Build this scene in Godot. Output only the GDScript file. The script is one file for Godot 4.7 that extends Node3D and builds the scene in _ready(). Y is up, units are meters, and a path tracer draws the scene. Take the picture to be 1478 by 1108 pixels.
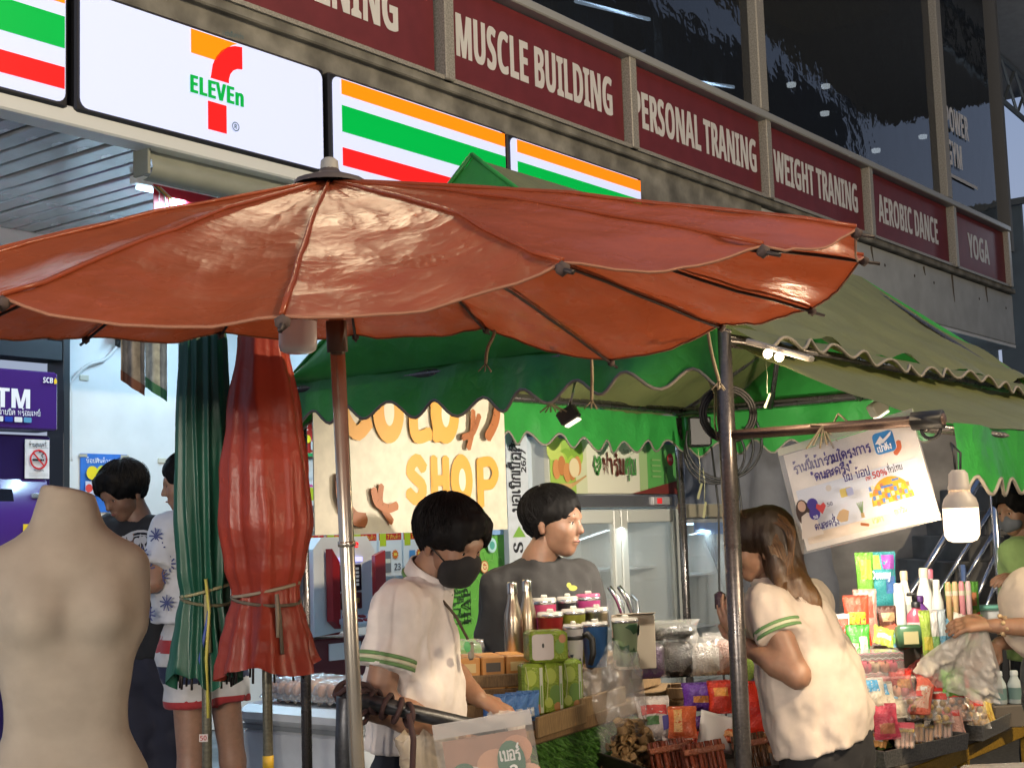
extends Node3D
# A street stall under a green tent and an orange market umbrella, in front of a lit shop with a gym above, at nightfall.
# World: x runs along the shop front (away to the right), z towards the street, the camera stands at (0, 1.6, 0).

func _ready() -> void:
	rng.seed = 4
	camera_and_light()
	ground()
	building()
	shop_front()
	market_hall()
	opposite_hall()
	tent()
	umbrellas()
	backdrop()
	stall_goods()
	people()
	small_things()

func camera_and_light() -> void:
	var cam := Camera3D.new()
	cam.name = "camera"
	add_child(cam)
	cam.transform = Transform3D(Basis(Vector3(0.61108, -0.03201, 0.79092), Vector3(-0.06470, 0.99382, 0.09021), Vector3(-0.78892, -0.10630, 0.60523)).orthonormalized(), Vector3(0, 1.6, 0))
	cam.fov = 30.97
	cam.near = 0.05; cam.far = 200.0
	cam.current = true
	var we := WorldEnvironment.new()
	we.name = "environment"
	var e := Environment.new()
	e.background_mode = Environment.BG_SKY
	var sk := ProceduralSkyMaterial.new()
	sk.sky_top_color = C(0.07, 0.11, 0.20).linear_to_srgb()
	sk.sky_horizon_color = C(0.20, 0.22, 0.27).linear_to_srgb()
	sk.ground_bottom_color = C(0.03, 0.03, 0.03).linear_to_srgb()
	sk.ground_horizon_color = C(0.10, 0.10, 0.11).linear_to_srgb()
	sk.sky_curve = 0.2
	sk.sun_angle_max = 1.0
	var s := Sky.new()
	s.sky_material = sk
	e.sky = s
	e.background_energy_multiplier = SKY
	e.tonemap_mode = Environment.TONE_MAPPER_LINEAR
	e.tonemap_exposure = 1.3
	e.sdfgi_enabled = true; e.ssao_enabled = true; e.ssil_enabled = true
	we.environment = e
	add_child(we)
	# sodium street lamps on the street side, outside the frame; their glints and warm side light show in the photograph
	street_lamp("tall street lamp with warm sodium head standing across the street", Vector3(5.2, 0, 5.2), 6.6, Vector3(-0.2, 0, -1), 56.0)
	# lit stalls of other sellers behind the viewer, which light the dress form and the shirts from the front
	seller_stall("seller's stall with bare bulbs behind the viewer, on the shop side", Vector3(-3.2, 0, -0.9), 15.0)
	seller_stall("seller's stall with bare bulbs behind the viewer, on the street side", Vector3(-0.9, 0, 4.4), 8.5)
	wall_lamp()

const SKY := 1.7
const SODIUM := Color(1.0, 0.78, 0.50)

func omni(called: String, at: Vector3, c: Color, energy: float, size := 0.05, parent: Node = self) -> OmniLight3D:
	var l := OmniLight3D.new()
	l.name = called
	parent.add_child(l, true)
	l.global_position = at
	l.light_color = c.linear_to_srgb(); l.light_energy = energy
	l.light_size = size; l.omni_range = 30.0; l.omni_attenuation = 2.0; l.shadow_enabled = true
	return l

func area(called: String, at: Vector3, dir: Vector3, w: float, h: float, c: Color, energy: float, parent: Node = self) -> AreaLight3D:
	var l := AreaLight3D.new()
	l.name = called
	parent.add_child(l, true)
	l.global_transform = Transform3D(Basis.looking_at(dir, Vector3(0, 1, 0) if absf(dir.normalized().y) < 0.9 else Vector3(1, 0, 0)), at)
	l.area_size = Vector2(w, h)
	l.light_color = c.linear_to_srgb(); l.light_energy = energy
	l.area_range = 30.0; l.shadow_enabled = true
	return l

func street_lamp(label: String, at: Vector3, h: float, arm: Vector3, energy: float) -> void:
	var t := thing("street_lamp", label, "street lamp", at, Basis.IDENTITY, "street lamps beside the market")
	var a := arm.normalized()
	part("post", MB.new(true).tube([Vector3.ZERO, Vector3(0, h * 0.5, 0), Vector3(0, h, 0)], [0.09, 0.075, 0.06], 10), mat("galvanised", C(0.3, 0.31, 0.32), 0.5, 0.6), t)
	part("arm", MB.new(true).tube([Vector3(0, h - 0.05, 0), Vector3(0, h + 0.25, 0) + a * 0.3, Vector3(0, h + 0.3, 0) + a * 1.2], 0.035, 8), mat("galvanised"), t)
	var head := Vector3(0, h + 0.32, 0) + a * 1.45
	part("lamp_head", MB.new().box(head + Vector3(0, 0.05, 0), Vector3(0.3, 0.1, 0.6), face(a), 0.03), mat("galvanised"), t)
	part("lamp_glass", MB.new(true).lathe([[0.0, -0.09], [0.1, -0.06], [0.13, 0.0]], 16, head), mat("sodium_glass", C(0.8, 0.7, 0.5), 0.3, 0.0, {"emit": SODIUM, "energy": 3.0}), t)
	omni("lamp_light", at + head - Vector3(0, 0.22, 0), SODIUM, energy, 0.13, t)

func seller_stall(label: String, at: Vector3, energy: float) -> void:
	var t := thing("seller_stall", label, "stall", at, Basis.IDENTITY, "other stalls behind the viewer")
	var toward := Vector3(2.5, 0, -1.9) - at
	var b := face(Vector3(toward.x, 0, toward.z))
	t.basis = b
	part("table", MB.new().box(Vector3(0, 0.75, 0), Vector3(2.0, 0.06, 0.8)), mat("galvanised"), t)
	for q in [[-0.95, -0.35], [0.95, -0.35], [-0.95, 0.35], [0.95, 0.35]]:
		part("post", MB.new(true).tube([Vector3(q[0], 0, q[1]), Vector3(q[0], 2.5, q[1])], 0.02, 8), mat("galvanised"), t)
	part("roof", MB.new().box(Vector3(0, 2.52, 0), Vector3(2.3, 0.03, 1.2)), mat("stall_roof", C(0.30, 0.22, 0.14), 0.6), t)
	for k in 3:
		var p := Vector3(-0.7 + 0.7 * k, 2.12, 0.35)
		part("bulb", MB.new(true).lathe([[0.0, -0.05], [0.04, -0.03], [0.05, 0.01], [0.03, 0.06], [0.0, 0.07]], 14, p), mat("stall_bulb", C(0.9, 0.85, 0.8), 0.3, 0.0, {"emit": C(1.0, 0.88, 0.74), "energy": 8.0}), t)
		omni("stall_light", t.transform * (p + Vector3(0, 0, 0.1)), C(1.0, 0.88, 0.74), energy / 3.0, 0.06, t)

# sodium flood lamp on the building above the logo sign, out of the frame: its glints show on the umbrella
func wall_lamp() -> void:
	var t := thing("wall_lamp", "sodium flood lamp on a bracket above the logo sign", "lamp", Vector3(5.0, 5.45, -5.25))
	part("bracket", MB.new(true).tube([Vector3(0, 0.1, -0.85), Vector3(0, 0.1, 0.0)], 0.02, 8), mat("galvanised"), t)
	var d := Vector3(-2.9, -3.2, 3.0).normalized()
	part("case", MB.new().box(-d * 0.07, Vector3(0.3, 0.22, 0.12), face(d), 0.02), mat("galvanised"), t)
	part("lamp_glass", MB.new().box(d * 0.0, Vector3(0.26, 0.18, 0.02), face(d), 0.006), mat("sodium_glass"), t)
	var l := SpotLight3D.new()
	l.name = "flood_light"
	t.add_child(l)
	l.global_transform = Transform3D(Basis.looking_at(d), t.position + d * 0.06)
	l.light_color = SODIUM.linear_to_srgb(); l.light_energy = 1.1; l.light_size = 0.3; l.spot_angle = 55.0; l.spot_angle_attenuation = 0.5; l.spot_range = 40.0; l.shadow_enabled = true

# ---------------------------------------------------------------- materials
var MATS := {}
var TEX := {}
var TAKEN := {}
var rng := RandomNumberGenerator.new()
const UPV := Vector3(0, 1, 0)

func noise_tex(key: String) -> Texture2D:
	if TEX.has(key):
		return TEX[key]
	var n := FastNoiseLite.new()
	var t := NoiseTexture2D.new()
	t.width = 512; t.height = 512; t.seamless = true
	n.noise_type = FastNoiseLite.TYPE_SIMPLEX_SMOOTH
	n.fractal_octaves = 5
	var lo := 0.72
	match key:
		"blotch": n.frequency = 0.006; n.seed = 3; lo = 0.55
		"soft": n.frequency = 0.01; n.seed = 5; lo = 0.9
		"grain": n.frequency = 0.05; n.seed = 7; lo = 0.7
		"fine": n.frequency = 0.16; n.seed = 9; lo = 0.8
		"weave": n.noise_type = FastNoiseLite.TYPE_CELLULAR; n.frequency = 0.12; n.seed = 11; lo = 0.85
		"crumple": n.noise_type = FastNoiseLite.TYPE_SIMPLEX; n.fractal_type = FastNoiseLite.FRACTAL_RIDGED; n.fractal_octaves = 3; n.frequency = 0.012; n.seed = 13; lo = 0.0
		"folds": n.fractal_type = FastNoiseLite.FRACTAL_RIDGED; n.fractal_octaves = 4; n.frequency = 0.008; n.seed = 17; lo = 0.0
	t.noise = n
	var g := Gradient.new()
	g.set_color(0, Color(lo, lo, lo)); g.set_color(1, Color.WHITE)
	t.color_ramp = g
	TEX[key] = t
	return t

# c is a real-world base colour (linear). o: tex, uv, bump, bumpcm, alpha, emit, energy, back, vc, coat, sheen, sss, spec
func mat(key: String, c := Color(0.5, 0.5, 0.5), rough := 0.6, metal := 0.0, o := {}) -> StandardMaterial3D:
	if MATS.has(key):
		return MATS[key]
	var s := StandardMaterial3D.new()
	s.resource_name = key
	var a: float = o.get("alpha", 1.0)
	var cc := c.linear_to_srgb(); cc.a = a
	s.albedo_color = cc
	s.roughness = rough; s.metallic = metal
	s.metallic_specular = o.get("spec", 0.5)
	var u: float = o.get("uv", 1.0)
	s.uv1_scale = Vector3(u, u * float(o.get("uvy", 1.0)), u)
	s.uv1_triplanar = true
	s.uv1_world_triplanar = o.get("world", false)
	if o.has("tex"): s.albedo_texture = noise_tex(o.tex)
	if o.has("bump"):
		s.heightmap_enabled = true; s.heightmap_texture = noise_tex(o.bump); s.heightmap_scale = o.get("bumpcm", 0.3)
	if o.has("rtex"):
		s.roughness_texture = noise_tex(o.rtex); s.roughness_texture_channel = BaseMaterial3D.TEXTURE_CHANNEL_RED
	if a < 1.0: s.transparency = BaseMaterial3D.TRANSPARENCY_ALPHA
	if o.has("emit"):
		s.emission_enabled = true; s.emission = (o.emit as Color).linear_to_srgb(); s.emission_energy_multiplier = o.get("energy", 1.0)
	if o.has("back"):
		s.backlight_enabled = true; s.backlight = (o.back as Color).linear_to_srgb()
	if o.has("vc"): s.vertex_color_use_as_albedo = true
	if o.has("coat"):
		s.clearcoat_enabled = true; s.clearcoat = o.coat; s.clearcoat_roughness = o.get("coatr", 0.1)
	if o.has("sheen"):
		s.rim_enabled = true; s.rim = o.sheen; s.rim_tint = 0.6
	if o.has("sss"):
		s.subsurf_scatter_enabled = true; s.subsurf_scatter_strength = o.sss
	s.cull_mode = BaseMaterial3D.CULL_DISABLED
	MATS[key] = s
	return s

func C(r: float, g: float, b: float) -> Color:
	return Color(r, g, b)

func hexc(h: String) -> Color:      # a print colour given as it looks, turned into a linear base colour
	return Color.html(h).srgb_to_linear()

# ---------------------------------------------------------------- mesh builder
class MB:
	var st := SurfaceTool.new()
	var col := Color.WHITE
	var n := 0
	func _init(sm := false) -> void:
		st.begin(Mesh.PRIMITIVE_TRIANGLES)
		smooth(sm)
	func smooth(on: bool) -> MB:
		st.set_smooth_group(0 if on else -1)
		return self
	func tri(a: Vector3, b: Vector3, c: Vector3) -> void:
		st.set_color(col); st.add_vertex(a)
		st.set_color(col); st.add_vertex(c)
		st.set_color(col); st.add_vertex(b)
		n += 1
	func quad(a: Vector3, b: Vector3, c: Vector3, d: Vector3) -> void:
		tri(a, b, c); tri(a, c, d)
	func hull8(p: Array) -> void:       # bottom ring 0-3, top ring 4-7, counter-clockwise seen from above
		quad(p[3], p[2], p[1], p[0]); quad(p[4], p[5], p[6], p[7])
		for i in 4:
			var j := (i + 1) % 4
			quad(p[i], p[j], p[j + 4], p[i + 4])
	func box(at: Vector3, size: Vector3, b := Basis.IDENTITY, bev := 0.0) -> MB:
		var h := size * 0.5
		var e: float = minf(bev, minf(h.x, minf(h.y, h.z)) * 0.9)
		if e <= 0.0:
			var p := []
			for y in [-h.y, h.y]:
				p.append(at + b * Vector3(-h.x, y, h.z)); p.append(at + b * Vector3(h.x, y, h.z))
				p.append(at + b * Vector3(h.x, y, -h.z)); p.append(at + b * Vector3(-h.x, y, -h.z))
			hull8(p)
			return self
		var rings := []
		for r in [[-h.y, e], [-h.y + e, 0.0], [h.y - e, 0.0], [h.y, e]]:
			var ring := []
			var x: float = h.x - r[1]
			var z: float = h.z - r[1]
			var k: float = e * 0.9
			for q in [[-x + k, z], [x - k, z], [x, z - k], [x, -z + k], [x - k, -z], [-x + k, -z], [-x, -z + k], [-x, z - k]]:
				ring.append(at + b * Vector3(q[0], r[0], q[1]))
			rings.append(ring)
		for i in 3:
			for j in 8:
				var k2 := (j + 1) % 8
				quad(rings[i][j], rings[i][k2], rings[i + 1][k2], rings[i + 1][j])
		for j in range(1, 7):
			tri(rings[3][0], rings[3][j], rings[3][j + 1]); tri(rings[0][0], rings[0][j + 1], rings[0][j])
		return self
	func tube(pts: Array, rad, sides := 8, caps := true) -> MB:
		var rings := []
		var up := Vector3(0.03, 1, 0.02).normalized()
		var nn := pts.size()
		var side := Vector3.ZERO
		for i in nn:
			var d: Vector3 = (pts[mini(i + 1, nn - 1)] - pts[maxi(i - 1, 0)]).normalized()
			if side == Vector3.ZERO:
				side = d.cross(up if absf(d.dot(up)) < 0.95 else Vector3(1, 0, 0.1)).normalized()
			side = (side - d * side.dot(d)).normalized()
			var v := d.cross(side)
			var r: float = rad[i] if rad is Array else rad
			var ring := []
			for j in sides:
				var a := TAU * j / sides
				ring.append(pts[i] + (side * cos(a) + v * sin(a)) * r)
			rings.append(ring)
		for i in nn - 1:
			for j in sides:
				var k := (j + 1) % sides
				quad(rings[i][j], rings[i][k], rings[i + 1][k], rings[i + 1][j])
		if caps:
			for j in range(1, sides - 1):
				tri(rings[0][0], rings[0][j + 1], rings[0][j]); tri(rings[nn - 1][0], rings[nn - 1][j], rings[nn - 1][j + 1])
		return self
	# profile: [r, y] pairs bottom to top
	func lathe(prof: Array, seg := 20, at := Vector3.ZERO, b := Basis.IDENTITY, sx := 1.0, sz := 1.0) -> MB:
		for i in prof.size() - 1:
			for j in seg:
				var a0 := TAU * j / seg
				var a1 := TAU * (j + 1) / seg
				var p := func(k: int, a: float) -> Vector3: return at + b * Vector3(cos(a) * prof[k][0] * sx, prof[k][1], -sin(a) * prof[k][0] * sz)
				var q0: Vector3 = p.call(i, a0); var q1: Vector3 = p.call(i, a1)
				var q2: Vector3 = p.call(i + 1, a1); var q3: Vector3 = p.call(i + 1, a0)
				if prof[i][0] > 1e-6: tri(q0, q1, q2)
				if prof[i + 1][0] > 1e-6: tri(q0, q2, q3)
		return self
	func prism(poly: PackedVector2Array, t: Transform3D, depth: float) -> MB:   # front at local z = 0, back at -depth
		var pp := poly
		if Geometry2D.is_polygon_clockwise(pp):
			pp = poly.duplicate(); pp.reverse()
		var ix := Geometry2D.triangulate_polygon(pp)
		for i in range(0, ix.size(), 3):
			var a := pp[ix[i]]; var b := pp[ix[i + 1]]; var c := pp[ix[i + 2]]
			if (b - a).cross(c - a) < 0.0:
				var s := b; b = c; c = s
			tri(t * Vector3(a.x, a.y, 0), t * Vector3(b.x, b.y, 0), t * Vector3(c.x, c.y, 0))
			if depth > 0.0:
				tri(t * Vector3(a.x, a.y, -depth), t * Vector3(c.x, c.y, -depth), t * Vector3(b.x, b.y, -depth))
		if depth > 0.0:
			for i in pp.size():
				var a := pp[i]; var b := pp[(i + 1) % pp.size()]
				quad(t * Vector3(a.x, a.y, -depth), t * Vector3(b.x, b.y, -depth), t * Vector3(b.x, b.y, 0), t * Vector3(a.x, a.y, 0))
		return self
	func grid(nu: int, nv: int, f: Callable, thick := 0.0) -> MB:   # f(u, v) -> Vector3; thick: a second skin below
		var g := []
		for i in nu + 1:
			var row := []
			for j in nv + 1:
				row.append(f.call(float(i) / nu, float(j) / nv))
			g.append(row)
		for i in nu:
			for j in nv:
				quad(g[i][j], g[i + 1][j], g[i + 1][j + 1], g[i][j + 1])
		if thick > 0.0:
			var h := []
			for i in nu + 1:
				var row := []
				for j in nv + 1:
					var du: Vector3 = g[mini(i + 1, nu)][j] - g[maxi(i - 1, 0)][j]
					var dv: Vector3 = g[i][mini(j + 1, nv)] - g[i][maxi(j - 1, 0)]
					row.append(g[i][j] - du.cross(dv).normalized() * thick)
				h.append(row)
			for i in nu:
				for j in nv:
					quad(h[i][j + 1], h[i + 1][j + 1], h[i + 1][j], h[i][j])
			for i in nu:
				quad(h[i][0], h[i + 1][0], g[i + 1][0], g[i][0]); quad(g[i][nv], g[i + 1][nv], h[i + 1][nv], h[i][nv])
			for j in nv:
				quad(g[0][j], g[0][j + 1], h[0][j + 1], h[0][j]); quad(h[nu][j], h[nu][j + 1], g[nu][j + 1], g[nu][j])
		return self
	func mesh() -> ArrayMesh:
		st.generate_normals()
		st.index()
		return st.commit()

# ---------------------------------------------------------------- nodes
func numbered(n: String) -> String:
	var k: int = TAKEN.get(n, 0)
	TAKEN[n] = k + 1
	return n if k == 0 else "%s_%03d" % [n, k]

func meta(o: Node, label: String, category: String, group := "", kind := "") -> void:
	if label: o.set_meta("label", label)
	if category: o.set_meta("category", category)
	if group: o.set_meta("group", group)
	if kind: o.set_meta("kind", kind)

func thing(called: String, label: String, category: String, at := Vector3.ZERO, b := Basis.IDENTITY, group := "") -> Node3D:
	var o := Node3D.new()
	o.name = numbered(called)
	add_child(o)
	o.transform = Transform3D(b, at)
	meta(o, label, category, group)
	return o

func part(called: String, mb, m: Material, parent: Node, label := "") -> MeshInstance3D:
	var o := MeshInstance3D.new()
	o.name = called
	o.mesh = mb.mesh() if mb is MB else mb
	o.material_override = m
	parent.add_child(o, true)
	if label: o.set_meta("label", label)
	return o

func solo(called: String, mb, m: Material, label: String, category: String, group := "", kind := "") -> MeshInstance3D:
	var o := MeshInstance3D.new()
	o.name = numbered(called)
	o.mesh = mb.mesh() if mb is MB else mb
	o.material_override = m
	add_child(o)
	meta(o, label, category, group, kind)
	return o

func copy_of(o: Node3D, at: Vector3, b: Basis, label := "", group := "") -> Node3D:
	var c: Node3D = o.duplicate()
	c.name = numbered(String(o.name).rstrip("0123456789").trim_suffix("_") if String(o.name).ends_with("0") == false else String(o.name))
	add_child(c)
	c.transform = Transform3D(b, at)
	if label: c.set_meta("label", label)
	if group: c.set_meta("group", group)
	return c

func ry(deg: float) -> Basis:
	return Basis(UPV, deg_to_rad(deg))

func face(normal: Vector3, up := Vector3(0, 1, 0)) -> Basis:     # local z along the normal, local y up
	var z := normal.normalized()
	var x := up.cross(z).normalized()
	return Basis(x, z.cross(x), z)

# ---------------------------------------------------------------- lettering and flat print
var FONTS := {}
func font(fam: String, bold: float) -> Font:
	var key := fam + str(minf(bold, 1.0))
	if FONTS.has(key): return FONTS[key]
	var f := SystemFont.new()
	f.font_names = PackedStringArray([fam])
	f.font_weight = 700 if bold > 0.0 else 400
	var v := FontVariation.new()
	v.base_font = f
	FONTS[key] = v
	return v

# triangles of a line of text, cap height 1, starting at x = 0 on the baseline
var TEXTS := {}
func glyphs(s: String, fam := "Droid Sans", bold := 1.0) -> PackedVector3Array:
	var key := s + "|" + fam + str(minf(bold, 1.0))
	if TEXTS.has(key): return TEXTS[key]
	var tm := TextMesh.new()
	tm.font = font(fam, bold)
	tm.text = s
	tm.font_size = 64; tm.pixel_size = 1.0; tm.depth = 0.0; tm.curve_step = 4.0
	tm.horizontal_alignment = HORIZONTAL_ALIGNMENT_LEFT
	var a := tm.get_mesh_arrays()
	var v: PackedVector3Array = a[Mesh.ARRAY_VERTEX]
	var out := PackedVector3Array()
	if a[Mesh.ARRAY_INDEX] != null and (a[Mesh.ARRAY_INDEX] as PackedInt32Array).size() > 0:
		for i in a[Mesh.ARRAY_INDEX]: out.append(v[i])
	else:
		out = v
	var lo := Vector3(1e9, 1e9, 0); var hi := Vector3(-1e9, -1e9, 0)
	for p in out:
		lo = lo.min(p); hi = hi.max(p)
	var k := 1.0 / 45.7
	for i in out.size():
		out[i] = Vector3((out[i].x - lo.x) * k, (out[i].y - lo.y) * k, 0)
	TEXTS[key] = out
	return out

func width_of(g: PackedVector3Array) -> float:
	var w := 0.0
	for p in g: w = maxf(w, p.x)
	return w

const THAI := {
	"ก": [8, "10 15 04 17 38 58 77 70"], "ข": [8, "o17|27 25 20 70 78"], "ค": [8, "o34|33 10 06 28 58 76 70"], "ง": [6, "o47|57 50 13"], "จ": [7, "04 17 48 67 60 40 34|o24"],
	"ช": [8, "o17|27 25 20 60 65 78"], "ซ": [8, "o17|27 25 20 60 65 78"], "ญ": [9, "00 05 16 07 28 48 57 50 80 88"], "ด": [8, "o34|33 10 06 28 58 76 70"], "ต": [8, "o34|33 10 07 28 36 48 58 76 70"],
	"ถ": [8, "10 15 04 17 38 58 77 70|o21"], "ท": [8, "o17|27 20|25 58 78 70"], "น": [8, "o17|27 21 52 72 78|o61"], "บ": [8, "o17|27 20 70 78"], "ป": [8, "o17|27 20 70 7b"],
	"พ": [8, "o17|17 10 46 70 78"], "ฟ": [8, "o17|17 10 46 70 7b"], "ม": [8, "o17|27 21 50 70 78|o11"], "ย": [8, "o17|27 25 14 20 70 78"], "ร": [7, "68 47 27 15 55 64 60|o50"],
	"ล": [8, "o11|10 13 45 75|04 17 38 58 77 70"], "ว": [7, "04 17 38 58 67 60|o50"], "ส": [8, "o11|10 13 45 75|04 17 38 58 77 70|56 89"], "ห": [8, "o17|27 20|24 57 78 66 54 70"],
	"อ": [8, "o24|14 10 70 77 58 28 07"], "ะ": [5, "o16|16 48|o12|12 44"], "า": [6, "07 28 47 50"], "เ": [4, "18 11|o21"], "โ": [5, "0b 2c 4b 28 21|o31"], "ไ": [5, "0b 1c 2a 28 20|o30"], "แ": [7, "18 11|o21|48 41|o51"],
	"ิ": [0, "09 2b 5b 69 09"], "ี": [0, "09 2b 5b 69 09|69 6c"], "ึ": [0, "09 2b 5b 69 09|o6b"], "ื": [0, "09 2b 5b 69 09|69 6c|49 4c"], "ั": [0, "o1a|29 5a 6c"], "้": [0, "2b 3d 2d|3b 6d"], "่": [0, "4a 4d"],
	"๋": [0, "4a 4e|2c 6c"], "์": [0, "o4a|4b 6d"], "ุ": [0, "-4"], "ู": [0, "-5"], "\"": [5, "18 1b|38 3b"]
}

# a flat sheet of print: shapes stacked a fraction of a millimetre apart
class FP:
	var mb := MB.new()
	var t := Transform3D.IDENTITY
	var z := 0.0
	var dz := 0.00035
	var host
	func _init(h, tr := Transform3D.IDENTITY, step := 0.00035) -> void:
		host = h; t = tr; dz = step
	func lift() -> void: z += dz
	func poly(p: PackedVector2Array, c: Color) -> FP:
		lift(); mb.col = c
		mb.prism(p, t * Transform3D(Basis.IDENTITY, Vector3(0, 0, z)), 0.0)
		return self
	func rect(x: float, y: float, w: float, h: float, c: Color, r := 0.0) -> FP:
		if r <= 0.0:
			return poly(PackedVector2Array([Vector2(x, y), Vector2(x + w, y), Vector2(x + w, y + h), Vector2(x, y + h)]), c)
		var p := PackedVector2Array()
		for q in [[x + w - r, y + r, -PI / 2], [x + w - r, y + h - r, 0.0], [x + r, y + h - r, PI / 2], [x + r, y + r, PI]]:
			for i in 5:
				var a: float = q[2] + PI / 2 * i / 4.0
				p.append(Vector2(q[0] + cos(a) * r, q[1] + sin(a) * r))
		return poly(p, c)
	func disc(x: float, y: float, r: float, c: Color, sy := 1.0, n := 18) -> FP:
		var p := PackedVector2Array()
		for i in n: p.append(Vector2(x + cos(TAU * i / n) * r, y + sin(TAU * i / n) * r * sy))
		return poly(p, c)
	func ring(x: float, y: float, r: float, w: float, c: Color, n := 20, sy := 1.0) -> FP:
		var p := []
		for i in n + 1: p.append(Vector2(x + cos(TAU * i / n) * r, y + sin(TAU * i / n) * r * sy))
		return stroke(p, w, c)
	func stroke(p: Array, w: float, c: Color) -> FP:
		lift(); mb.col = c
		var l := []; var r := []
		var n := p.size()
		for i in n:
			var d0: Vector2 = (p[i] - p[maxi(i - 1, 0)]).normalized()
			var d1: Vector2 = (p[mini(i + 1, n - 1)] - p[i]).normalized()
			if i == 0: d0 = d1
			if i == n - 1: d1 = d0
			if i == 0 and p[0].is_equal_approx(p[n - 1]): d0 = (p[n - 1] - p[n - 2]).normalized()
			if i == n - 1 and p[0].is_equal_approx(p[n - 1]): d1 = (p[1] - p[0]).normalized()
			var d := (d0 + d1).normalized()
			var k: float = minf(1.6, 1.0 / maxf(0.3, d.dot(d1)))
			var nrm := Vector2(-d.y, d.x) * w * 0.5 * k
			var e := Vector2.ZERO
			if i == 0: e = -d1 * w * 0.3
			if i == n - 1: e = d0 * w * 0.3
			l.append(p[i] + nrm + e); r.append(p[i] - nrm + e)
		for i in n - 1:
			mb.quad(t * Vector3(r[i].x, r[i].y, z), t * Vector3(r[i + 1].x, r[i + 1].y, z), t * Vector3(l[i + 1].x, l[i + 1].y, z), t * Vector3(l[i].x, l[i].y, z))
		return self
	func text(s: String, x: float, y: float, h: float, c: Color, w := 0.0, fam := "Droid Sans", bold := 1.0, turn := 0.0) -> float:
		var g: PackedVector3Array = host.glyphs(s, fam, bold)
		var kx := h
		if w > 0.0: kx = w / maxf(0.01, host.width_of(g))
		for pass_ in (3 if bold > 1.0 else 1):     # heavier lettering: the same line again, moved by a fraction of a stroke
			lift()
			var sh: float = (pass_ - 1) * (bold - 1.0) * 0.07 * kx if bold > 1.0 else 0.0
			var tt := t * Transform3D(Basis(Vector3(0, 0, 1), turn), Vector3(x, y, z))
			for i in g.size():
				mb.st.set_color(c); mb.st.add_vertex(tt * Vector3(g[i].x * kx + sh, g[i].y * h, 0))
		return host.width_of(g) * kx
	func thai_width(s: String) -> float:
		var w := 0.0
		for ch in s: w += host.THAI.get(ch, [5, ""])[0] + (1.6 if host.THAI.get(ch, [5, ""])[0] > 0 else 0.0)
		return w
	func thai(s: String, x: float, y: float, h: float, c: Color, w := 0.0, bold := 1.0, turn := 0.0) -> float:
		var ky := h / 8.0
		var kx := ky * 0.95
		if w > 0.0: kx = w / thai_width(s)
		var sw := h * 0.15 * bold
		var px := 0.0; var last := 0.0; var high := 0.0
		var o := Vector2(x, y)
		for ch in s:
			var gl: Array = host.THAI.get(ch, [5, ""])
			var wd: float = gl[0]
			var at := px
			var up := 0.0
			if wd == 0.0:
				at = last
				up = high
				if ch in "ิีึืั": high = 3.0
			else:
				last = px; high = 0.0; px += wd + 1.6
			var strokes: String = gl[1]
			if strokes == "-4": strokes = "5z 5y"
			if strokes == "-5": strokes = "3z 3x 5x 5z"
			for piece in strokes.split("|", false):
				var pts := []
				if piece.begins_with("o"):
					var cx: float = at + num(piece[1]); var cy: float = up + num(piece[2])
					for i in 8: pts.append((Vector2((cx + cos(TAU * i / 7.0) * 0.9) * kx, (cy + sin(TAU * i / 7.0) * 0.9) * ky)).rotated(turn) + o)
				else:
					for tok in piece.split(" ", false):
						pts.append(Vector2((at + num(tok[0])) * kx, (up + num(tok[1])) * ky).rotated(turn) + o)
				stroke(pts, sw, c)
		return px * kx
	func num(ch: String) -> float:
		match ch:
			"a": return 10.0
			"b": return 11.0
			"c": return 12.0
			"d": return 13.0
			"e": return 14.0
			"z": return -1.0
			"y": return -3.5
			"x": return -3.0
		return float(ch)

func print_mat(rough := 0.45) -> StandardMaterial3D:
	return mat("print%.2f" % rough, Color.WHITE, rough, 0.0, {"vc": true})

# ---------------------------------------------------------------- rounded bodies: a field of tapered capsules, meshed as surface nets
# bone: [a, b, ra, rb, {flat: Vector3, by: float, clip: [point, normal], cut: true}]
var hem_clip := []      # [point, normal]: a straight hem cut after the wrinkles

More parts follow.
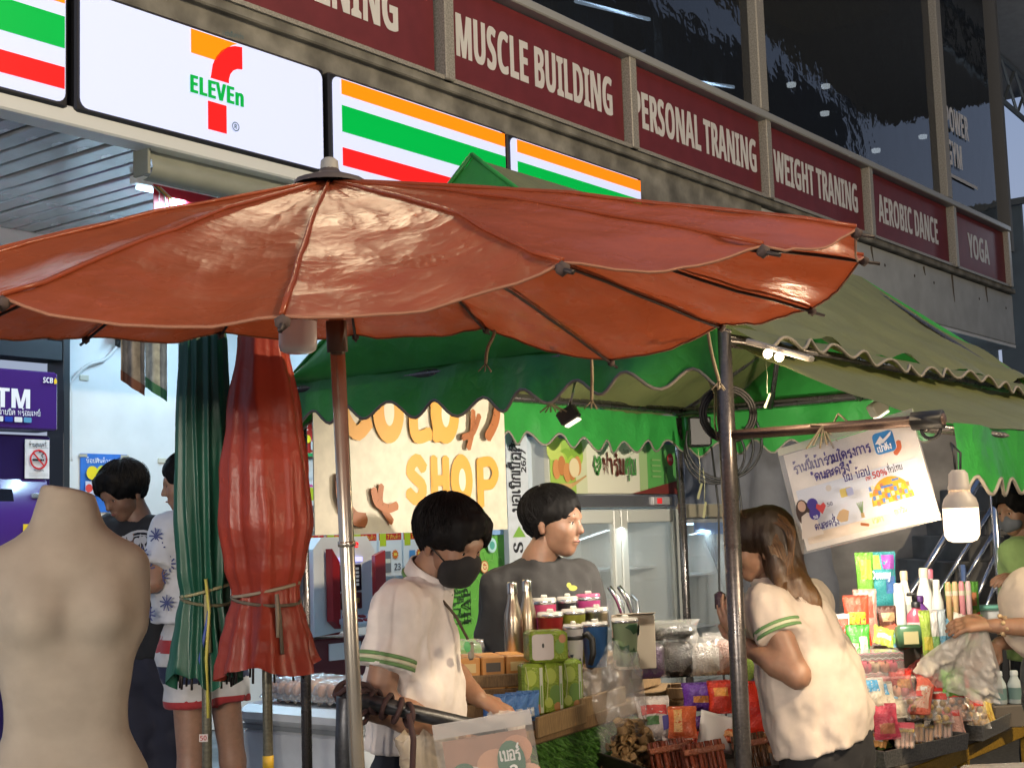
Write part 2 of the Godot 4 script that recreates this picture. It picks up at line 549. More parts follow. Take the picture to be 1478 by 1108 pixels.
func sdf_into(mb: MB, bones: Array, cell: float, k := 0.02, wob := 0.0, wfreq := 14.0, wstretch := Vector3.ONE, colf = null) -> void:
	var lo := Vector3(1e9, 1e9, 1e9); var hi := -lo
	for b in bones:
		if b.size() > 4 and b[4].has("cut"): continue
		var r: float = maxf(b[2], b[3]) + cell * 3.0
		lo = lo.min(b[0] - Vector3.ONE * r).min(b[1] - Vector3.ONE * r)
		hi = hi.max(b[0] + Vector3.ONE * r).max(b[1] + Vector3.ONE * r)
	var nx := int((hi.x - lo.x) / cell) + 2; var ny := int((hi.y - lo.y) / cell) + 2; var nz := int((hi.z - lo.z) / cell) + 2
	var F := PackedFloat32Array(); F.resize(nx * ny * nz); F.fill(0.5)
	for b in bones:
		var a: Vector3 = b[0]; var ab: Vector3 = b[1] - b[0]
		var ra: float = b[2]; var rb: float = b[3]
		var L: float = maxf(1e-9, ab.length_squared())
		var o: Dictionary = b[4] if b.size() > 4 else {}
		var fl: Vector3 = o.get("flat", Vector3.ZERO)
		var by: float = o.get("by", 1.0) - 1.0
		var has_fl := fl != Vector3.ZERO
		var has_cl := o.has("clip")
		var cp: Vector3 = o.clip[0] if has_cl else Vector3.ZERO
		var cn: Vector3 = o.clip[1] if has_cl else Vector3.ZERO
		var cut: bool = o.has("cut")
		var kk: float = o.get("k", k)
		var reach: float = maxf(ra, rb) + cell * 2.5 + kk
		var l2: Vector3 = ((b[0] as Vector3).min(b[1]) - Vector3.ONE * reach - lo) / cell
		var h2: Vector3 = ((b[0] as Vector3).max(b[1]) + Vector3.ONE * reach - lo) / cell
		var x0 := maxi(0, int(l2.x)); var x1 := mini(nx - 1, int(h2.x) + 1)
		var y0 := maxi(0, int(l2.y)); var y1 := mini(ny - 1, int(h2.y) + 1)
		var z0 := maxi(0, int(l2.z)); var z1 := mini(nz - 1, int(h2.z) + 1)
		for z in range(z0, z1 + 1):
			for y in range(y0, y1 + 1):
				var row := (z * ny + y) * nx
				for x in range(x0, x1 + 1):
					var p := lo + Vector3(x, y, z) * cell
					var v := p - a
					var tt := clampf(v.dot(ab) / L, 0.0, 1.0)
					var q := v - ab * tt
					if has_fl: q += fl * (q.dot(fl) * by)
					var d := q.length() - (ra + (rb - ra) * tt)
					if has_cl: d = maxf(d, (p - cp).dot(cn))
					var f := F[row + x]
					if cut:
						if -d > f: F[row + x] = -d
					elif d < f + kk:
						if absf(d - f) < kk:
							var hh := kk - absf(d - f)
							F[row + x] = minf(d, f) - hh * hh / (4.0 * kk)
						elif d < f:
							F[row + x] = d
	if wob > 0.0:
		var nz_ := FastNoiseLite.new()
		nz_.seed = 21; nz_.frequency = 1.0; nz_.fractal_octaves = 3
		for z in nz:
			for y in ny:
				var row := (z * ny + y) * nx
				for x in nx:
					if absf(F[row + x]) < cell * 2.2 + wob:
						var p := (lo + Vector3(x, y, z) * cell) * wstretch * wfreq
						F[row + x] += nz_.get_noise_3d(p.x, p.y, p.z) * wob
						if hem_clip.size(): F[row + x] = maxf(F[row + x], (lo + Vector3(x, y, z) * cell - hem_clip[0]).dot(hem_clip[1]))
	var vid := {}
	var vs := PackedVector3Array()
	var sxy := nx * ny
	for z in nz - 1:
		for y in ny - 1:
			var row := (z * ny + y) * nx
			for x in nx - 1:
				var i := row + x
				var f0 := F[i]
				if f0 > cell * 2.5: continue
				var c := [f0, F[i + 1], F[i + nx], F[i + nx + 1], F[i + sxy], F[i + sxy + 1], F[i + sxy + nx], F[i + sxy + nx + 1]]
				var neg := 0
				for q in c:
					if q < 0.0: neg += 1
				if neg == 0 or neg == 8: continue
				var s := Vector3.ZERO; var n := 0
				for e in EDGES:
					var fa: float = c[e[0]]; var fb: float = c[e[1]]
					if (fa < 0.0) != (fb < 0.0):
						var t := fa / (fa - fb)
						s += CORN[e[0]].lerp(CORN[e[1]], t); n += 1
				vid[i] = vs.size()
				vs.append(lo + (Vector3(x, y, z) + s / n) * cell)
	for i in vid:
		var x: int = i % nx; var y: int = (i / nx) % ny; var z: int = i / sxy
		var f0 := F[i]
		if x > 0 and y > 0 and z > 0:
			if (f0 < 0.0) != (F[i + 1] < 0.0): sdf_quad(mb, vs, vid, [i, i - nx, i - nx - sxy, i - sxy], f0 < 0.0, colf)
			if (f0 < 0.0) != (F[i + nx] < 0.0): sdf_quad(mb, vs, vid, [i, i - sxy, i - sxy - 1, i - 1], f0 < 0.0, colf)
			if (f0 < 0.0) != (F[i + sxy] < 0.0): sdf_quad(mb, vs, vid, [i, i - 1, i - 1 - nx, i - nx], f0 < 0.0, colf)

func sdf_quad(mb: MB, vs: PackedVector3Array, vid: Dictionary, q: Array, out: bool, colf) -> void:
	for w in q:
		if not vid.has(w): return
	var p := [vs[vid[q[0]]], vs[vid[q[1]]], vs[vid[q[2]]], vs[vid[q[3]]]]
	if not out: p.reverse()
	if colf != null: mb.col = colf.call((p[0] + p[2]) * 0.5)
	mb.quad(p[0], p[1], p[2], p[3])

const CORN := [Vector3(0, 0, 0), Vector3(1, 0, 0), Vector3(0, 1, 0), Vector3(1, 1, 0), Vector3(0, 0, 1), Vector3(1, 0, 1), Vector3(0, 1, 1), Vector3(1, 1, 1)]
const EDGES := [[0, 1], [2, 3], [4, 5], [6, 7], [0, 2], [1, 3], [4, 6], [5, 7], [0, 4], [1, 5], [2, 6], [3, 7]]

func sdf(bones: Array, cell: float, k := 0.02, wob := 0.0, wfreq := 14.0, wstretch := Vector3.ONE, colf = null) -> MB:
	var mb := MB.new(true)
	sdf_into(mb, bones, cell, k, wob, wfreq, wstretch, colf)
	return mb
# ---------------------------------------------------------------- ground and building
const ZS := -5.8      # face of the lit signs
const ZG := -6.05     # face of the concrete beam and the gym panels
const ZW := -8.5      # shop wall
const CEIL := 3.77

func ground() -> void:
	var st := mat("asphalt", C(0.085, 0.083, 0.08), 0.85, 0.0, {"tex": "grain", "uv": 0.9, "bump": "fine", "bumpcm": 0.4, "world": true})
	var g := MB.new(); g.quad(Vector3(-60, 0, 60), Vector3(90, 0, 60), Vector3(90, 0, -60), Vector3(-60, 0, -60))
	solo("ground", g, st, "dark asphalt street under the stalls", "ground", "", "structure")
	var pv := mat("pavement", C(0.27, 0.26, 0.25), 0.8, 0.0, {"tex": "blotch", "uv": 0.4, "bump": "grain", "bumpcm": 0.2, "world": true})
	var p := MB.new(); p.box(Vector3(9, 0.06, -8.2), Vector3(30, 0.19, 6.6), Basis.IDENTITY, 0.015)
	solo("pavement", p, pv, "raised concrete pavement along the shop front", "pavement", "", "structure")

func gym_text(s: String, x0: float, x1: float, parent: Node) -> void:
	var f := FP.new(self, Transform3D(Basis.IDENTITY, Vector3(x0, 4.955, ZG + 0.022)))
	f.text(s, 0, 0, 0.315, C(0.62, 0.63, 0.62), x1 - x0, "Droid Sans", 1.55)
	part("lettering", f.mb, print_mat(0.6), parent)

func building() -> void:
	var b := thing("gym_building", "concrete building with red gym panels and dark glass above the lit shop signs", "building")
	var conc := mat("old_concrete", C(0.30, 0.295, 0.265), 0.9, 0.0, {"tex": "blotch", "uv": 0.7, "bump": "grain", "bumpcm": 0.5})
	var paint := mat("grey_paint", C(0.42, 0.45, 0.46), 0.8, 0.0, {"tex": "soft", "uv": 0.5, "bump": "grain", "bumpcm": 0.15})
	part("concrete_beam", MB.new().box(Vector3(4.5, 4.28, ZG - 0.2), Vector3(14.9, 0.9, 0.4), Basis.IDENTITY, 0.01), conc, b, "weathered bare concrete beam")
	part("beam_ledge", MB.new().box(Vector3(8.2, 4.70, ZG - 0.16), Vector3(22.4, 0.07, 0.42), Basis.IDENTITY, 0.01), conc, b)
	part("painted_beam", MB.new().box(Vector3(15.68, 4.305, ZG - 0.2), Vector3(7.44, 0.69, 0.396), Basis.IDENTITY, 0.01), paint, b, "grey painted beam end with rain streaks")
	var rust := mat("rust_stain", C(0.10, 0.085, 0.07), 0.9, 0.0, {"tex": "grain", "uv": 3.0})
	for s in [[17.05, 4.64, 0.34], [14.55, 4.64, 0.16], [18.3, 4.64, 0.2], [12.6, 4.64, 0.14], [16.1, 4.62, 0.1]]:
		part("rain_streak", MB.new(true).tube([Vector3(s[0], s[1], ZG), Vector3(s[0] + 0.02, s[1] - s[2] * 0.5, ZG), Vector3(s[0] + 0.05, s[1] - s[2], ZG)], [0.018, 0.012, 0.004], 5), rust, b)
	for i in 9:
		part("bolt_hole", MB.new(true).lathe([[0.0, 0.004], [0.016, 0.003], [0.02, 0.0]], 8, Vector3(12.3 + i * 0.83 + 0.2 * sin(i * 5.0), 4.5 - 0.18 * absf(sin(i * 3.1)), ZG), face(Vector3(0, 0, 1)) * Basis(Vector3(1, 0, 0), PI / 2)), rust, b)
	# red guard panels between steel posts
	var red := mat("gym_red", C(0.16, 0.022, 0.028), 0.55, 0.0, {"tex": "soft", "uv": 0.8})
	var steel := mat("cream_steel", C(0.44, 0.42, 0.37), 0.5, 0.1, {"tex": "grain", "uv": 2.0})
	var names := [["BODY TRAINING", 2.5, 4.7, 4.9, 6.6], ["", 4.9, 7.1, 0, 0], ["MUSCLE BUILDING", 7.3, 9.5, 7.34, 9.33], ["PERSONAL TRANING", 9.65, 11.93, 9.66, 11.84], ["WEIGHT TRANING", 12.1, 14.36, 12.22, 14.2], ["AEROBIC DANCE", 14.57, 16.95, 14.78, 16.6], ["YOGA", 17.2, 19.12, 17.68, 18.47]]
	for i in names.size():
		var n: Array = names[i]
		var pn := part("guard_panel", MB.new().box(Vector3((n[1] + n[2]) / 2, 5.125, ZG), Vector3(n[2] - n[1], 0.74, 0.04), Basis.IDENTITY, 0.004), red, b)
		if i == 1:
			gym_text("TRAINING", 5.55, 6.72, pn)
		elif i > 1:
			gym_text(n[0], n[3], n[4], pn)
	for x in [4.8, 7.19, 9.575, 12.015, 14.465, 17.075, 19.16]:
		part("steel_post", MB.new().box(Vector3(x, 5.13, ZG + 0.03), Vector3(0.1, 0.8, 0.12), Basis.IDENTITY, 0.008), steel, b)
	part("top_rail", MB.new().box(Vector3(11.0, 5.545, ZG + 0.035), Vector3(16.4, 0.075, 0.15), Basis.IDENTITY, 0.01), mat("rail_grey", C(0.36, 0.37, 0.36), 0.5, 0.2), b)
	part("bottom_rail", MB.new().box(Vector3(11.0, 4.745, ZG + 0.02), Vector3(16.4, 0.03, 0.1)), steel, b)
	# glass with mullions, the dark gym behind it
	var glass := mat("gym_glass", C(0.015, 0.018, 0.022), 0.02, 0.0, {"alpha": 0.72, "bump": "folds", "bumpcm": 0.15, "uv": 0.3})
	var ms := [4.6, 7.1, 11.98, 16.98, 19.14]
	for i in ms.size():
		if i > 1 and i < 4:
			part("mullion", MB.new().box(Vector3(ms[i], 7.6, ZG), Vector3(0.17, 4.0, 0.16), Basis.IDENTITY, 0.012), steel, b)
		if i < ms.size() - 1:
			part("window_pane", MB.new().box(Vector3((ms[i] + ms[i + 1]) / 2, 7.6, ZG - 0.02), Vector3(ms[i + 1] - ms[i] - 0.19, 4.02, 0.012)), glass, b)
	var dark := mat("gym_grey", C(0.13, 0.135, 0.14), 0.8)
	part("gym_floor", MB.new().box(Vector3(11.5, 5.5, -9.5), Vector3(17, 0.1, 6.4)), dark, b)
	part("gym_ceiling", MB.new().box(Vector3(11.5, 9.9, -9.5), Vector3(17, 0.1, 6.4)), dark, b)
	part("gym_wall", MB.new().box(Vector3(20.4, 7.7, -9.5), Vector3(0.1, 4.5, 6.4)), dark, b)
	part("window_pane", MB.new().box(Vector3(19.16, 7.6, -7.9), Vector3(0.012, 4.02, 3.6)), dark, b)
	part("gym_wall", MB.new().box(Vector3(11.5, 7.7, -12.7), Vector3(17, 4.5, 0.1)), dark, b)
	# corrugated blue sheet inside, with strip lamps that glint along it
	var sheet := mat("blue_sheet", C(0.05, 0.075, 0.11), 0.28, 0.7, {"bump": "folds", "bumpcm": 1.0, "uv": 0.25})
	for w in [[8.2, 11.3, -8.3], [11.7, 13.5, -8.6], [13.75, 15.3, -8.4]]:
		var s2 := MB.new(true)
		s2.grid(int((w[1] - w[0]) * 40), 6, func(u: float, v: float) -> Vector3: return Vector3(lerpf(w[0], w[1], u), lerpf(5.6, 9.6, v) + 0.05 * sin(u * 9.0), w[2] + 0.03 * sin(u * (w[1] - w[0]) * 50.0) + 0.12 * sin(v * 7.0 + u * 2.0)))
		part("metal_sheet", s2, sheet, b)
	for p in [[8.0, -8.1], [11.55, -8.2], [13.65, -8.1], [15.6, -8.4]]:
		part("gym_pillar", MB.new().box(Vector3(p[0], 7.7, p[1]), Vector3(0.12, 4.3, 0.12)), dark, b)
	var cool := C(0.55, 0.75, 1.0)
	var tube_m := mat("gym_tube", C(0.8, 0.9, 1.0), 0.3, 0.0, {"emit": cool, "energy": 2.2})
	for q in [[9.0, 10.9, 7.25, -7.95], [11.9, 13.4, 7.35, -8.1], [13.9, 15.2, 6.95, -8.0]]:
		part("strip_lamp", MB.new(true).tube([Vector3(q[0], q[2] - 0.1, q[3]), Vector3(q[1], q[2] + 0.12, q[3])], 0.022, 6), tube_m, b)
		area("strip_light", Vector3((q[0] + q[1]) / 2, q[2], q[3] + 0.05), Vector3(0, -0.2, -1), q[1] - q[0], 0.08, cool, 0.8, b)
	var disc := mat("downlight", C(0.9, 0.9, 0.9), 0.4, 0.0, {"emit": C(0.8, 0.92, 1.0), "energy": 3.5})
	for p in [Vector3(15.6, 7.05, -7.4), Vector3(16.4, 7.2, -7.3), Vector3(16.1, 6.75, -7.2), Vector3(18.4, 6.85, -6.8), Vector3(17.2, 6.45, -7.0)]:
		part("downlight", MB.new(true).lathe([[0.0, -0.02], [0.055, -0.012], [0.06, 0.03], [0.0, 0.03]], 14, p), disc, b)
	part("bulkhead", MB.new().box(Vector3(16.0, 8.35, -7.2), Vector3(1.9, 0.5, 1.2), Basis(Vector3(0, 0, 1), 0.06), 0.01), mat("ochre", C(0.5, 0.34, 0.09), 0.7, 0.0, {"tex": "soft"}), b)
	var gf := FP.new(self, Transform3D(Basis.IDENTITY, Vector3(17.2, 6.56, ZG + 0.006)))
	gf.text("POWER", 0, 0, 0.32, C(0.7, 0.7, 0.7), 0.83, "Droid Sans", 1.4)
	gf.text("GYM", 0, -0.455, 0.32, C(0.7, 0.7, 0.7), 0.5, "Droid Sans", 1.4)
	gf.rect(0, -0.62, 1.04, 0.045, C(0.5, 0.5, 0.5))
	part("window_lettering", gf.mb, print_mat(0.6), b)
	part("banner_panel", MB.new().box(Vector3(18.86, 7.6, ZG - 0.045), Vector3(0.5, 4.0, 0.02)), mat("window_banner", C(0.05, 0.03, 0.02), 0.5, 0.0, {"tex": "crumple", "uv": 0.5}), b)
	# ceiling over the shop front: metal strips between the signs and the wall
	var alu := mat("soffit_metal", C(0.60, 0.61, 0.62), 0.30, 0.5, {"tex": "soft", "uv": 0.6, "rtex": "blotch"})
	var sh: ArrayMesh = MB.new().box(Vector3.ZERO, Vector3(0.135, 0.03, 2.42), Basis.IDENTITY, 0.008).mesh()
	for i in 62:
		var o := part("soffit_strip", sh, alu, b)
		o.position = Vector3(2.7 + i * 0.16, CEIL + 0.015 + 0.004 * (i % 3), -7.26)
	part("soffit_backing", MB.new().box(Vector3(8.0, CEIL + 0.07, -7.25), Vector3(11.0, 0.06, 2.5)), mat("soffit_groove", C(0.10, 0.09, 0.08), 0.6, 0.2), b)
	part("cornice", MB.new().box(Vector3(6.0, CEIL - 0.05, ZW + 0.07), Vector3(9.0, 0.12, 0.14), Basis.IDENTITY, 0.01), mat("white_trim", C(0.62, 0.66, 0.68), 0.5), b)
	part("front_trim", MB.new().box(Vector3(6.5, CEIL - 0.02, ZS - 0.12), Vector3(8.0, 0.1, 0.16), Basis.IDENTITY, 0.01), mat("white_trim"), b)
	part("right_soffit", MB.new().box(Vector3(15.0, 3.93, -7.4), Vector3(8.8, 0.04, 2.7)), mat("white_wall", C(0.68, 0.72, 0.74), 0.5, 0.0, {"tex": "soft", "uv": 0.3}), b)
	# walls of the shop
	var white := mat("white_wall")
	part("wall_panel", MB.new().box(Vector3(6.365, 1.96, ZW - 0.06), Vector3(0.985, 3.6, 0.12), Basis.IDENTITY, 0.006), white, b)
	part("wall_post", MB.new().box(Vector3(5.845, 1.96, ZW - 0.04), Vector3(0.05, 3.6, 0.16), Basis.IDENTITY, 0.006), mat("white_trim"), b)
	part("wall_panel", MB.new().box(Vector3(8.9, 1.96, ZW - 0.07), Vector3(4.06, 3.6, 0.12), Basis.IDENTITY, 0.006), white, b)
	part("wall_panel", MB.new().box(Vector3(4.6, 3.42, ZW - 0.08), Vector3(2.4, 0.68, 0.12), Basis.IDENTITY, 0.006), white, b)
	part("door_frame", MB.new().box(Vector3(5.79, 1.66, ZW), Vector3(0.055, 3.0, 0.2), Basis.IDENTITY, 0.005), mat("frame_dark", C(0.035, 0.042, 0.05), 0.4, 0.3), b)
	part("door_frame", MB.new().box(Vector3(4.9, 2.97, ZW), Vector3(1.71, 0.14, 0.2), Basis.IDENTITY, 0.005), mat("frame_dark"), b)
	part("back_wall", MB.new().box(Vector3(18.0, 2.1, -9.4), Vector3(14.2, 4.2, 0.2)), mat("back_grey", C(0.16, 0.17, 0.18), 0.8, 0.0, {"tex": "blotch", "uv": 0.4}), b)
	for p in [Vector3(6.0, 2.807, ZW + 0.004), Vector3(6.69, 2.223, ZW + 0.004)]:
		part("card_holder", MB.new().box(p, Vector3(0.075, 0.04, 0.012), Basis.IDENTITY, 0.003), mat("holder", C(0.5, 0.5, 0.42), 0.5), b)
	# roller blind cassette under the logo sign
	var cas := MB.new(true)
	cas.grid(24, 8, func(u: float, v: float) -> Vector3: return Vector3(lerpf(4.58, 6.9, u), 3.74 - 0.2 * sin(v * PI * 0.5), -5.94 - 0.03 + 0.09 * sin(v * PI)))
	part("blind_cassette", cas, mat("cassette", C(0.27, 0.29, 0.25), 0.55, 0.0, {"tex": "soft", "uv": 1.0}), b)
	part("cassette_end", MB.new().box(Vector3(4.57, 3.66, -5.96), Vector3(0.02, 0.2, 0.13), Basis.IDENTITY, 0.004), mat("cassette"), b)
	for i in 5:
		part("cassette_slot", MB.new().box(Vector3(4.75 + i * 0.24, 3.735, -5.885), Vector3(0.12, 0.02, 0.012), Basis.IDENTITY, 0.004), mat("slot_white", C(0.75, 0.78, 0.75), 0.4), b)

func sign_box(label: String, x0: float, x1: float, y0: float, y1: float, paint: Callable) -> void:
	var t := thing("shop_sign", label, "sign", Vector3((x0 + x1) / 2, y0, ZS), Basis.IDENTITY, "backlit sign boxes over the shop")
	var w := x1 - x0
	var h := y1 - y0
	var frame := mat("sign_frame", C(0.05, 0.05, 0.055), 0.3, 0.6)
	part("frame", MB.new().box(Vector3(0, h / 2, -0.125), Vector3(w, h, 0.2), Basis.IDENTITY, 0.012), frame, t)
	var f := FP.new(self, Transform3D(Basis.IDENTITY, Vector3(-w / 2, 0, -0.02)), 0.002)
	f.rect(0.022, 0.022, w - 0.044, h - 0.044, C(0.74, 0.79, 1.0), 0.05)
	var glow := StandardMaterial3D.new()
	glow.resource_name = "sign_face"
	var face_plate := part("lit_face", f.mb, mat("sign_white", C(0.4, 0.42, 0.45), 0.25, 0.0, {"emit": C(0.57, 0.65, 1.0), "energy": 0.66}), t)
	paint.call(t, w, h)
	area("sign_light", t.global_position + Vector3(0, h / 2, 0.05), Vector3(0, 0, 1), w * 0.95, h * 0.9, C(0.75, 0.82, 1.0), 0.35 * w / 1.7, t)

func sign_shape(t: Node3D, called: String, pts: Array, c: Color, w: float, z := -0.012) -> void:
	var p := PackedVector2Array()
	for q in pts: p.append(Vector2(q[0] - w / 2, q[1]))
	var key := "lit_%.2f_%.2f_%.2f" % [c.r, c.g, c.b]
	part(called, MB.new().prism(p, Transform3D(Basis.IDENTITY, Vector3(0, 0, z)), 0.004), mat(key, c, 0.25, 0.0, {"emit": c, "energy": 0.66}), t)

const LORANGE := Color(1.0, 0.21, 0.003)
const LGREEN := Color(0.0, 0.32, 0.045)
const LRED := Color(0.75, 0.012, 0.012)

func striped(t: Node3D, w: float, h: float) -> void:
	var e := 0.03 if w < 1.8 else 0.1
	for s in [[0.815, 0.955, LORANGE], [0.46, 0.71, LGREEN], [0.14, 0.31, LRED]]:
		sign_shape(t, "stripe", [[0.1, s[0] * h], [w - 0.03, s[0] * h], [w - 0.03, s[1] * h], [0.1, s[1] * h]], s[2], w)

func logo(t: Node3D, w: float, h: float) -> void:
	# numeral in two colours with the word across it
	var X := func(x: float) -> float: return x - 4.06
	var Y := func(y: float) -> float: return y - 3.775
	var halo := []
	sign_shape(t, "numeral", [[X.call(4.79), Y.call(4.265)], [X.call(4.965), Y.call(4.265)], [X.call(4.99), Y.call(4.30)], [X.call(5.03), Y.call(4.345)], [X.call(5.085), Y.call(4.385)], [X.call(5.12), Y.call(4.40)], [X.call(4.79), Y.call(4.40)]], LORANGE, w)
	var arc := []
	for i in 7:
		var a := PI * 0.5 + PI * 0.48 * i / 6.0
		arc.append([X.call(5.155 + cos(a) * 0.225), Y.call(4.165 + sin(a) * 0.225)])
	arc.append([X.call(4.925), Y.call(4.155)]); arc.append([X.call(5.055), Y.call(4.155)])
	for i in 5:
		var a := PI * 0.97 - PI * 0.47 * i / 4.0
		arc.append([X.call(5.155 + cos(a) * 0.10), Y.call(4.17 + sin(a) * 0.09)])
	sign_shape(t, "numeral", arc, LRED, w)
	sign_shape(t, "numeral", [[X.call(4.905), Y.call(3.86)], [X.call(5.035), Y.call(3.86)], [X.call(5.035), Y.call(4.02)], [X.call(4.905), Y.call(4.02)]], LRED, w)
	var f := FP.new(self, Transform3D(Basis.IDENTITY, Vector3(-w / 2, 0, -0.012)), 0.001)
	f.text("ELEVEn", X.call(4.782), Y.call(4.04), 0.098, LGREEN, 0.375, "Droid Sans", 1.5)
	part("lettering", f.mb, mat("lit_letter", LGREEN, 0.3, 0.0, {"emit": LGREEN, "energy": 0.55}), t)
	var r := FP.new(self, Transform3D(Basis.IDENTITY, Vector3(-w / 2, 0, -0.012)), 0.001)
	r.ring(X.call(5.10), Y.call(3.915), 0.024, 0.005, LGREEN)
	r.text("R", X.call(5.09), Y.call(3.902), 0.026, LGREEN)
	r.thai("เฉเว่นอีเลฟเว่น", X.call(5.01), Y.call(4.425), 0.02, C(0.4, 0.2, 0.3), 0.13)
	part("small_mark", r.mb, mat("lit_mark", C(0.05, 0.12, 0.15), 0.3), t)

func shop_front() -> void:
	sign_box("striped backlit sign box cut off by the photo edge, left of the logo sign", 2.4, 4.02, 3.775, 4.43, striped)
	sign_box("white backlit sign box with a large numeral and green word", 4.06, 5.815, 3.775, 4.43, logo)
	sign_box("striped backlit sign box between the logo sign and the end sign", 5.855, 7.615, 3.765, 4.43, striped)
	sign_box("striped backlit sign box at the far end of the row, behind the tent ridge", 7.63, 9.4, 3.775, 4.42, striped)
	var cool := C(0.50, 0.78, 1.0)
	# fluorescent tubes under the ceiling
	var tl := [[Vector3(5.32, 3.71, -6.62), 0.62], [Vector3(6.6, 3.66, -7.4), 1.2], [Vector3(8.6, 3.66, -7.4), 1.2], [Vector3(3.7, 3.66, -7.7), 1.2]]
	var wording := ["short white lamp fitting hanging at the end of the roller blind", "white tube lamp under the shop ceiling above the white wall", "white tube lamp under the shop ceiling above the price cards", "white tube lamp under the shop ceiling above the cash machine"]
	for i in tl.size():
		var t := thing("tube_lamp", wording[i], "lamp", tl[i][0], Basis.IDENTITY, "tube lamps under the shop ceiling")
		var L: float = tl[i][1]
		part("housing", MB.new().box(Vector3(0, 0.035, 0), Vector3(L, 0.05, 0.07), Basis.IDENTITY, 0.006), mat("lamp_white", C(0.8, 0.82, 0.82), 0.4), t)
		part("tube", MB.new(true).tube([Vector3(-L / 2 + 0.03, -0.01, 0), Vector3(L / 2 - 0.03, -0.01, 0)], 0.014, 8), mat("lamp_tube", C(0.9, 0.9, 0.9), 0.3, 0.0, {"emit": cool, "energy": 3.0}), t)
		area("tube_light", tl[i][0] + Vector3(0, -0.04, 0), Vector3(0, -1, 0), L, 0.1, cool, 3.4, t)
	# a lamp under the right-hand beam
	var rl := thing("tube_lamp", "white tube lamp under the grey beam near the stairs", "lamp", Vector3(15.5, 3.8, -7.0), Basis.IDENTITY, "tube lamps under the shop ceiling")
	part("tube", MB.new(true).tube([Vector3(-0.6, 0, 0), Vector3(0.6, 0, 0)], 0.014, 8), mat("lamp_tube"), rl)
	omni("tube_light", rl.position + Vector3(0, -0.06, 0), cool, 2.2, 0.1, rl)
func market_hall() -> void:
	var t := thing("market_hall", "dark steel market hall with trusses and small lamps beyond the gym corner", "building", Vector3(26, 0, -6))
	var sheet := mat("hall_sheet", C(0.13, 0.17, 0.20), 0.6, 0.3, {"tex": "soft", "uv": 0.3})
	for i in 16:
		part("wall_sheet", MB.new().box(Vector3(0.03 * (i % 2), 4.3, -5.2 + i * 0.62), Vector3(0.06, 6.2, 0.56), Basis.IDENTITY, 0.02), sheet, t)
	part("wall_rail", MB.new().box(Vector3(-0.1, 7.42, -0.5), Vector3(0.1, 0.12, 11)), mat("hall_steel", C(0.16, 0.18, 0.19), 0.5, 0.5), t)
	part("dark_wall", MB.new().box(Vector3(-0.2, 2.4, -0.5), Vector3(0.1, 1.8, 11)), mat("hall_lower", C(0.10, 0.11, 0.12), 0.7), t)
	for i in 3:
		var z := -4.0 + i * 2.6
		part("truss", truss(Vector3(-5.0, 9.0, z), Vector3(1.0, 8.6, z)), mat("hall_steel"), t)
	part("roof_sheet", MB.new().box(Vector3(-2.4, 10.4, -1), Vector3(8, 0.08, 12), Basis(Vector3(0, 0, 1), -0.12)), mat("hall_roof", C(0.35, 0.36, 0.37), 0.6, 0.0, {"tex": "soft"}), t)
	var dot := mat("hall_lamp", C(0.9, 0.9, 1), 0.3, 0.0, {"emit": C(0.8, 0.88, 1.0), "energy": 1.4})
	for p in [Vector3(-0.25, 6.5, -1.55), Vector3(-0.25, 6.5, 0.2), Vector3(-0.25, 5.95, -1.65), Vector3(-0.25, 5.0, -2.2), Vector3(-0.3, 4.6, -1.4)]:
		part("hall_lamp", MB.new(true).lathe([[0.0, -0.05], [0.05, 0.0], [0.0, 0.05]], 10, p), dot, t)
	omni("hall_light", t.position + Vector3(-1.6, 6.4, 1.0), C(0.75, 0.85, 1.0), 1.2, 0.2, t)
	# staircase with steel rails behind the stall; run towards the picture's right
	var s := thing("staircase", "grey staircase with shiny steel handrails behind the bright bulb", "staircase", Vector3(9.034, 0, -3.03))
	var conc := mat("stair_concrete", C(0.10, 0.10, 0.10), 0.85, 0.0, {"tex": "blotch", "uv": 1.0})
	var along := Basis(RT, UPV, RT.cross(UPV))
	for i in 11:
		part("step", MB.new().box(RT * (-0.95 + i * 0.115) + UPV * (0.075 + i * 0.165) + HD * 0.75, Vector3(0.24, 0.17, 1.3), along, 0.008), conc, s)
	part("landing", MB.new().box(RT * 1.2 + UPV * 1.62 + HD * 0.75, Vector3(1.9, 0.17, 1.3), along), conc, s)
	part("side_wall", MB.new().box(RT * -0.1 + UPV * 1.7 + HD * 1.6, Vector3(3.0, 1.5, 0.1), along), mat("stair_wall", C(0.27, 0.26, 0.25), 0.8, 0.0, {"tex": "blotch", "uv": 0.8}), s)
	part("dark_gap", MB.new().box(RT * -0.1 + UPV * 0.5 + HD * 1.55, Vector3(3.0, 0.95, 0.1), along), mat("stair_wall"), s)
	var chrome := mat("steel_tube", C(0.55, 0.56, 0.58), 0.22, 1.0)
	var rails := [[-0.522, 1.195, -0.09, 1.83, 0.026], [-0.34, 1.20, -0.01, 1.665, 0.015], [-0.19, 1.24, 0.0, 1.52, 0.015], [-0.16, 1.07, 0.0, 1.385, 0.015], [-0.12, 0.98, 0.0, 1.22, 0.015]]
	for k in rails.size():
		var q: Array = rails[k]
		part("handrail", MB.new(true).tube([RT * (q[0] - 0.3) + UPV * (q[1] - 0.42), RT * q[0] + UPV * q[1], RT * q[2] + UPV * q[3]], q[4], 8), chrome, s)
		part("level_rail", MB.new(true).tube([RT * q[2] + UPV * q[3], RT * 1.1 + UPV * q[3]], q[4] * 0.8, 8), chrome, s)
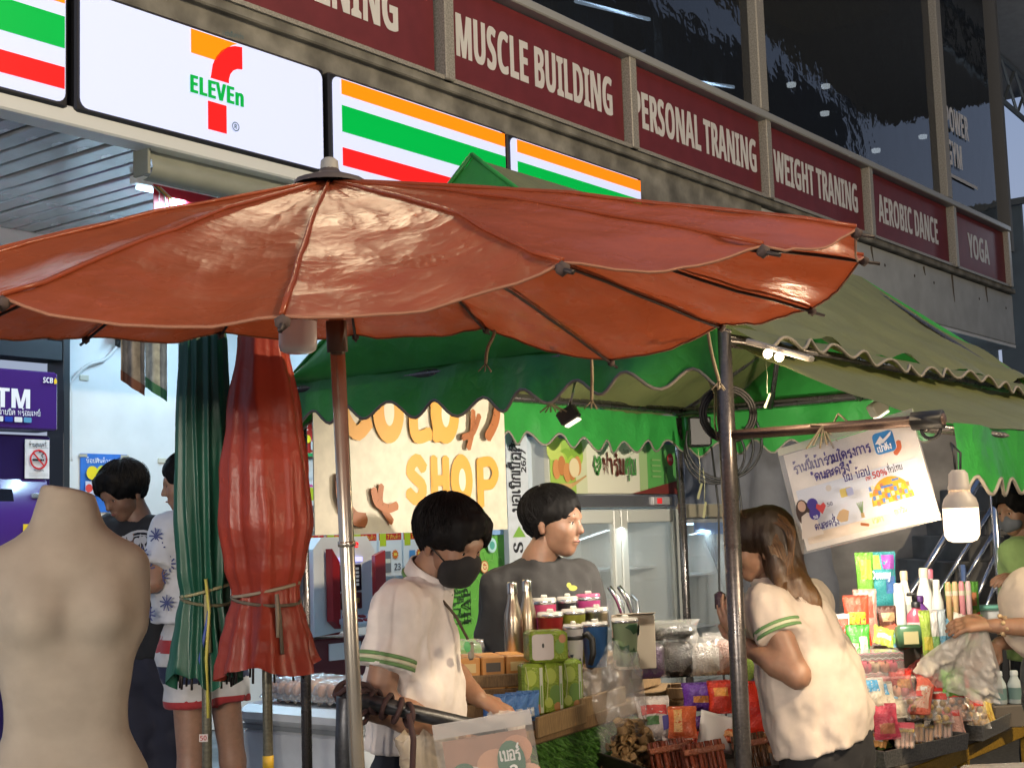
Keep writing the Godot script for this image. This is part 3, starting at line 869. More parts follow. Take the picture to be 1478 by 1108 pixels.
	for q in [[0.0, 0.5, 1.86], [-0.235, 0.2, 1.3], [0.9, 0.9, 1.86]]:
		part("rail_post", MB.new(true).tube([RT * q[0] + UPV * q[1], RT * q[0] + UPV * q[2]], 0.03, 8), chrome, s)

# a corrugated hall on the other side of the street, behind the viewer: the gym glass mirrors it
func opposite_hall() -> void:
	var t := thing("opposite_hall", "tall corrugated hall with strip lamps on the other side of the street", "building", Vector3(10, 0, 15))
	var sheet := mat("hall_sheet")
	part("wall", MB.new().box(Vector3(14, 11.0, 0), Vector3(80, 22, 0.3)), mat("hall_far", C(0.06, 0.07, 0.085), 0.7, 0.0, {"tex": "blotch", "uv": 0.2}), t)
	for i in 70:
		part("corrugation", MB.new().box(Vector3(-20.5 + i, 9.5, -0.2), Vector3(0.5, 6.5, 0.1)), mat("hall_far"), t)
	for i in 12:
		part("strip_lamp", MB.new().box(Vector3(-16 + i * 5.0, 8.0 + 2.2 * (i % 2), -0.35), Vector3(3.4, 0.14, 0.06)), mat("far_tube", C(0.8, 0.9, 1.0), 0.3, 0.0, {"emit": C(0.55, 0.75, 1.0), "energy": 1.6}), t)

func truss(a: Vector3, b: Vector3) -> MB:
	var m := MB.new()
	var d := Vector3(0, 0.8, 0)
	m.tube([a, b], 0.05, 5); m.tube([a + d, b + d], 0.05, 5)
	for i in 8:
		var p := a.lerp(b, i / 8.0); var q := a.lerp(b, (i + 1) / 8.0)
		m.tube([p, q + d], 0.03, 4); m.tube([p + d, q + d * 0.0], 0.03, 4)
	return m
# ---------------------------------------------------------------- tent and lean-to
var fold := FastNoiseLite.new()
func wob(x: float, y: float, z: float, f: float) -> float:
	return fold.get_noise_3d(x * f * 100.0, y * f * 100.0, z * f * 100.0)

func tarp(called: String) -> StandardMaterial3D:
	match called:
		"green": return mat("green_tarp", C(0.042, 0.32, 0.06), 0.36, 0.0, {"back": C(0.55, 0.6, 0.4), "tex": "soft", "uv": 1.2, "bump": "folds", "bumpcm": 0.5, "spec": 0.5})
		"roof": return mat("roof_tarp", C(0.135, 0.145, 0.055), 0.45, 0.0, {"back": C(0.3, 0.35, 0.2), "tex": "soft", "uv": 0.8, "bump": "folds", "bumpcm": 0.6})
	return mat("hem_tape", C(0.20, 0.18, 0.15), 0.7)

# a hanging strip with a scalloped hem and a tape along it; p0 to p1 at the top, both at height y1
func valance(t: Node3D, called: String, p0: Vector3, p1: Vector3, hem: float, amp: float, per: float, phase: float, lean: float, m: Material, top_sag := 0.0) -> void:
	var L := p0.distance_to(p1)
	var d := (p1 - p0) / L
	var n := d.cross(UPV)
	var low := func(s: float) -> float: return hem + amp * (0.5 + 0.5 * cos(TAU * (s / per + phase) + PI)) + 0.012 * sin(s * 5.1)
	var at := func(u: float, v: float) -> Vector3:
		var s := u * L
		var top: float = p0.y - top_sag * sin(u * PI)
		var y: float = lerpf(top, low.call(s), v)
		var w: float = v * (lean + (0.025 * sin(s * 7.0 + 1.0) + 0.02 * sin(s * 16.0)) * minf(1.0, amp * 12.0)) + 0.03 * wob(s, y * 0.6, p0.x, 0.02)
		var p := p0 + d * s + n * w
		return Vector3(p.x, y, p.z)
	var mb := MB.new(true)
	mb.grid(int(L / 0.025), 10, at)
	var v := part(called, mb, m, t)
	var pts := []
	var k := int(L / 0.02)
	for i in k + 1: pts.append(at.call(float(i) / k, 1.0))
	part("hem_tape", MB.new(true).tube(pts, 0.006, 5), tarp("tape"), v)

func tent() -> void:
	fold.seed = 8; fold.frequency = 1.0; fold.fractal_octaves = 3
	var X0 := 3.705
	var X1 := 6.6
	var ZA := -2.03
	var ZB := -3.885
	var t := thing("market_tent", "green market tent with scalloped edges and a khaki lit roof over the stall", "tent")
	var g := tarp("green")
	var rf := tarp("roof")
	var ridge := 2.9
	var zr := -2.96
	# roof slopes
	var slope := func(zeave: float, sgn: float) -> MB:
		var mb := MB.new(true)
		mb.grid(70, 26, func(u: float, v: float) -> Vector3:
			var x := lerpf(X0 - 0.03, 6.97, u)
			var e: float = 2.205 + 0.012 * sin(x * 9.0)
			var y: float = lerpf(ridge, e, v) - 0.03 * sin(v * PI) * (0.6 + 0.4 * sin(x * 2.2)) + 0.02 * wob(x, v * 2.0, sgn, 0.012) * v
			y += 0.05 * v * v * wob(x * 0.7, v, sgn + 4.0, 0.03)
			return Vector3(x, y, lerpf(zr, zeave, v)))
		return mb
	part("roof", slope.call(ZA + 0.03, 1.0), rf, t)
	part("roof", slope.call(ZB - 0.03, -1.0), rf, t)
	# gable end facing the viewer, creased below the peak
	var gb := MB.new(true)
	gb.grid(40, 20, func(u: float, v: float) -> Vector3:
		var z := lerpf(ZB, ZA, u)
		var top: float = lerpf(2.2, ridge, 1.0 - absf(z - zr) / absf(ZA - zr))
		var y := lerpf(top, 2.19, v)
		return Vector3(X0 - 0.03 + 0.05 * wob(z, y * 0.5, 1.0, 0.02) * sin(v * PI) - 0.03 * sin(v * PI), y, z))
	part("gable", gb, g, t)
	var gb2 := MB.new(true)
	gb2.grid(20, 8, func(u: float, v: float) -> Vector3:
		var z := lerpf(ZB, ZA, u)
		var top: float = lerpf(2.2, ridge, 1.0 - absf(z - zr) / absf(ZA - zr))
		return Vector3(6.95 - 0.3 * v, lerpf(top, 2.2, v), z))
	part("gable", gb2, g, t)
	for s in [ZA, ZB]:
		var pts := []
		for i in 13: pts.append(Vector3(X0 - 0.035, lerpf(ridge + 0.012, 2.215, i / 12.0) - 0.02 * sin(i / 12.0 * PI), lerpf(zr, s, i / 12.0)))
		part("verge_seam", MB.new(true).tube(pts, 0.009, 6), g, t)
	# hanging edges
	valance(t, "valance", Vector3(X0 - 0.03, 2.2, ZA), Vector3(X0 - 0.03, 2.2, ZB), 2.015, 0.06, 0.206, 0.0, -0.02, g)
	valance(t, "valance", Vector3(X0, 2.2, ZB), Vector3(X1, 2.2, ZB), 1.995, 0.06, 0.205, 0.2, 0.0, g)
	valance(t, "valance", Vector3(X1, 2.2, ZB), Vector3(X1, 2.2, ZA), 1.965, 0.07, 0.205, 0.4, 0.0, g)
	valance(t, "valance", Vector3(7.0, 2.2, ZA + 0.03), Vector3(X0, 2.2, ZA + 0.03), 2.135, 0.035, 0.205, 0.1, -0.1, rf)
	# frame
	var pipe := mat("tent_pipe", C(0.17, 0.155, 0.15), 0.36, 0.75, {"tex": "grain", "uv": 3.0, "rtex": "blotch"})
	for p in [[X0, ZA, 0.026], [X0 + 0.02, ZB, 0.02], [6.546, ZB, 0.022], [6.546, ZA, 0.022]]:
		part("pole", MB.new(true).tube([Vector3(p[0], 0, p[1]), Vector3(p[0], 1.1, p[1]), Vector3(p[0], 2.19, p[1])], p[2], 14), pipe, t)
	for r in [[Vector3(X0, 2.17, ZA), Vector3(X0, 2.17, ZB)], [Vector3(X0, 2.2, ZB + 0.03), Vector3(6.546, 2.23, ZB + 0.03)], [Vector3(6.52, 2.22, ZB), Vector3(6.52, 2.22, ZA)], [Vector3(X0, 2.17, ZA - 0.03), Vector3(6.546, 2.19, ZA - 0.03)]]:
		part("rail", MB.new(true).tube(r, 0.021, 10), pipe, t)
	for r in [[Vector3(X0, 2.17, ZA), Vector3(X0, 2.87, zr)], [Vector3(X0, 2.17, ZB), Vector3(X0, 2.87, zr)], [Vector3(6.546, 2.2, ZB), Vector3(6.9, 2.87, zr)], [Vector3(6.546, 2.2, ZA), Vector3(6.9, 2.87, zr)], [Vector3(X0, 2.87, zr), Vector3(6.9, 2.87, zr)], [Vector3(6.5, 2.2, -3.3), Vector3(6.1, 2.6, -3.0)], [Vector3(6.5, 2.2, -2.8), Vector3(6.1, 2.6, -3.0)]]:
		part("rafter", MB.new(true).tube(r, 0.014, 8), pipe, t)
	# lean-to in front
	var a := thing("awning", "khaki sloping tarpaulin awning with green scalloped edge over the snack trays", "awning")
	var aw := MB.new(true)
	aw.grid(60, 14, func(u: float, v: float) -> Vector3:
		var x := lerpf(3.705, 7.6, u)
		return Vector3(x, lerpf(2.15, 1.868, v) - 0.012 * sin(v * PI) + 0.012 * wob(x, v, 2.0, 0.02) + 0.006 * sin(x * 6.0) * v, lerpf(-2.0, -1.405, v)))
	part("sheet", aw, rf, a)
	valance(a, "valance", Vector3(7.6, 1.868, -1.40), Vector3(3.86, 1.868, -1.40), 1.675, 0.05, 0.16, 0.1, -0.015, g)
	part("rail", MB.new(true).tube([Vector3(3.705, 1.869, -2.06), Vector3(3.705, 1.869, -1.36)], 0.0155, 12), mat("rusty_pipe", C(0.16, 0.10, 0.075), 0.5, 0.4, {"tex": "grain", "uv": 4.0}), a)
	part("front_rail", MB.new(true).tube([Vector3(3.705, 1.85, -1.42), Vector3(7.6, 1.85, -1.42)], 0.014, 8), pipe, a)
	part("joint", MB.new(true).tube([Vector3(3.705, 1.869, -1.45), Vector3(3.705, 1.869, -1.365)], 0.026, 12), mat("black_rubber", C(0.012, 0.012, 0.012), 0.5), a)
	part("rope_ring", MB.new(true).tube(arc_pts(Vector3(3.705, 1.845, -1.40), 0.027, Vector3(0, 0, 1), Vector3(0, -1, 0), 0.0, PI, 12), 0.005, 6), mat("black_rubber"), a)
	part("post", MB.new(true).tube([Vector3(6.6, 0, -1.45), Vector3(6.6, 1.86, -1.45)], 0.022, 10), pipe, a)
	part("post", MB.new(true).tube([Vector3(7.55, 0, -1.45), Vector3(7.55, 1.86, -1.45)], 0.022, 10), pipe, a)

func arc_pts(c: Vector3, r: float, ux: Vector3, uy: Vector3, a0: float, a1: float, n: int) -> Array:
	var o := []
	for i in n + 1:
		var a := lerpf(a0, a1, float(i) / n)
		o.append(c + ux * cos(a) * r + uy * sin(a) * r)
	return o
# ---------------------------------------------------------------- umbrellas
const HD := Vector3(0.7934, 0, -0.6087)     # away from the camera
const RT := Vector3(0.6087, 0, 0.7934)      # to the right of the picture

func near(v: Vector3) -> Vector3:      # the umbrella stands a little nearer than first measured
	return Vector3(v.x * 0.88, 1.6 + (v.y - 1.6) * 0.88, v.z * 0.88)

func umbrellas() -> void:
	var apex := near(Vector3(2.525, 2.525, -2.515))
	var hub := near(Vector3(2.545, 2.15, -2.534))
	var t := thing("market_umbrella", "large open orange vinyl market umbrella on a bare steel pole", "umbrella", Vector3(2.443, 0, -2.335))
	var o := -t.position
	var hs := [1.965, 2.055, 2.127, 2.229, 2.247, 2.204, 2.225, 2.177, 2.331, 2.319, 2.337, 2.295, 2.26, 2.2, 2.14, 2.08, 2.04, 2.0]
	var R := 1.36 * 0.88
	var rim := func(i: int) -> Vector3:
		var a := deg_to_rad(4.0 + 20.0 * i)
		var h: float = 1.6 + (hs[posmod(i, 18)] - 1.6) * 0.88
		return Vector3(hub.x, h, hub.z) - HD * cos(a) * R + RT * sin(a) * R
	# point on the cloth: f = rib number as a real, r = 0 apex to 1 rim
	var cloth := func(f: float, r: float) -> Vector3:
		var i := int(floor(f))
		var u := f - i
		var a: Vector3 = rim.call(i)
		var b: Vector3 = rim.call(i + 1)
		var e := a.lerp(b, u)
		var mid := 4.0 * u * (1.0 - u)
		var p := apex.lerp(e, r)
		var rise: float = 0.018 * sin(r * PI) * (1.0 - 0.2 * mid)       # ribs bow upwards
		var sag: float = mid * (0.010 * r + (0.016 if i < 1 or i > 14 else 0.004) * r * r * r)
		p.y += rise - sag + 0.018 * r * wob(p.x, p.y, p.z, 0.02) + 0.007 * r * wob(p.x, p.y, p.z, 0.07) + 0.004 * wob(f * 0.9, r * 0.25, 3.0, 0.12)
		if r > 0.85: p.y -= mid * (r - 0.85) * 0.05
		p += (e - apex).normalized() * (-0.010 * mid * r * r)
		return p + o
	var vinyl := mat("orange_vinyl", C(0.42, 0.10, 0.040), 0.37, 0.0, {"spec": 0.42, "back": C(0.9, 0.72, 0.55), "tex": "soft", "uv": 1.3, "bump": "crumple", "bumpcm": 0.2, "rtex": "blotch"})
	for i in 18:
		var mb := MB.new(true)
		mb.grid(12, 34, func(u: float, v: float) -> Vector3: return cloth.call(i + u, 0.02 + v * 0.98))
		part("canopy_panel", mb, vinyl, t)
	var iron := mat("rib_iron", C(0.03, 0.022, 0.02), 0.55, 0.5)
	var hem := mat("umbrella_hem", C(0.24, 0.10, 0.055), 0.8)
	for i in 18:
		var pts := []
		for k in 13: pts.append(cloth.call(float(i), maxf(0.03, k / 12.0)) - Vector3(0, 0.012, 0))
		pts.append(pts[12] + (pts[12] - pts[11]).normalized() * 0.035)
		part("rib", MB.new(true).tube(pts, 0.0042, 6), iron, t)
		var s: Vector3 = pts[6] - Vector3(0, 0.005, 0)
		part("stretcher", MB.new(true).tube([s, hub + Vector3(0, 0.11, 0) + o + (s - hub - o) * Vector3(0.03, 0, 0.03)], 0.0035, 5), iron, t)
		var e := []
		for k in 13: e.append(cloth.call(i + k / 12.0, 1.0) - Vector3(0, 0.002, 0))
		part("hem", MB.new(true).tube(e, 0.0026, 5), hem, t)
		# seam with a tied knot at the rib end
		var sm := []
		for k in 13: sm.append(cloth.call(float(i), maxf(0.03, k / 12.0)) + Vector3(0, 0.003, 0))
		part("seam", MB.new(true).tube(sm, 0.0045, 5), vinyl, t)
		part("knot", MB.new(true).lathe([[0.0, -0.012], [0.011, -0.004], [0.012, 0.006], [0.0, 0.014]], 7, pts[12]), mat("dark_knot", C(0.05, 0.03, 0.025), 0.8), t)
	part("hub_cap", MB.new(true).lathe([[0.085, -0.012], [0.08, 0.0], [0.04, 0.014], [0.026, 0.02], [0.02, 0.03], [0.0, 0.032]], 18, apex + o), mat("cap_rubber", C(0.06, 0.045, 0.04), 0.6), t)
	part("finial", MB.new(true).lathe([[0.022, 0.01], [0.02, 0.035], [0.012, 0.042], [0.0, 0.043]], 14, apex + o + Vector3(0, 0.012, 0)), mat("finial_grey", C(0.25, 0.24, 0.22), 0.6), t)
	var pole := mat("umbrella_steel", C(0.50, 0.46, 0.39), 0.27, 0.8, {"tex": "soft", "uv": 2.0})
	var pt := apex - Vector3(0, 0.02, 0) + o
	part("pole", MB.new(true).tube([Vector3.ZERO, pt * Vector3(0.5, 0, 0.5) + Vector3(0, 1.2, 0), pt], 0.0172, 16), pole, t)
	part("pole_collar", MB.new(true).tube([pt.lerp(Vector3.ZERO, 0.125), pt.lerp(Vector3.ZERO, 0.155)], 0.024, 14), mat("collar_brown", C(0.10, 0.05, 0.03), 0.5), t)
	part("pole_joint", MB.new(true).tube([pt.lerp(Vector3.ZERO, 0.335), pt.lerp(Vector3.ZERO, 0.34)], 0.0205, 14), pole, t)
	part("base", MB.new(true).lathe([[0.26, 0.0], [0.26, 0.08], [0.08, 0.1], [0.05, 0.3], [0.0, 0.3]], 20), mat("base_concrete", C(0.2, 0.2, 0.2), 0.9), t)
	# cords that hang from the rim
	var cord := mat("cord", C(0.30, 0.24, 0.15), 0.8, 0.0, {"tex": "grain", "uv": 12.0})
	var cs := [[[near(Vector3(3.801, 2.345, -2.981)), near(Vector3(3.80, 2.30, -2.985)), near(Vector3(3.775, 2.24, -3.0)), near(Vector3(3.77, 2.19, -3.005))], "short frayed cord hanging at the umbrella edge in front of the green tent"],
		[[Vector3(3.37, 2.215, -2.33), Vector3(3.41, 2.20, -2.34), Vector3(3.43, 2.13, -2.33), Vector3(3.435, 2.07, -2.33), Vector3(3.435, 1.985, -2.335)], "thin straight cord hanging from an umbrella rib over the hem"],
		[[near(Vector3(3.83, 2.34, -2.13)), Vector3(3.385, 2.25, -1.90), Vector3(3.39, 2.17, -1.905), Vector3(3.42, 2.08, -1.91), Vector3(3.477, 2.009, -1.923)], "long cord tied from the umbrella rib down to the tent pole"]]
	for c in cs:
		var q := thing("tie_cord", c[1], "cord", c[0][-1], Basis.IDENTITY, "cords tied to the umbrella rim")
		var pts := []
		var cv := Curve3D.new()
		for p in c[0]: cv.add_point(p - q.position)
		for i in 20: pts.append(cv.sample_baked(cv.get_baked_length() * i / 19.0, true))
		part("strand", MB.new(true).tube(pts, 0.0055, 6), cord, q)
		for k in 5:
			part("frayed_end", MB.new(true).tube([Vector3.ZERO, Vector3(0.012 * (k - 2), -0.025, 0.006 * ((k * 3) % 5 - 2))], 0.0018, 4), cord, q)
	folded("folded_umbrella", "folded red vinyl market umbrella tied with a cord, in front of the white freezer", Vector3(2.985, 0, -3.285), mat("red_vinyl", C(0.42, 0.055, 0.03), 0.38, 0.0, {"tex": "soft", "uv": 2.0, "bump": "folds", "bumpcm": 0.25, "back": C(0.3, 0.2, 0.2)}),
		[[2.36, 0.05], [2.3, 0.065], [2.24, 0.075], [1.98, 0.112], [1.8, 0.132], [1.66, 0.138], [1.52, 0.118], [1.44, 0.098], [1.41, 0.10], [1.36, 0.115], [1.28, 0.135], [1.2, 0.152]], 8, 0.15, 0.4, C(0.35, 0.3, 0.22))
	folded("folded_umbrella", "folded dark green market umbrella tied with cord and yellow ribbon, beside the red one", Vector3(2.955, 0, -3.535), mat("dark_green_cloth", C(0.012, 0.10, 0.06), 0.4, 0.0, {"tex": "soft", "uv": 2.0, "back": C(0.0, 0.06, 0.03)}),
		[[2.36, 0.045], [2.3, 0.07], [2.24, 0.078], [1.98, 0.088], [1.7, 0.092], [1.5, 0.082], [1.43, 0.072], [1.36, 0.085], [1.25, 0.1], [1.17, 0.112]], 13, 0.16, 1.7, C(0.32, 0.3, 0.16))

func folded(called: String, label: String, at: Vector3, m: Material, prof: Array, pleats: int, depth: float, seedv: float, tie: Color) -> void:
	var t := thing(called, label, "umbrella", at, Basis.IDENTITY, "folded umbrellas standing together")
	var y0: float = prof[-1][0]
	var y1: float = prof[0][0]
	var rad := func(y: float) -> float:
		for i in prof.size() - 1:
			if y <= prof[i][0] and y >= prof[i + 1][0]:
				var u: float = (prof[i][0] - y) / (prof[i][0] - prof[i + 1][0])
				return lerpf(prof[i][1], prof[i + 1][1], u * u * (3.0 - 2.0 * u))
		return prof[-1][1]
	var mb := MB.new(true)
	mb.grid(pleats * 12, 56, func(u: float, v: float) -> Vector3:
		var y := lerpf(y1, y0, v)
		var a := u * TAU
		var w := wob(cos(a) * 0.5 + seedv, y * 0.35, sin(a) * 0.5, 0.02)
		var s := sin(a * pleats * 0.5 + 0.9 * sin(a * 2.0 + seedv * 3.0) + 0.5 * sin(y * 3.0 + seedv) + w * 1.5)
		var r: float = rad.call(y) * (1.0 + depth * (0.5 - 1.3 * pow(absf(s), 1.1)) * (0.6 + 0.8 * v) + 0.08 * w)
		var yy := y - (0.025 * sin(a * 3.0 + seedv) + 0.012 * s if v > 0.985 else 0.0)
		return Vector3(cos(a) * r, yy, -sin(a) * r))
	part("canopy", mb, m, t)
	var st := mat("aged_pole", C(0.30, 0.29, 0.22), 0.4, 0.6, {"tex": "grain", "uv": 3.0})
	part("pole", MB.new(true).tube([Vector3(0, 0, 0), Vector3(0, y1, 0)], 0.0155, 12), st, t)
	if seedv < 1.0: part("pole_tape", MB.new(true).tube([Vector3(0, 0.9, 0), Vector3(0, 0.94, 0)], 0.0175, 12), mat("yellow_tape", C(0.55, 0.36, 0.03), 0.5), t)
	for k in 11:
		var a := TAU * k / 11.0 + seedv
		var r: float = prof[-1][1] * 0.72
		part("rib_end", MB.new(true).tube([Vector3(cos(a) * r, y0 + 0.05, sin(a) * r), Vector3(cos(a) * r * 1.05, y0 - 0.03, sin(a) * r * 1.05)], 0.004, 5), mat("rib_iron"), t)
	var ty := 1.435
	var tr: float = rad.call(ty) * 1.04
	for k in 2:
		var pts := []
		for i in 25:
			var a := TAU * i / 24.0
			pts.append(Vector3(cos(a) * (tr + 0.004 * k), ty + (0.012 - 0.03 * k) + 0.018 * sin(a + 1.0 + k * 2.0), sin(a) * (tr + 0.004 * k)))
		part("tie_cord", MB.new(true).tube(pts, 0.0055, 6), mat("tie_%.2f" % (tie.b + k), tie * (1.0 if k == 0 else 0.45), 0.8), t)
	var side := (-HD * 0.9 + RT * (0.45 if seedv < 1.0 else 0.2)).normalized() * (tr + 0.012)
	for k in 2:
		part("tie_end", MB.new(true).tube([side + Vector3(0, ty, 0), side * 1.05 + Vector3(0.01 * k, ty - 0.07, 0), side * 1.07 + RT * 0.012 * k + Vector3(0, ty - 0.13 - 0.05 * k, 0)], 0.006, 6), mat("tie_%.2f" % (tie.b + k)), t)
	if seedv > 1.0:
		for k in 2:
			part("ribbon", MB.new(true).tube([side + Vector3(0, ty + 0.05, 0), side * 1.1 + RT * 0.01 + Vector3(0, ty - 0.05, 0), side * 1.12 - RT * (0.02 * k) + Vector3(0, ty - 0.2, 0), side * 1.1 + RT * (0.005 - 0.015 * k) + Vector3(0, ty - 0.38 + 0.14 * k, 0)], 0.006, 5), mat("ribbon_%d" % k, C(0.55, 0.5, 0.1) if k == 0 else C(0.05, 0.09, 0.35), 0.5), t)
		var f := FP.new(self, Transform3D(face(-HD), -HD * 0.0165 + Vector3(-0.012, 0.985, 0)))
		f.rect(-0.012, -0.012, 0.028, 0.024, C(0.55, 0.5, 0.48)); f.text("50", -0.009, -0.008, 0.015, C(0.35, 0.02, 0.03), 0.021)
		part("price_tag", f.mb, print_mat(), t)
# ---------------------------------------------------------------- posters, machines and fridges behind the stall
func sheet(called: String, label: String, cat: String, at: Vector3, b: Basis, w: float, h: float, base: Color, thick := 0.004, group := "") -> Array:
	# a thin board whose lower left corner is at the origin; returns [node, print]
	var t := thing(called, label, cat, at, b, group)
	part("board", MB.new().box(Vector3(w / 2, h / 2, -thick / 2), Vector3(w, h, thick)), mat("sheet_%.2f_%.2f_%.2f" % [base.r, base.g, base.b], base, 0.5, 0.0, {"tex": "soft", "uv": 2.0}), t)
	var f := FP.new(self, Transform3D(Basis.IDENTITY, Vector3(0, 0, 0.0006)), 0.0005)
	return [t, f]

func sausage(f: FP, pts: Array, w: float, c: Color) -> void:
	var cv := Curve2D.new()
	for i in pts.size():
		var d: Vector2 = (pts[mini(i + 1, pts.size() - 1)] - pts[maxi(i - 1, 0)]) * 0.2
		cv.add_point(pts[i], -d, d)
	var o := []
	for i in 15: o.append(cv.sample_baked(cv.get_baked_length() * i / 14.0, true))
	f.disc(o[0].x, o[0].y, w / 2, c); f.disc(o[14].x, o[14].y, w / 2, c)
	f.stroke(o, w, c)
	for i in [4, 7, 10]:
		var d: Vector2 = (o[i + 1] - o[i]).normalized()
		f.stroke([o[i] + Vector2(-d.y, d.x) * w * 0.1, o[i] + Vector2(-d.y, d.x) * w * 0.42], w * 0.07, c * 0.45)

func fat(f: FP, strokes: Array, x: float, y: float, sx: float, sy: float, w: float, c: Color) -> void:
	for s in strokes:
		var cv := Curve2D.new()
		for i in s.size():
			var p := Vector2(x + s[i][0] * sx, y + s[i][1] * sy)
			var q0 := Vector2(x + s[maxi(i - 1, 0)][0] * sx, y + s[maxi(i - 1, 0)][1] * sy)
			var q1 := Vector2(x + s[mini(i + 1, s.size() - 1)][0] * sx, y + s[mini(i + 1, s.size() - 1)][1] * sy)
			var d := (q1 - q0) * (0.18 if s.size() > 2 else 0.0)
			cv.add_point(p, -d, d)
		var o := []
		for i in 21: o.append(cv.sample_baked(cv.get_baked_length() * i / 20.0, true))
		f.disc(o[0].x, o[0].y, w / 2, c); f.disc(o[20].x, o[20].y, w / 2, c)
		f.stroke(o, w, c)

func ring_letter(f: FP, x: float, y: float, rx: float, ry_: float, ix: float, iy: float, c: Color) -> void:
	f.disc(x, y, rx, c, ry_ / rx, 26); f.disc(x + 0.004, y, ix, C(0.58, 0.53, 0.41), iy / ix, 20)

func backdrop() -> void:
	cash_machine()
	wall_things()
	shop_cards()
	kiosk()
	stall_posters()
	fridges()
	freezer()

func cash_machine() -> void:
	var t := thing("cash_machine", "purple cash machine with lit header panel beside the white wall", "cash machine", Vector3(4.9, 0.155, -8.36))
	var purple := mat("purple_panel", C(0.052, 0.018, 0.16), 0.22, 0.0, {"coat": 0.6})
	var deep := mat("purple_dark", C(0.016, 0.008, 0.06), 0.25, 0.0, {"coat": 0.5})
	part("header", MB.new().box(Vector3(0.0, 2.43, 0.05), Vector3(1.35, 0.4, 0.24), Basis.IDENTITY, 0.012), purple, t)
	part("body", MB.new().box(Vector3(0.0, 1.1, -0.02), Vector3(1.32, 2.2, 0.26), Basis.IDENTITY, 0.012), deep, t)
	var con := MB.new(true)
	con.grid(4, 14, func(u: float, v: float) -> Vector3: return Vector3(lerpf(-0.66, 0.62, u), lerpf(1.9, 1.45, v), 0.115 + 0.12 * sin(v * PI * 0.55)))
	part("console", con, purple, t)
	part("screen", MB.new().box(Vector3(0.24, 1.79, 0.16), Vector3(0.2, 0.09, 0.02), Basis(Vector3(1, 0, 0), -0.25), 0.004), mat("dark_glass", C(0.01, 0.012, 0.02), 0.08), t)
	part("card_slot", MB.new().box(Vector3(0.5, 1.785, 0.17), Vector3(0.07, 0.035, 0.04), Basis(Vector3(1, 0, 0), -0.25), 0.006), mat("silver_trim", C(0.6, 0.6, 0.62), 0.25, 0.9), t)
	part("shelf_edge", MB.new().box(Vector3(-0.02, 1.43, 0.22), Vector3(1.3, 0.03, 0.06), Basis.IDENTITY, 0.01), mat("silver_trim"), t)
	var f := FP.new(self, Transform3D(Basis.IDENTITY, Vector3(-4.9, -0.155, 0.172)))
	f.text("ATM", 4.985, 2.525, 0.128, C(0.8, 0.8, 0.85), 0.37, "Droid Sans", 1.3)
	f.thai("ถอน โอน จ่ายบิล พร้อมเพย์", 4.94, 2.478, 0.028, C(0.75, 0.75, 0.8), 0.49)
	var cc := [C(0.5, 0.05, 0.03), C(0.7, 0.7, 0.72), C(0.02, 0.06, 0.4), C(0.7, 0.7, 0.72), C(0.1, 0.3, 0.5)]
	for i in 5: f.rect(5.02 + i * 0.07, 2.43, 0.058, 0.034, cc[i], 0.006)
	f.text("SCB", 5.445, 2.705, 0.036, C(0.75, 0.75, 0.8), 0.075, "Droid Sans", 1.2)
	f.poly(PackedVector2Array([Vector2(5.53, 2.70), Vector2(5.55, 2.705), Vector2(5.552, 2.725), Vector2(5.54, 2.745), Vector2(5.528, 2.725)]), C(0.7, 0.5, 0.02))
	part("print", f.mb, print_mat(0.3), t)
	var y := FP.new(self, Transform3D(Basis.IDENTITY, Vector3(0.36, 1.52, 0.25)))
	y.rect(0, 0, 0.06, 0.08, C(0.7, 0.5, 0.02)); y.stroke([Vector2(0.012, 0.02), Vector2(0.048, 0.06)], 0.015, C(0.02, 0.02, 0.02))
	part("warning_sticker", y.mb, print_mat(), t)
	# no-smoking notice on its side
	var s := sheet("smoking_notice", "white no smoking notice with red ring stuck on the purple cash machine", "notice", Vector3(5.345, 2.061, -8.222), Basis.IDENTITY, 0.185, 0.262, C(0.72, 0.72, 0.74))
	var p: FP = s[1]
	p.thai("ห้ามสูบบุหรี่", 0.03, 0.215, 0.02, C(0.03, 0.03, 0.04), 0.125)
	p.stroke([Vector2(0.02, 0.205), Vector2(0.165, 0.205)], 0.002, C(0.05, 0.05, 0.05))
	p.rect(0.045, 0.117, 0.075, 0.014, C(0.01, 0.01, 0.01)); p.rect(0.122, 0.117, 0.012, 0.014, C(0.01, 0.01, 0.01))
	p.stroke([Vector2(0.125, 0.14), Vector2(0.115, 0.155), Vector2(0.128, 0.165), Vector2(0.12, 0.18), Vector2(0.095, 0.178)], 0.008, C(0.04, 0.04, 0.04))
	p.ring(0.0925, 0.127, 0.062, 0.012, C(0.55, 0.01, 0.015)); p.stroke([Vector2(0.05, 0.172), Vector2(0.136, 0.082)], 0.011, C(0.55, 0.01, 0.015))
	p.text("No Smoking", 0.055, 0.045, 0.014, C(0.05, 0.05, 0.05), 0.075)
	for i in 3: p.stroke([Vector2(0.02, 0.032 - i * 0.008), Vector2(0.165, 0.032 - i * 0.008)], 0.002, C(0.25, 0.25, 0.25))
	part("print", p.mb, print_mat(), s[0])

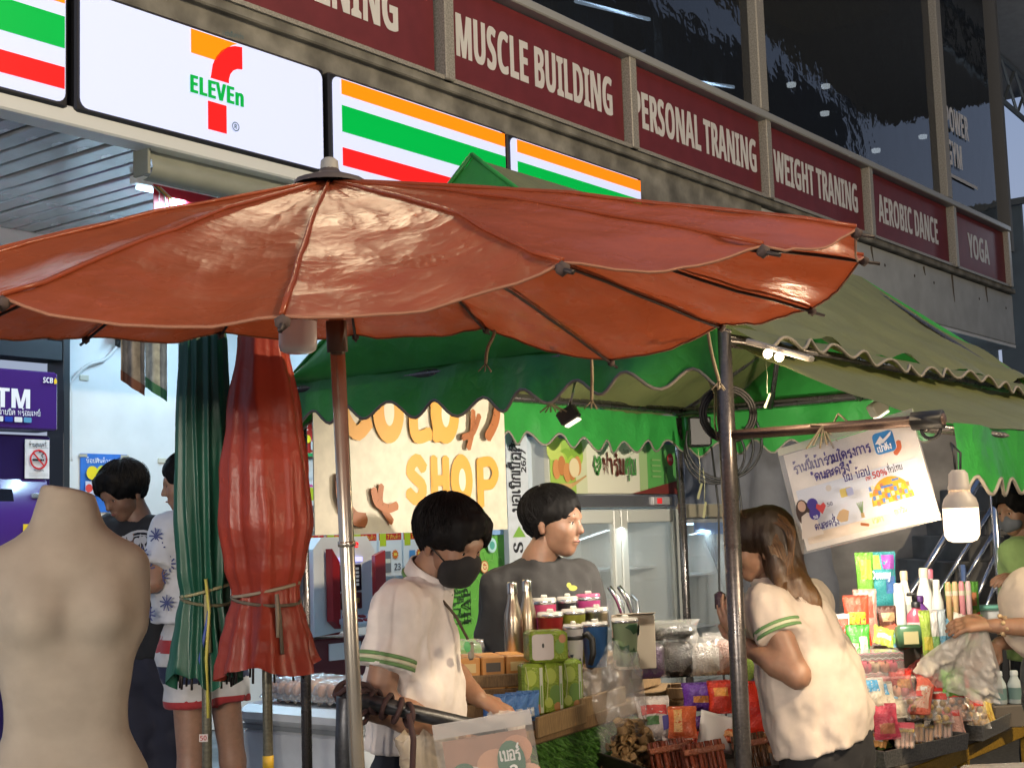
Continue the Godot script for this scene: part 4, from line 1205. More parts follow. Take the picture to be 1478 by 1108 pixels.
func wall_things() -> void:
	var s := sheet("advert_poster", "blue advert poster with yellow shapes taped on the white wall behind the man", "poster", Vector3(5.963, 1.84, ZW + 0.012), Basis.IDENTITY, 0.405, 0.42, C(0.03, 0.17, 0.62))
	var p: FP = s[1]
	p.thai("ช้อปสินค้าราคาดี", 0.05, 0.355, 0.024, C(0.75, 0.78, 0.8), 0.3)
	p.disc(0.09, 0.28, 0.05, C(0.75, 0.6, 0.02)); p.disc(0.17, 0.29, 0.045, C(0.6, 0.62, 0.05)); p.disc(0.26, 0.27, 0.07, C(0.75, 0.76, 0.8)); p.disc(0.34, 0.28, 0.04, C(0.02, 0.1, 0.5))
	p.rect(0.03, 0.12, 0.12, 0.1, C(0.5, 0.55, 0.7)); p.disc(0.06, 0.17, 0.03, C(0.6, 0.06, 0.05)); p.rect(0.2, 0.1, 0.17, 0.12, C(0.7, 0.72, 0.75))
	part("print", p.mb, print_mat(), s[0])
	for q in [[0.0, 0.405], [0.36, 0.405]]:
		part("tape", MB.new().box(Vector3(q[0] + 0.02, q[1], 0.003), Vector3(0.07, 0.022, 0.002)), mat("tape_tan", C(0.4, 0.38, 0.3), 0.4), s[0])
	var c := thing("wall_conduit", "white cable pipe bending down the white wall from a small box", "pipe", Vector3(5.87, 2.2, ZW + 0.03))
	var cv := Curve3D.new()
	cv.add_point(Vector3(0, 0, 0)); cv.add_point(Vector3(0, 0.56, 0), Vector3.ZERO, Vector3(0, 0.05, 0)); cv.add_point(Vector3(0.13, 0.69, 0), Vector3(-0.09, -0.06, 0), Vector3(0.1, 0.04, 0)); cv.add_point(Vector3(0.40, 0.86, 0), Vector3(-0.03, -0.1, 0))
	var pts := []
	for i in 30: pts.append(cv.sample_baked(cv.get_baked_length() * i / 29.0, true))
	part("pipe", MB.new(true).tube(pts, 0.013, 8), mat("pipe_white", C(0.55, 0.57, 0.58), 0.5), c)
	part("gland", MB.new(true).tube([Vector3(0.40, 0.85, 0), Vector3(0.405, 0.92, 0)], 0.02, 8), mat("black_rubber"), c)
	part("junction_box", MB.new().box(Vector3(0.53, 0.95, 0.03), Vector3(0.36, 0.06, 0.12), Basis.IDENTITY, 0.008), mat("lamp_white"), c)
	# tall notice at the wall's end
	var n := sheet("notice_strip", "tall narrow notice with lilac and red bands at the end of the white wall", "poster", Vector3(6.885, 1.9, ZW + 0.03), Basis.IDENTITY, 0.26, 1.0, C(0.68, 0.72, 0.74))
	var q: FP = n[1]
	q.rect(0.0, 0.62, 0.26, 0.06, C(0.38, 0.34, 0.55)); q.rect(0, 0.3, 0.26, 0.07, C(0.5, 0.06, 0.05))
	for i in 7:
		q.rect(0.02, 0.41 + i * 0.075, 0.05, 0.018, C(0.1, 0.11, 0.12)); q.rect(0.09, 0.41 + i * 0.075, 0.12, 0.012, C(0.2, 0.3, 0.2))
	part("print", q.mb, print_mat(), n[0])
	# red hanging board with a white card by the lamp fitting
	var r := sheet("hanging_board", "small red board with a white card hanging under the shop ceiling", "sign", Vector3(5.13, 3.46, -6.58), Basis.IDENTITY, 0.5, 0.27, C(0.5, 0.02, 0.04))
	var rf: FP = r[1]
	rf.rect(0.12, 0.03, 0.36, 0.12, C(0.8, 0.78, 0.78))
	part("print", rf.mb, print_mat(), r[0])
	for k in 4:
		var a := Vector3(5.12 + 0.02 * k, 3.72, -6.58); var b := Vector3(5.16 + 0.05 * k, 3.63 - 0.02 * k, -6.57)
		part("wire", MB.new(true).tube([a - r[0].position, (a + b) * 0.5 + Vector3(0.03, 0.01, 0) - r[0].position, b - r[0].position], 0.004, 5), mat("wire_%d" % (k % 3), [C(0.5, 0.5, 0.45), C(0.05, 0.2, 0.1), C(0.5, 0.35, 0.05)][k % 3], 0.5), r[0])
	# rolled banner cloth hanging behind the folded umbrellas
	var h := thing("hanging_cloth", "stained grey cloth and white cloth with green edge hanging above the folded umbrellas", "cloth", Vector3(3.62, 2.0, -4.9))
	for k in 2:
		var mb := MB.new(true)
		mb.grid(14, 14, func(u: float, v: float) -> Vector3: return RT * (0.02 + k * 0.1 + u * 0.1) + Vector3(0, 0.62 - v * (0.3 + 0.07 * u + 0.03 * k) , 0) + HD * (0.02 * sin(u * 9.0 + k)))
		part("cloth", mb, mat("banner_cloth_%d" % k, [C(0.30, 0.28, 0.25), C(0.5, 0.56, 0.54)][k], 0.7, 0.0, {"tex": "blotch", "uv": 3.0}), h)
		var hb := MB.new(true)
		hb.grid(14, 3, func(u: float, v: float) -> Vector3: return RT * (0.02 + k * 0.1 + u * 0.1) + Vector3(0, 0.64 - (0.3 + 0.07 * u + 0.03 * k) - v * 0.045, 0) + HD * (0.02 * sin(u * 9.0 + k) - 0.004))
		part("border", hb, mat("banner_edge_%d" % k, [C(0.10, 0.035, 0.02), C(0.02, 0.12, 0.06)][k], 0.7), h)

func price_card(f: FP, x: float, y: float, w: float, h: float, k: int) -> void:
	f.rect(x, y, w, h, C(0.66, 0.70, 0.72))
	f.rect(x, y + h * 0.84, w, h * 0.16, C(0.5, 0.03, 0.02)); f.rect(x + 0.01, y + h * 0.7, w * 0.28, h * 0.3, C(0.45, 0.55, 0.03))
	f.text("7", x + w * 0.36, y + h * 0.86, h * 0.11, C(0.75, 0.5, 0.02)); f.thai("สินค้า", x + w * 0.5, y + h * 0.87, h * 0.07, C(0.75, 0.6, 0.1), w * 0.45)
	var n := 10
	var star := PackedVector2Array()
	for i in n * 2: star.append(Vector2(x + w * 0.68 + cos(PI * i / n) * h * (0.12 if i % 2 else 0.09), y + h * 0.5 + sin(PI * i / n) * h * (0.12 if i % 2 else 0.09)))
	f.poly(star, C(0.6, 0.16, 0.02))
	f.rect(x + w * 0.62, y + h * 0.47, w * 0.14, h * 0.06, C(0.75, 0.6, 0.1))
	f.rect(x + w * 0.22, y + h * 0.08, w * 0.26, h * 0.5, [C(0.08, 0.25, 0.5), C(0.1, 0.4, 0.15), C(0.5, 0.3, 0.05), C(0.15, 0.16, 0.17)][k % 4])
	f.rect(x + w * 0.24, y + h * 0.3, w * 0.22, h * 0.1, C(0.6, 0.6, 0.5))
	f.text(str(2 + k * 7), x + w * 0.62, y + h * 0.12, h * 0.16, C(0.1, 0.1, 0.12))

func shop_cards() -> void:
	var s := sheet("promotion_board", "red promotion board with rows of pots and yellow price dots behind the folded umbrellas", "poster", Vector3(7.5, 2.275, -8.38), Basis.IDENTITY, 1.1, 0.62, C(0.42, 0.03, 0.025))
	var f: FP = s[1]
	for j in 3:
		for i in 9:
			var x := 0.05 + i * 0.115
			var y := 0.06 + j * 0.19
			f.rect(x, y, 0.07, 0.09, [C(0.4, 0.6, 0.65), C(0.1, 0.05, 0.25), C(0.55, 0.6, 0.62)][(i + j) % 3], 0.01); f.rect(x, y + 0.07, 0.07, 0.02, C(0.55, 0.2, 0.2))
			f.disc(x + 0.085, y + 0.09, 0.032, C(0.75, 0.65, 0.03)); f.rect(x - 0.005, y - 0.03, 0.075, 0.012, C(0.6, 0.5, 0.4))
	f.rect(0.0, 0.0, 1.1, 0.03, C(0.03, 0.3, 0.1))
	part("print", f.mb, print_mat(), s[0])
	var g := sheet("window_panel", "pale window panel with pink packs under the red promotion board", "window", Vector3(7.5, 1.66, -8.4), Basis.IDENTITY, 1.1, 0.6, C(0.7, 0.75, 0.77))
	var gf: FP = g[1]
	for i in 8: gf.rect(0.06 + i * 0.125, 0.29, 0.11, 0.1, C(0.55, 0.08, 0.28), 0.02)
	gf.rect(0, 0.43, 1.1, 0.02, C(0.5, 0.55, 0.6))
	part("print", gf.mb, print_mat(), g[0])
	var wh := ["left of the lower row, beside the red machine", "second in the lower row above the red machine", "third in the lower row, below the sausage poster", "fourth in the lower row, below the sausage poster", "fifth in the lower row, behind the young man's back", "last in the lower row, behind the young man's head"]
	for i in 6:
		var c := sheet("price_card", "white price card with red heading, " + wh[i], "price card", Vector3(7.95 + i * 0.32, 1.25, -8.36), Basis.IDENTITY, 0.3, 0.38, C(0.66, 0.70, 0.72), 0.004, "price cards on the shop front")
		var cf: FP = c[1]
		price_card(cf, 0.005, 0.005, 0.29, 0.37, i)
		part("print", cf.mb, print_mat(), c[0])
	for i in 2:
		var c := sheet("price_card", "white price card with red heading, " + ["upper row behind the steel pole's upper part", "upper row right behind the red folded umbrella"][i], "price card", Vector3(8.02 - i * 0.32, 1.665, -8.34), Basis.IDENTITY, 0.3, 0.36, C(0.66, 0.70, 0.72), 0.004, "price cards on the shop front")
		var cf: FP = c[1]
		price_card(cf, 0.005, 0.005, 0.29, 0.35, i + 3)
		part("print", cf.mb, print_mat(), c[0])

func kiosk() -> void:
	var t := thing("payment_kiosk", "red and white payment kiosk with a small screen behind the steel pole", "kiosk", Vector3(6.05, 0.155, -6.15), ry(-8))
	var red := mat("kiosk_red", C(0.33, 0.016, 0.02), 0.3, 0.0, {"tex": "soft"})
	var white := mat("kiosk_white", C(0.66, 0.7, 0.74), 0.3)
	part("cabinet", MB.new().box(Vector3(-0.1, 1.13, -0.14), Vector3(0.46, 0.55, 0.3), Basis.IDENTITY, 0.01), red, t)
	var pr := PackedVector2Array([Vector2(-0.14, 0.86), Vector2(0.27, 0.9), Vector2(0.33, 1.0), Vector2(0.33, 1.36), Vector2(0.27, 1.45), Vector2(-0.08, 1.45), Vector2(-0.14, 1.38)])
	part("surround", MB.new().prism(pr, Transform3D(Basis.IDENTITY, Vector3(0, 0, 0.1)), 0.22), white, t)
	part("red_wing", MB.new().prism(PackedVector2Array([Vector2(-0.05, 0.95), Vector2(0.02, 0.9), Vector2(0.02, 1.3), Vector2(-0.05, 1.38)]), Transform3D(Basis(UPV, 0.25), Vector3(0, 0, 0.155)), 0.05), red, t)
	part("red_wing", MB.new().prism(PackedVector2Array([Vector2(0.23, 0.97), Vector2(0.3, 1.0), Vector2(0.3, 1.36), Vector2(0.23, 1.33)]), Transform3D(Basis(UPV, -0.25), Vector3(0, 0, 0.18)), 0.05), red, t)
	part("screen", MB.new().box(Vector3(0.13, 1.2, 0.108), Vector3(0.17, 0.16, 0.012), Basis.IDENTITY, 0.004), mat("dark_glass"), t)
	var f := FP.new(self, Transform3D(Basis.IDENTITY, Vector3(0.06, 1.13, 0.116)))
	for i in 5: f.rect(0.05, 0.02 + i * 0.024, 0.08, 0.015, C(0.25, 0.26, 0.27))
	part("screen_picture", f.mb, mat("screen_picture", C(0.2, 0.2, 0.2), 0.3, 0.0, {"vc": true, "emit": C(0.25, 0.26, 0.27), "energy": 0.6}), t)
	part("strip_lamp", MB.new().box(Vector3(0.13, 1.31, 0.115), Vector3(0.18, 0.03, 0.012), Basis.IDENTITY, 0.003), mat("kiosk_lamp", C(0.6, 0.6, 1), 0.3, 0.0, {"emit": C(0.45, 0.45, 1.0), "energy": 0.9}), t)
	part("card_reader", MB.new().box(Vector3(0.13, 1.06, 0.11), Vector3(0.16, 0.1, 0.02), Basis.IDENTITY, 0.004), mat("reader_dark", C(0.10, 0.02, 0.02), 0.4), t)
	part("chip_slot", MB.new().box(Vector3(0.17, 1.06, 0.122), Vector3(0.03, 0.03, 0.01), Basis.IDENTITY, 0.003), mat("gold_slot", C(0.5, 0.36, 0.1), 0.3, 0.8), t)
	part("shelf", MB.new().box(Vector3(0.13, 0.94, 0.16), Vector3(0.25, 0.03, 0.14), Basis(Vector3(1, 0, 0), 0.35), 0.005), white, t)
	for i in 6:
		part("key", MB.new().box(Vector3(0.06 + (i % 3) * 0.06, 0.945 + 0.02 * (1 - i / 3), 0.2 - 0.05 * (1 - i / 3)), Vector3(0.045, 0.012, 0.03), Basis(Vector3(1, 0, 0), 0.35), 0.003), red, t)
	var g := FP.new(self, Transform3D(Basis.IDENTITY, Vector3(0.06, 1.37, 0.104)))
	g.text("true", 0.01, 0.012, 0.042, C(0.75, 0.03, 0.03), 0.13, "Droid Sans", 1.3)
	part("lettering", g.mb, mat("kiosk_letter", C(0.75, 0.03, 0.03), 0.3, 0.0, {"emit": C(0.9, 0.02, 0.02), "energy": 0.7}), t)
	part("base", MB.new().box(Vector3(0.08, 0.42, -0.1), Vector3(0.5, 0.84, 0.34), Basis.IDENTITY, 0.01), mat("kiosk_base", C(0.11, 0.012, 0.016), 0.35), t)
	part("base_label", MB.new().box(Vector3(0.1, 0.76, 0.08), Vector3(0.24, 0.1, 0.01)), white, t)

func stall_posters() -> void:
	var s := sheet("sausage_poster", "cream poster with ochre lettering and brown sausages behind the young man", "poster", Vector3(3.703, 1.613, -3.80), Basis.from_scale(Vector3.ONE * 0.8837), 1.34, 0.80, C(0.58, 0.53, 0.41), 0.006)
	var f: FP = s[1]
	var oc := C(0.58, 0.28, 0.045)
	var X := func(x: float) -> float: return x - 4.19
	var Y := func(y: float) -> float: return y - 1.615
	var S := [[[0.9, 0.8], [0.6, 0.95], [0.25, 0.85], [0.15, 0.65], [0.5, 0.5], [0.85, 0.35], [0.8, 0.12], [0.45, 0.03], [0.1, 0.15]]]
	var H := [[[0.15, 0.0], [0.15, 1.0]], [[0.85, 0.0], [0.85, 1.0]], [[0.15, 0.5], [0.85, 0.5]]]
	var O := [[[0.5, 0.0], [0.05, 0.25], [0.05, 0.75], [0.5, 1.0], [0.95, 0.75], [0.95, 0.25], [0.5, 0.0]]]
	var Pp := [[[0.15, 0.0], [0.15, 0.95]], [[0.15, 0.95], [0.7, 0.98], [0.95, 0.72], [0.7, 0.46], [0.2, 0.45]]]
	var Cc := [[[0.9, 0.82], [0.5, 1.0], [0.08, 0.7], [0.08, 0.3], [0.5, 0.0], [0.9, 0.18]]]
	var Ll := [[[0.2, 1.0], [0.2, 0.05], [0.85, 0.05]]]
	var Dd := [[[0.2, 0.0], [0.2, 1.0], [0.65, 0.9], [0.92, 0.5], [0.65, 0.1], [0.2, 0.0]]]
	fat(f, S, X.call(4.79), Y.call(1.76), 0.115, 0.20, 0.058, oc); fat(f, H, X.call(4.955), Y.call(1.76), 0.12, 0.19, 0.052, oc)
	ring_letter(f, X.call(5.172), Y.call(1.86), 0.083, 0.125, 0.026, 0.055, oc); fat(f, Pp, X.call(5.29), Y.call(1.745), 0.15, 0.21, 0.052, oc)
	fat(f, Cc, X.call(4.36), Y.call(2.06), 0.17, 0.24, 0.068, oc); ring_letter(f, X.call(4.655), Y.call(2.17), 0.105, 0.15, 0.034, 0.07, oc)
	fat(f, Ll, X.call(4.80), Y.call(2.06), 0.15, 0.24, 0.062, oc); ring_letter(f, X.call(5.05), Y.call(2.175), 0.105, 0.145, 0.03, 0.065, oc); f.rect(X.call(4.955), Y.call(2.035), 0.06, 0.28, oc, 0.02)
	var br := C(0.30, 0.10, 0.03)
	sausage(f, [Vector2(X.call(4.59), Y.call(1.82)), Vector2(X.call(4.585), Y.call(1.75)), Vector2(X.call(4.65), Y.call(1.67))], 0.035, br * 0.9)
	sausage(f, [Vector2(X.call(4.54), Y.call(1.80)), Vector2(X.call(4.56), Y.call(1.75)), Vector2(X.call(4.63), Y.call(1.725)), Vector2(X.call(4.68), Y.call(1.735))], 0.04, br)
	sausage(f, [Vector2(X.call(4.33), Y.call(1.85)), Vector2(X.call(4.335), Y.call(1.77)), Vector2(X.call(4.40), Y.call(1.69)), Vector2(X.call(4.46), Y.call(1.675))], 0.065, br * 0.8)
	sausage(f, [Vector2(X.call(5.25), Y.call(2.19)), Vector2(X.call(5.24), Y.call(2.1)), Vector2(X.call(5.21), Y.call(2.02))], 0.035, br)
	sausage(f, [Vector2(X.call(5.17), Y.call(2.065)), Vector2(X.call(5.24), Y.call(2.09)), Vector2(X.call(5.29), Y.call(2.17))], 0.034, br * 0.85)
	sausage(f, [Vector2(X.call(5.36), Y.call(2.08)), Vector2(X.call(5.42), Y.call(2.16)), Vector2(X.call(5.45), Y.call(2.3))], 0.055, br)
	part("print", f.mb, print_mat(0.5), s[0])
	# upright banner with sideways writing
	var b := sheet("upright_banner", "narrow white upright banner with sideways black writing and a green triangle", "banner", Vector3(5.306, 0.72, -4.12), Basis.IDENTITY, 0.17, 1.36, C(0.56, 0.60, 0.66))
	var q: FP = b[1]
	q.thai("ขอเชิญชื้อสินค้า", 0.098, 0.98, 0.062, C(0.02, 0.02, 0.03), 0.46, 1.1, PI / 2)
	part("lettering", q.mb, print_mat(0.5), b[0])
	q = FP.new(self, Transform3D(Basis.IDENTITY, Vector3(0, 0, 0.0006)), 0.0005)
	q.text("26/7", 0.155, 1.17, 0.04, C(0.02, 0.02, 0.03), 0.115, "Droid Sans", 1.1, PI / 2)
	part("date_lettering", q.mb, print_mat(0.5), b[0])
	q = FP.new(self, Transform3D(Basis.IDENTITY, Vector3(0, 0, 0.0006)), 0.0005)
	q.poly(PackedVector2Array([Vector2(0.03, 0.855), Vector2(0.135, 0.855), Vector2(0.083, 0.91)]), C(0.17, 0.35, 0.05))
	part("triangle_mark", q.mb, print_mat(0.5), b[0])
	q = FP.new(self, Transform3D(Basis.IDENTITY, Vector3(0, 0, 0.0006)), 0.0005)
	q.text("S", 0.11, 0.78, 0.075, C(0.02, 0.02, 0.03), 0.05, "Droid Serif", 1.3, PI / 2)
	q.text("SHOP", 0.11, 0.45, 0.06, C(0.02, 0.02, 0.03), 0.24, "Droid Serif", 1.2, PI / 2)
	part("lettering", q.mb, print_mat(0.5), b[0])
	part("pole", MB.new().box(Vector3(0.235, 0.3, -0.03), Vector3(0.09, 2.1, 0.03), Basis.IDENTITY, 0.005), mat("pale_post", C(0.42, 0.48, 0.54), 0.5), b[0])
	# green happy menu standee
	var g := sheet("menu_standee", "bright green menu standee with sideways writing between the two men", "standee", Vector3(4.92, 0.74, -4.2), Basis.IDENTITY, 0.45, 1.0, C(0.12, 0.40, 0.06), 0.02)
	var h: FP = g[1]
	var wl := C(0.17, 0.46, 0.10)
	for k in 9:
		var pts := []
		for i in 13:
			pts.append(Vector2(0.17 + 0.27 * i / 12.0, 0.08 + k * 0.095 + 0.03 * sin(i * 1.3 + k * 2.1) + 0.02 * sin(i * 2.9 + k)))
		h.stroke(pts, 0.004, wl)
	h.rect(0, 0, 0.025, 1.0, C(0.25, 0.42, 0.62)); h.rect(0, 0.42, 0.035, 0.18, C(0.02, 0.08, 0.42))
	h.thai("เมนูสร้าง", 0.095, 0.44, 0.05, C(0.02, 0.06, 0.02), 0.34, 1.0, PI / 2)
	h.text("HAPPY", 0.16, 0.44, 0.052, C(0.01, 0.03, 0.01), 0.27, "Droid Serif", 1.2, PI / 2)
	h.disc(0.27, 0.70, 0.03, C(0.5, 0.12, 0.04)); h.disc(0.27, 0.70, 0.025, C(0.62, 0.55, 0.3)); h.text("CP", 0.283, 0.687, 0.024, C(0.5, 0.03, 0.02), 0.03, "Droid Sans", 1.2, PI / 2)
	h.disc(0.33, 0.80, 0.035, C(0.4, 0.6, 0.65)); h.disc(0.33, 0.80, 0.02, C(0.08, 0.35, 0.3)); h.rect(0.26, 0.85, 0.16, 0.05, C(0.2, 0.35, 0.6))
	part("print", h.mb, print_mat(0.5), g[0])

func fridge_case(t: Node3D, w: float, h: float, d: float, y0: float, hs: float) -> void:
	var body := mat("fridge_white", C(0.50, 0.52, 0.50), 0.35, 0.1)
	part("back", MB.new().box(Vector3(w / 2, (y0 + h) / 2, -d + 0.02), Vector3(w, h - y0, 0.04)), body, t)
	part("side", MB.new().box(Vector3(0.015, (y0 + h) / 2, -d / 2), Vector3(0.03, h - y0, d - 0.01), Basis.IDENTITY, 0.004), body, t)
	part("side", MB.new().box(Vector3(w - 0.015, (y0 + h) / 2, -d / 2), Vector3(0.03, h - y0, d - 0.01), Basis.IDENTITY, 0.004), body, t)
	part("bottom", MB.new().box(Vector3(w / 2, y0 + 0.15, -d / 2), Vector3(w - 0.062, 0.3, d - 0.06)), body, t)
	part("top", MB.new().box(Vector3(w / 2, h - hs / 2, -d / 2), Vector3(w - 0.062, hs, d - 0.06)), body, t)
	for i in 4:
		part("shelf", MB.new().box(Vector3(w / 2, y0 + 0.35 + i * (h - hs - y0 - 0.35) / 4.0, -d / 2 - 0.03), Vector3(w - 0.07, 0.012, d - 0.16)), mat("wire_shelf", C(0.6, 0.62, 0.62), 0.35, 0.3), t)

func fridges() -> void:
	var t := thing("display_fridge", "two-door glass display fridge with a picture header under the tent", "fridge", Vector3(5.53, 0, -4.05))
	var w := 1.2
	fridge_case(t, w, 2.06, 0.66, 0.08, 0.36)
	var hp := part("header", MB.new().box(Vector3(w / 2, 1.92, 0.005), Vector3(w, 0.275, 0.04), Basis.IDENTITY, 0.006), mat("header_cream", C(0.62, 0.60, 0.48), 0.35), t)
	var f := FP.new(self, Transform3D(Basis.IDENTITY, Vector3(0, 1.783, 0.0262)))
	f.rect(0.0, 0.0, 0.3, 0.275, C(0.28, 0.42, 0.08)); f.rect(0.9, 0.0, 0.3, 0.275, C(0.10, 0.34, 0.08)); f.rect(0.82, 0.0, 0.08, 0.275, C(0.32, 0.44, 0.20)); f.rect(0.22, 0, 0.1, 0.275, C(0.5, 0.52, 0.34))
	for i in 9: f.disc(0.13 + 0.11 * cos(i * 2.4), 0.19 + 0.05 * sin(i * 1.7), 0.05, [C(0.30, 0.45, 0.06), C(0.42, 0.5, 0.12), C(0.2, 0.34, 0.05)][i % 3])
	for i in 5: f.disc(0.05 + i * 0.045, 0.12 + 0.02 * sin(i * 2.0), 0.033, [C(0.5, 0.22, 0.08), C(0.42, 0.17, 0.06)][i % 2], 1.5)
	f.disc(0.2, 0.13, 0.045, C(0.62, 0.52, 0.32), 1.1)
	for i in 5: f.stroke([Vector2(0.02 + i * 0.03, 0.02), Vector2(0.2 + i * 0.025, 0.05 + 0.01 * i)], 0.009, C(0.45, 0.28, 0.12))
	f.rect(0.0, 0.0, 0.17, 0.05, C(0.5, 0.33, 0.14)); f.poly(PackedVector2Array([Vector2(0.72, 0.0), Vector2(1.2, 0.0), Vector2(1.2, 0.075)]), C(0.16, 0.03, 0.02))
	var gr := C(0.06, 0.22, 0.05)
	f.stroke([Vector2(0.40, 0.1), Vector2(0.375, 0.15), Vector2(0.385, 0.19), Vector2(0.405, 0.165), Vector2(0.43, 0.19), Vector2(0.44, 0.15), Vector2(0.41, 0.1), Vector2(0.395, 0.105)], 0.014, gr)
	f.stroke([Vector2(0.398, 0.13), Vector2(0.41, 0.145), Vector2(0.425, 0.16)], 0.008, gr)
	f.thai("ฟาร์ม", 0.46, 0.105, 0.078, C(0.12, 0.03, 0.02), 0.2, 1.1); f.thai("สุข", 0.665, 0.105, 0.078, gr, 0.11, 1.1)
	f.text("farm", 0.64, 0.215, 0.022, C(0.25, 0.2, 0.15), 0.06); f.thai("สุข", 0.705, 0.215, 0.018, gr, 0.04)
	f.disc(1.115, 0.19, 0.034, C(0.55, 0.03, 0.03)); f.text("NFC", 1.092, 0.182, 0.018, C(0.7, 0.5, 0.45), 0.045)
	f.stroke([Vector2(1.06, 0.06), Vector2(1.065, 0.13)], 0.016, C(0.05, 0.13, 0.03)); f.disc(1.066, 0.142, 0.011, C(0.05, 0.13, 0.03))
	for i in 4: f.rect(0.92, 0.18 - i * 0.03, 0.09, 0.008, C(0.25, 0.42, 0.15))
	part("print", f.mb, print_mat(0.35), hp)
	part("control_strip", MB.new().box(Vector3(w / 2, 1.745, 0.01), Vector3(w, 0.07, 0.04), Basis.IDENTITY, 0.006), mat("silver_trim"), t)
	part("control_box", MB.new().box(Vector3(1.02, 1.745, 0.035), Vector3(0.2, 0.045, 0.02), Basis.IDENTITY, 0.004), mat("control_grey", C(0.3, 0.3, 0.3), 0.4), t)
	part("display", MB.new().box(Vector3(0.98, 1.745, 0.047), Vector3(0.045, 0.03, 0.006)), mat("display_red", C(0.3, 0.02, 0.02), 0.2, 0.0, {"emit": C(0.8, 0.03, 0.03), "energy": 0.5}), t)
	var fr := mat("door_white", C(0.46, 0.47, 0.43), 0.35)
	var gl := mat("fridge_glass", C(0.7, 0.78, 0.8), 0.03, 0.0, {"alpha": 0.12})
	for k in 2:
		var x := 0.01 + k * 0.595
		var dr := part("door", MB.new().box(Vector3(x + 0.03, 1.03, 0.02), Vector3(0.06, 1.34, 0.04), Basis.IDENTITY, 0.006), fr, t)
		part("stile", MB.new().box(Vector3(x + 0.555, 1.03, 0.02), Vector3(0.06, 1.34, 0.04), Basis.IDENTITY, 0.006), fr, dr)
		part("top_frame", MB.new().box(Vector3(x + 0.2925, 1.665, 0.02), Vector3(0.463, 0.07, 0.038), Basis.IDENTITY, 0.005), fr, dr)
		part("bottom_frame", MB.new().box(Vector3(x + 0.2925, 0.4, 0.02), Vector3(0.463, 0.08, 0.038), Basis.IDENTITY, 0.005), fr, dr)
		part("pane", MB.new().box(Vector3(x + 0.2925, 1.035, 0.018), Vector3(0.462, 1.19, 0.008)), gl, dr)
		var hx := x + (0.52 if k == 0 else 0.065)
		part("handle", MB.new(true).tube([Vector3(hx, 1.25, 0.04), Vector3(hx, 1.22, 0.075), Vector3(hx, 0.9, 0.075), Vector3(hx, 0.87, 0.04)], 0.01, 8), mat("silver_trim"), dr)
	for i in 14:
		var c: Color = [C(0.55, 0.5, 0.5), C(0.6, 0.62, 0.6), C(0.5, 0.25, 0.25), C(0.35, 0.45, 0.5)][i % 4]
		part("frozen_pack", pouch(0.13 + 0.02 * (i % 3), 0.1, 0.06), mat("pack_%d" % (i % 4), c, 0.35), t).position = Vector3(0.12 + (i % 7) * 0.16, 0.76 + (i / 7) * 0.345, -0.3 - 0.1 * (i % 2))
	var lamp := part("strip_lamp", MB.new(true).tube([Vector3(0.08, 1.66, -0.06), Vector3(1.12, 1.66, -0.06)], 0.01, 6), mat("lamp_tube"), t)
	area("fridge_light", t.position + Vector3(0.6, 1.64, -0.1), Vector3(0, -1, -0.25), 1.0, 0.05, C(0.8, 0.95, 1.0), 0.16, t)
	# second fridge further along
	var s := thing("display_fridge", "narrow lit glass fridge with red bags under the grey tarpaulin", "fridge", Vector3(6.86, 0, -4.1))
	fridge_case(s, 0.62, 1.72, 0.6, 0.05, 0.1)
	part("top_trim", MB.new().box(Vector3(0.31, 1.69, 0.01), Vector3(0.64, 0.08, 0.04), Basis.IDENTITY, 0.006), mat("trim_tan", C(0.42, 0.37, 0.26), 0.5), s)
	part("pane", MB.new().box(Vector3(0.31, 0.97, 0.01), Vector3(0.56, 1.34, 0.008)), gl, s)
	part("blue_label", MB.new().box(Vector3(0.4, 1.585, -0.03), Vector3(0.34, 0.07, 0.01)), mat("label_blue", C(0.10, 0.25, 0.6), 0.3), s)
	for i in 5:
		part("red_bag", pouch(0.15, 0.14, 0.09), mat("bag_red", C(0.5, 0.04, 0.06), 0.3), s).position = Vector3(0.12 + (i % 3) * 0.14, 1.33 - 0.02 * (i % 2) - (0.0 if i < 3 else 0.33), -0.2 - 0.04 * i)
	area("fridge_light", s.position + Vector3(0.31, 1.6, -0.12), Vector3(0, -1, -0.2), 0.5, 0.06, C(0.75, 0.93, 1.0), 0.16, s)
	part("strip_lamp", MB.new(true).tube([Vector3(0.05, 1.615, -0.12), Vector3(0.57, 1.615, -0.12)], 0.008, 6), mat("lamp_tube"), s)
	# grey tarpaulin behind
	var g := MB.new(true)
	g.grid(60, 26, func(u: float, v: float) -> Vector3:
		var x := lerpf(6.72, 9.0, u)
		return Vector3(x, lerpf(2.35, 1.62 - 0.75 * clampf((u - 0.26) * 9.0, 0.0, 1.0), v), -4.2 + 0.05 * sin(x * 9.0 + 3.0 * v) * (0.3 + v) + 0.06 * wob(x, v, 0.0, 0.02)))
	solo("grey_tarpaulin", g, mat("grey_cloth", C(0.14, 0.155, 0.19), 0.7, 0.0, {"tex": "soft", "uv": 2.0, "bump": "weave", "bumpcm": 0.05, "back": C(0.05, 0.055, 0.07)}), "slate grey tarpaulin hanging in folds behind the tent poles", "tarpaulin")

